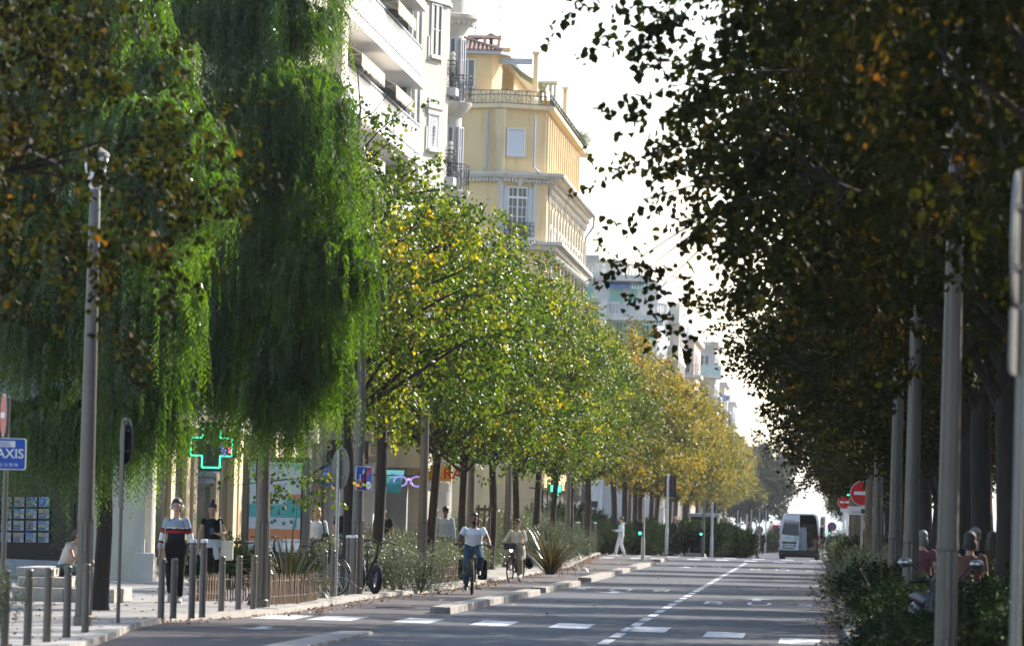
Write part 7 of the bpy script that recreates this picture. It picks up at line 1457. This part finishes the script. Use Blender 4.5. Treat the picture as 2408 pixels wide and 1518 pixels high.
# closed left rear door
dp = [(-.97, .66), (-.985, 1.1), (-.95, 1.6), (-.865, 2.2), (-.80, 2.36), (-.70, 2.42), (.0, 2.42), (.0, .62), (-.9, .62)]
mb = MB(); mb.prism(dp, -.06, -.002, 'y'); dr = part('rear_door', mb, m_van, t, bevel=.018); mb = MB(); wn = []
for cx, cz, a0 in ((-.09, 2.03, 0), (-.73, 2.03, 90), (-.83, 1.50, 180), (-.09, 1.44, 270)): wn += [(cx+.06*math.cos(R_(a0+a)), cz+.06*math.sin(R_(a0+a))) for a in (0, 30, 60, 90)]
mb.prism(wn, -.068, -.061, 'y'); part('window', mb, M('van_glass', (.03, .06, .08), .05, var=.3, scale=2, spec=.8), dr)
mb = MB(); mb.box(-.86, -.14, -.085, -.061, .985, 1.085); hs = part('handle_strip', mb, m_black, dr, bevel=.02)
mb = MB(); text_mb(mb, 'MASTER', .07, (-.48, -.088, 1.035), bold=.01); part('lettering', mb, m_galv, dr); mb = MB(); mb.box(-.80, -.18, -.07, -.061, .82, .95); pl = part('number_plate', mb, m_white, dr); mb = MB(); mb.box(-.80, -.745, -.073, -.070, .82, .95); mb.box(-.235, -.18, -.073, -.070, .82, .95); part('blue_band', mb, m_blue, dr); mb = MB(); text_mb(mb, 'GH-373-AK', .105, (-.49, -.074, .885), bold=.006); part('lettering', mb, m_ink, dr)
mb = MB(); mb.box(-.85, -.24, -.066, -.061, .72, .785); part('green_band', mb, M('band_green', (.02, .26, .09), .4), dr); mb = MB(); text_mb(mb, 'SERVICE PHA', .105, (-.42, -.072, 2.02), bold=.012); part('lettering', mb, m_white, dr); mb = MB(); text_mb(mb, 'ARRETS FREQUENTS', .062, (-.50, -.066, 2.15), bold=.008); part('lettering', mb, M('plum_ink', (.25, .05, .12), .5), dr)
mb = MB()
for q in range(4):
    a0 = q*math.pi/2+math.pi/4
    for s in (-1, 1): c = V((-.16+.085*math.cos(a0+s*.42), -.064, 1.24+.085*math.sin(a0+s*.42))); mb.tube([c-V((math.cos(a0), 0, math.sin(a0)))*.035, c+V((math.cos(a0), 0, math.sin(a0)))*.03], [.012, .03], 6)
part('green_emblem', mb, M('emblem_green', (.05, .42, .22), .4), dr); [part('lettering', text_mb(MB(), s_, .035, (-.60, -.064, zz)), m_ink, dr) for s_, zz in (('LABORATOIRE', 1.30), ('DE CONDITIONNEMENT', 1.26), ('ET SERVICES', 1.22))]
mb = MB(); mb.box(-1.02, -.965, -.075, .05, 1.78, 1.86); part('hinge', mb, m_galv, dr)
for s in (-1, 1):
    mb = MB(); mb.prism([(s*.93, .82), (s*1.035, .82), (s*1.02, 1.46), (s*.93, 1.44)], -.05, .06, 'y'); tl = part('tail_light', mb, m_red, t, bevel=.015)
    mb = MB(); mb.box(*sorted((s*.935, s*1.02)), -.058, -.05, 1.02, 1.14); part('reverse_lens', mb, m_white, tl); mb = MB(); mb.box(*sorted((s*.94, s*1.01)), -.058, -.05, 1.32, 1.42); part('indicator_lens', mb, M('orange_lens', (.7, .16, .05), .3) if s < 0 else bpy.data.materials['orange_lens'], tl)
# open right rear door, seen nearly edge-on
mb = MB(); d = V((.26, -.95, 0)).normalized(); nn = V((-d.y, d.x, 0)); h0 = V((1.0, -.02, 0)); pts = [(0, .64), (.96, .64), (.96, 2.40), (.25, 2.40), (.10, 2.25), (0, 1.6)]; vs = [h0+d*a+V((0, 0, z)) for a, z in pts]+[h0+d*a+nn*.055+V((0, 0, z)) for a, z in pts]; m_ = len(pts); mb.add(vs, [tuple(range(m_)), tuple(range(m_, 2*m_))[::-1]]+[(i, (i+1) % m_, m_+(i+1) % m_, m_+i) for i in range(m_)]); od = part('rear_door', mb, m_van, t, bevel=.012)
for (a0, a1, z0, z1) in ((.15, .85, 1.95, 2.3), (.1, .8, .75, 1.15)): mb = MB(); mb.obox(h0+d*(a0+a1)/2-nn*.012+V((0, 0, (z0+z1)/2)), d*(a1-a0)/2, nn*.008, (0, 0, (z1-z0)/2)); part('trim_panel', mb, m_card2, od)
mb = MB(); mb.obox(h0+d*.5-nn*.012+V((0, 0, 1.55)), d*.32, nn*.006, (0, 0, .3)); part('window', mb, m_glass, od)
# load
t = thing('crate_stack', 'tall stack of pale nested tubs just inside the open van door', 'crates', (-.93+.22, Y0+.35, G(Y0)+.66)); mb = MB()
for i in range(17): z = i*.068; o = .012*math.sin(i*.7)-i*.003; mb.prism([(-.17+o, -.2), (.17+o, -.2), (.17+o, .2), (-.17+o, .2)], z, z+.05); mb.prism([(-.185+o, -.215), (.185+o, -.215), (.185+o, .215), (-.185+o, .215)], z+.05, z+.064)
st = part('tub', mb, M('tub_grey', (.46, .52, .60), .5, var=.06), t); st['kind'] = 'stuff'
for (x0, x1, z0, z1, yy, lb) in ((.46, .74, .66, .82, .3, 'low cardboard box on the van floor beside the crate stack'), (.68, .86, .66, 1.08, .45, 'upright cardboard box at the right of the van floor'), (.62, .90, 1.10, 1.26, .7, 'brown box lying on the upright box in the van')):
    t = thing('cardboard_box', lb, 'box', (-.93+(x0+x1)/2, Y0+yy, G(Y0)+z0)); w_ = (x1-x0)/2; mb = MB(); mb.box(-w_, w_, -.15, .15, 0, z1-z0); b_ = part('carton', mb, m_card2, t, bevel=.006); mb = MB(); mb.box(-.025, .025, -.153, .153, z1-z0-.05, z1-z0+.002); part('tape', mb, m_cream, b_)
t = thing('van_shelf', 'greenish shelf unit deep inside the open van', 'shelf', (-.93+.5, Y0+2.4, G(Y0)+.66)); mg = M('shelf_green', (.12, .17, .14), .7); mb = MB(); mb.box(-.42, .42, .3, .33, 0, 1.35); part('back_panel', mb, mg, t)
for z in (.2, .62, 1.04): mb = MB(); mb.box(-.42, .42, -.2, .3, z, z+.04); part('shelf', mb, mg, t); mb = MB(); mb.box(-.36, .1, -.1, .2, z+.05, z+.28); part('bin', mb, M('bin_grey', (.20, .23, .22), .6) if z < .3 else bpy.data.materials['bin_grey'], t)
# ================================================================ far red bus
y = 470.; xl = (1817-1925)*y/F; m_busr = M('bus_red', (.42, .02, .025), .3); t = thing('red_bus', 'red minibus with a lit headlamp partly hidden behind the white van', 'bus', (xl+1.05, y, G(y)))
mb = MB(); mb.prism([(0, .35), (0, 1.1), (.12, 1.9), (.3, 2.2), (6, 2.25), (6, .35)], -1.05, 1.05, 'x'); part('body', mb, m_busr, t, bevel=.08)
mb = MB(); mb.add([(-.95, -.012, 1.12), (.95, -.012, 1.12), (.9, .10, 1.88), (-.9, .10, 1.88)], [(0,1,2,3)]); part('windscreen', mb, m_glass, t); mb = MB(); mb.box(-.8, .2, .06, .12, 1.9, 2.1); ds = part('destination_display', mb, m_black, t); mb = MB(); text_mb(mb, '0951', .2, (-.3, .05, 2.0)); part('lettering', mb, m_led, ds); mb = MB(); mb.box(-1.06, 1.06, -.06, .1, .3, .6); part('bumper', mb, m_black, t, bevel=.03)
for s in (-1, 1):
    mb = MB(); mb.disc((s*.8, -.07, .72), .11, .05, 16); part('headlight', mb, m_lamp if s < 0 else m_white, t); mb = MB(); mb.tube([(s*1.0, .1, 1.8), (s*1.2, -.1, 1.7)], .03, 6); mb.box(s*1.2-.1, s*1.2+.1, -.16, -.06, 1.3, 1.75); part('mirror', mb, m_black, t)
    for yy in (1., 4.8): mb = MB(); mb.tube([(s*1.04, yy, .38), (s*.8, yy, .38)], .38, 18); part('wheel', mb, m_rubber, t)
# promenade clutter against the sea
y = 880.; t = shrub('silver', (1826-1925)*y/F, y, G(y), 1.9, 2.3, 'pale wind-blown bush at the seafront left of the van roof'); t = shrub('silver', (1846-1925)*y/F, y+8, G(y), 2., 2.9, 'taller pale bush at the seafront half behind the van roof')
t = thing('seafront_kiosk', 'small hazy kiosk with a reddish roof at the seafront beside the van', 'kiosk', ((1852-1925)*y/F, y-6, G(y))); mb = MB(); mb.box(-1.3, 1.3, 0, 2.5, 0, 2.3); part('wall', mb, m_pgrey, t); mb = MB(); mb.prism([(-1.6, 2.3), (1.6, 2.3), (.8, 3.1), (-.8, 3.1)], -.3, 2.8, 'y'); part('roof', mb, m_peach, t)
bpy.data.scenes.remove(TMP)
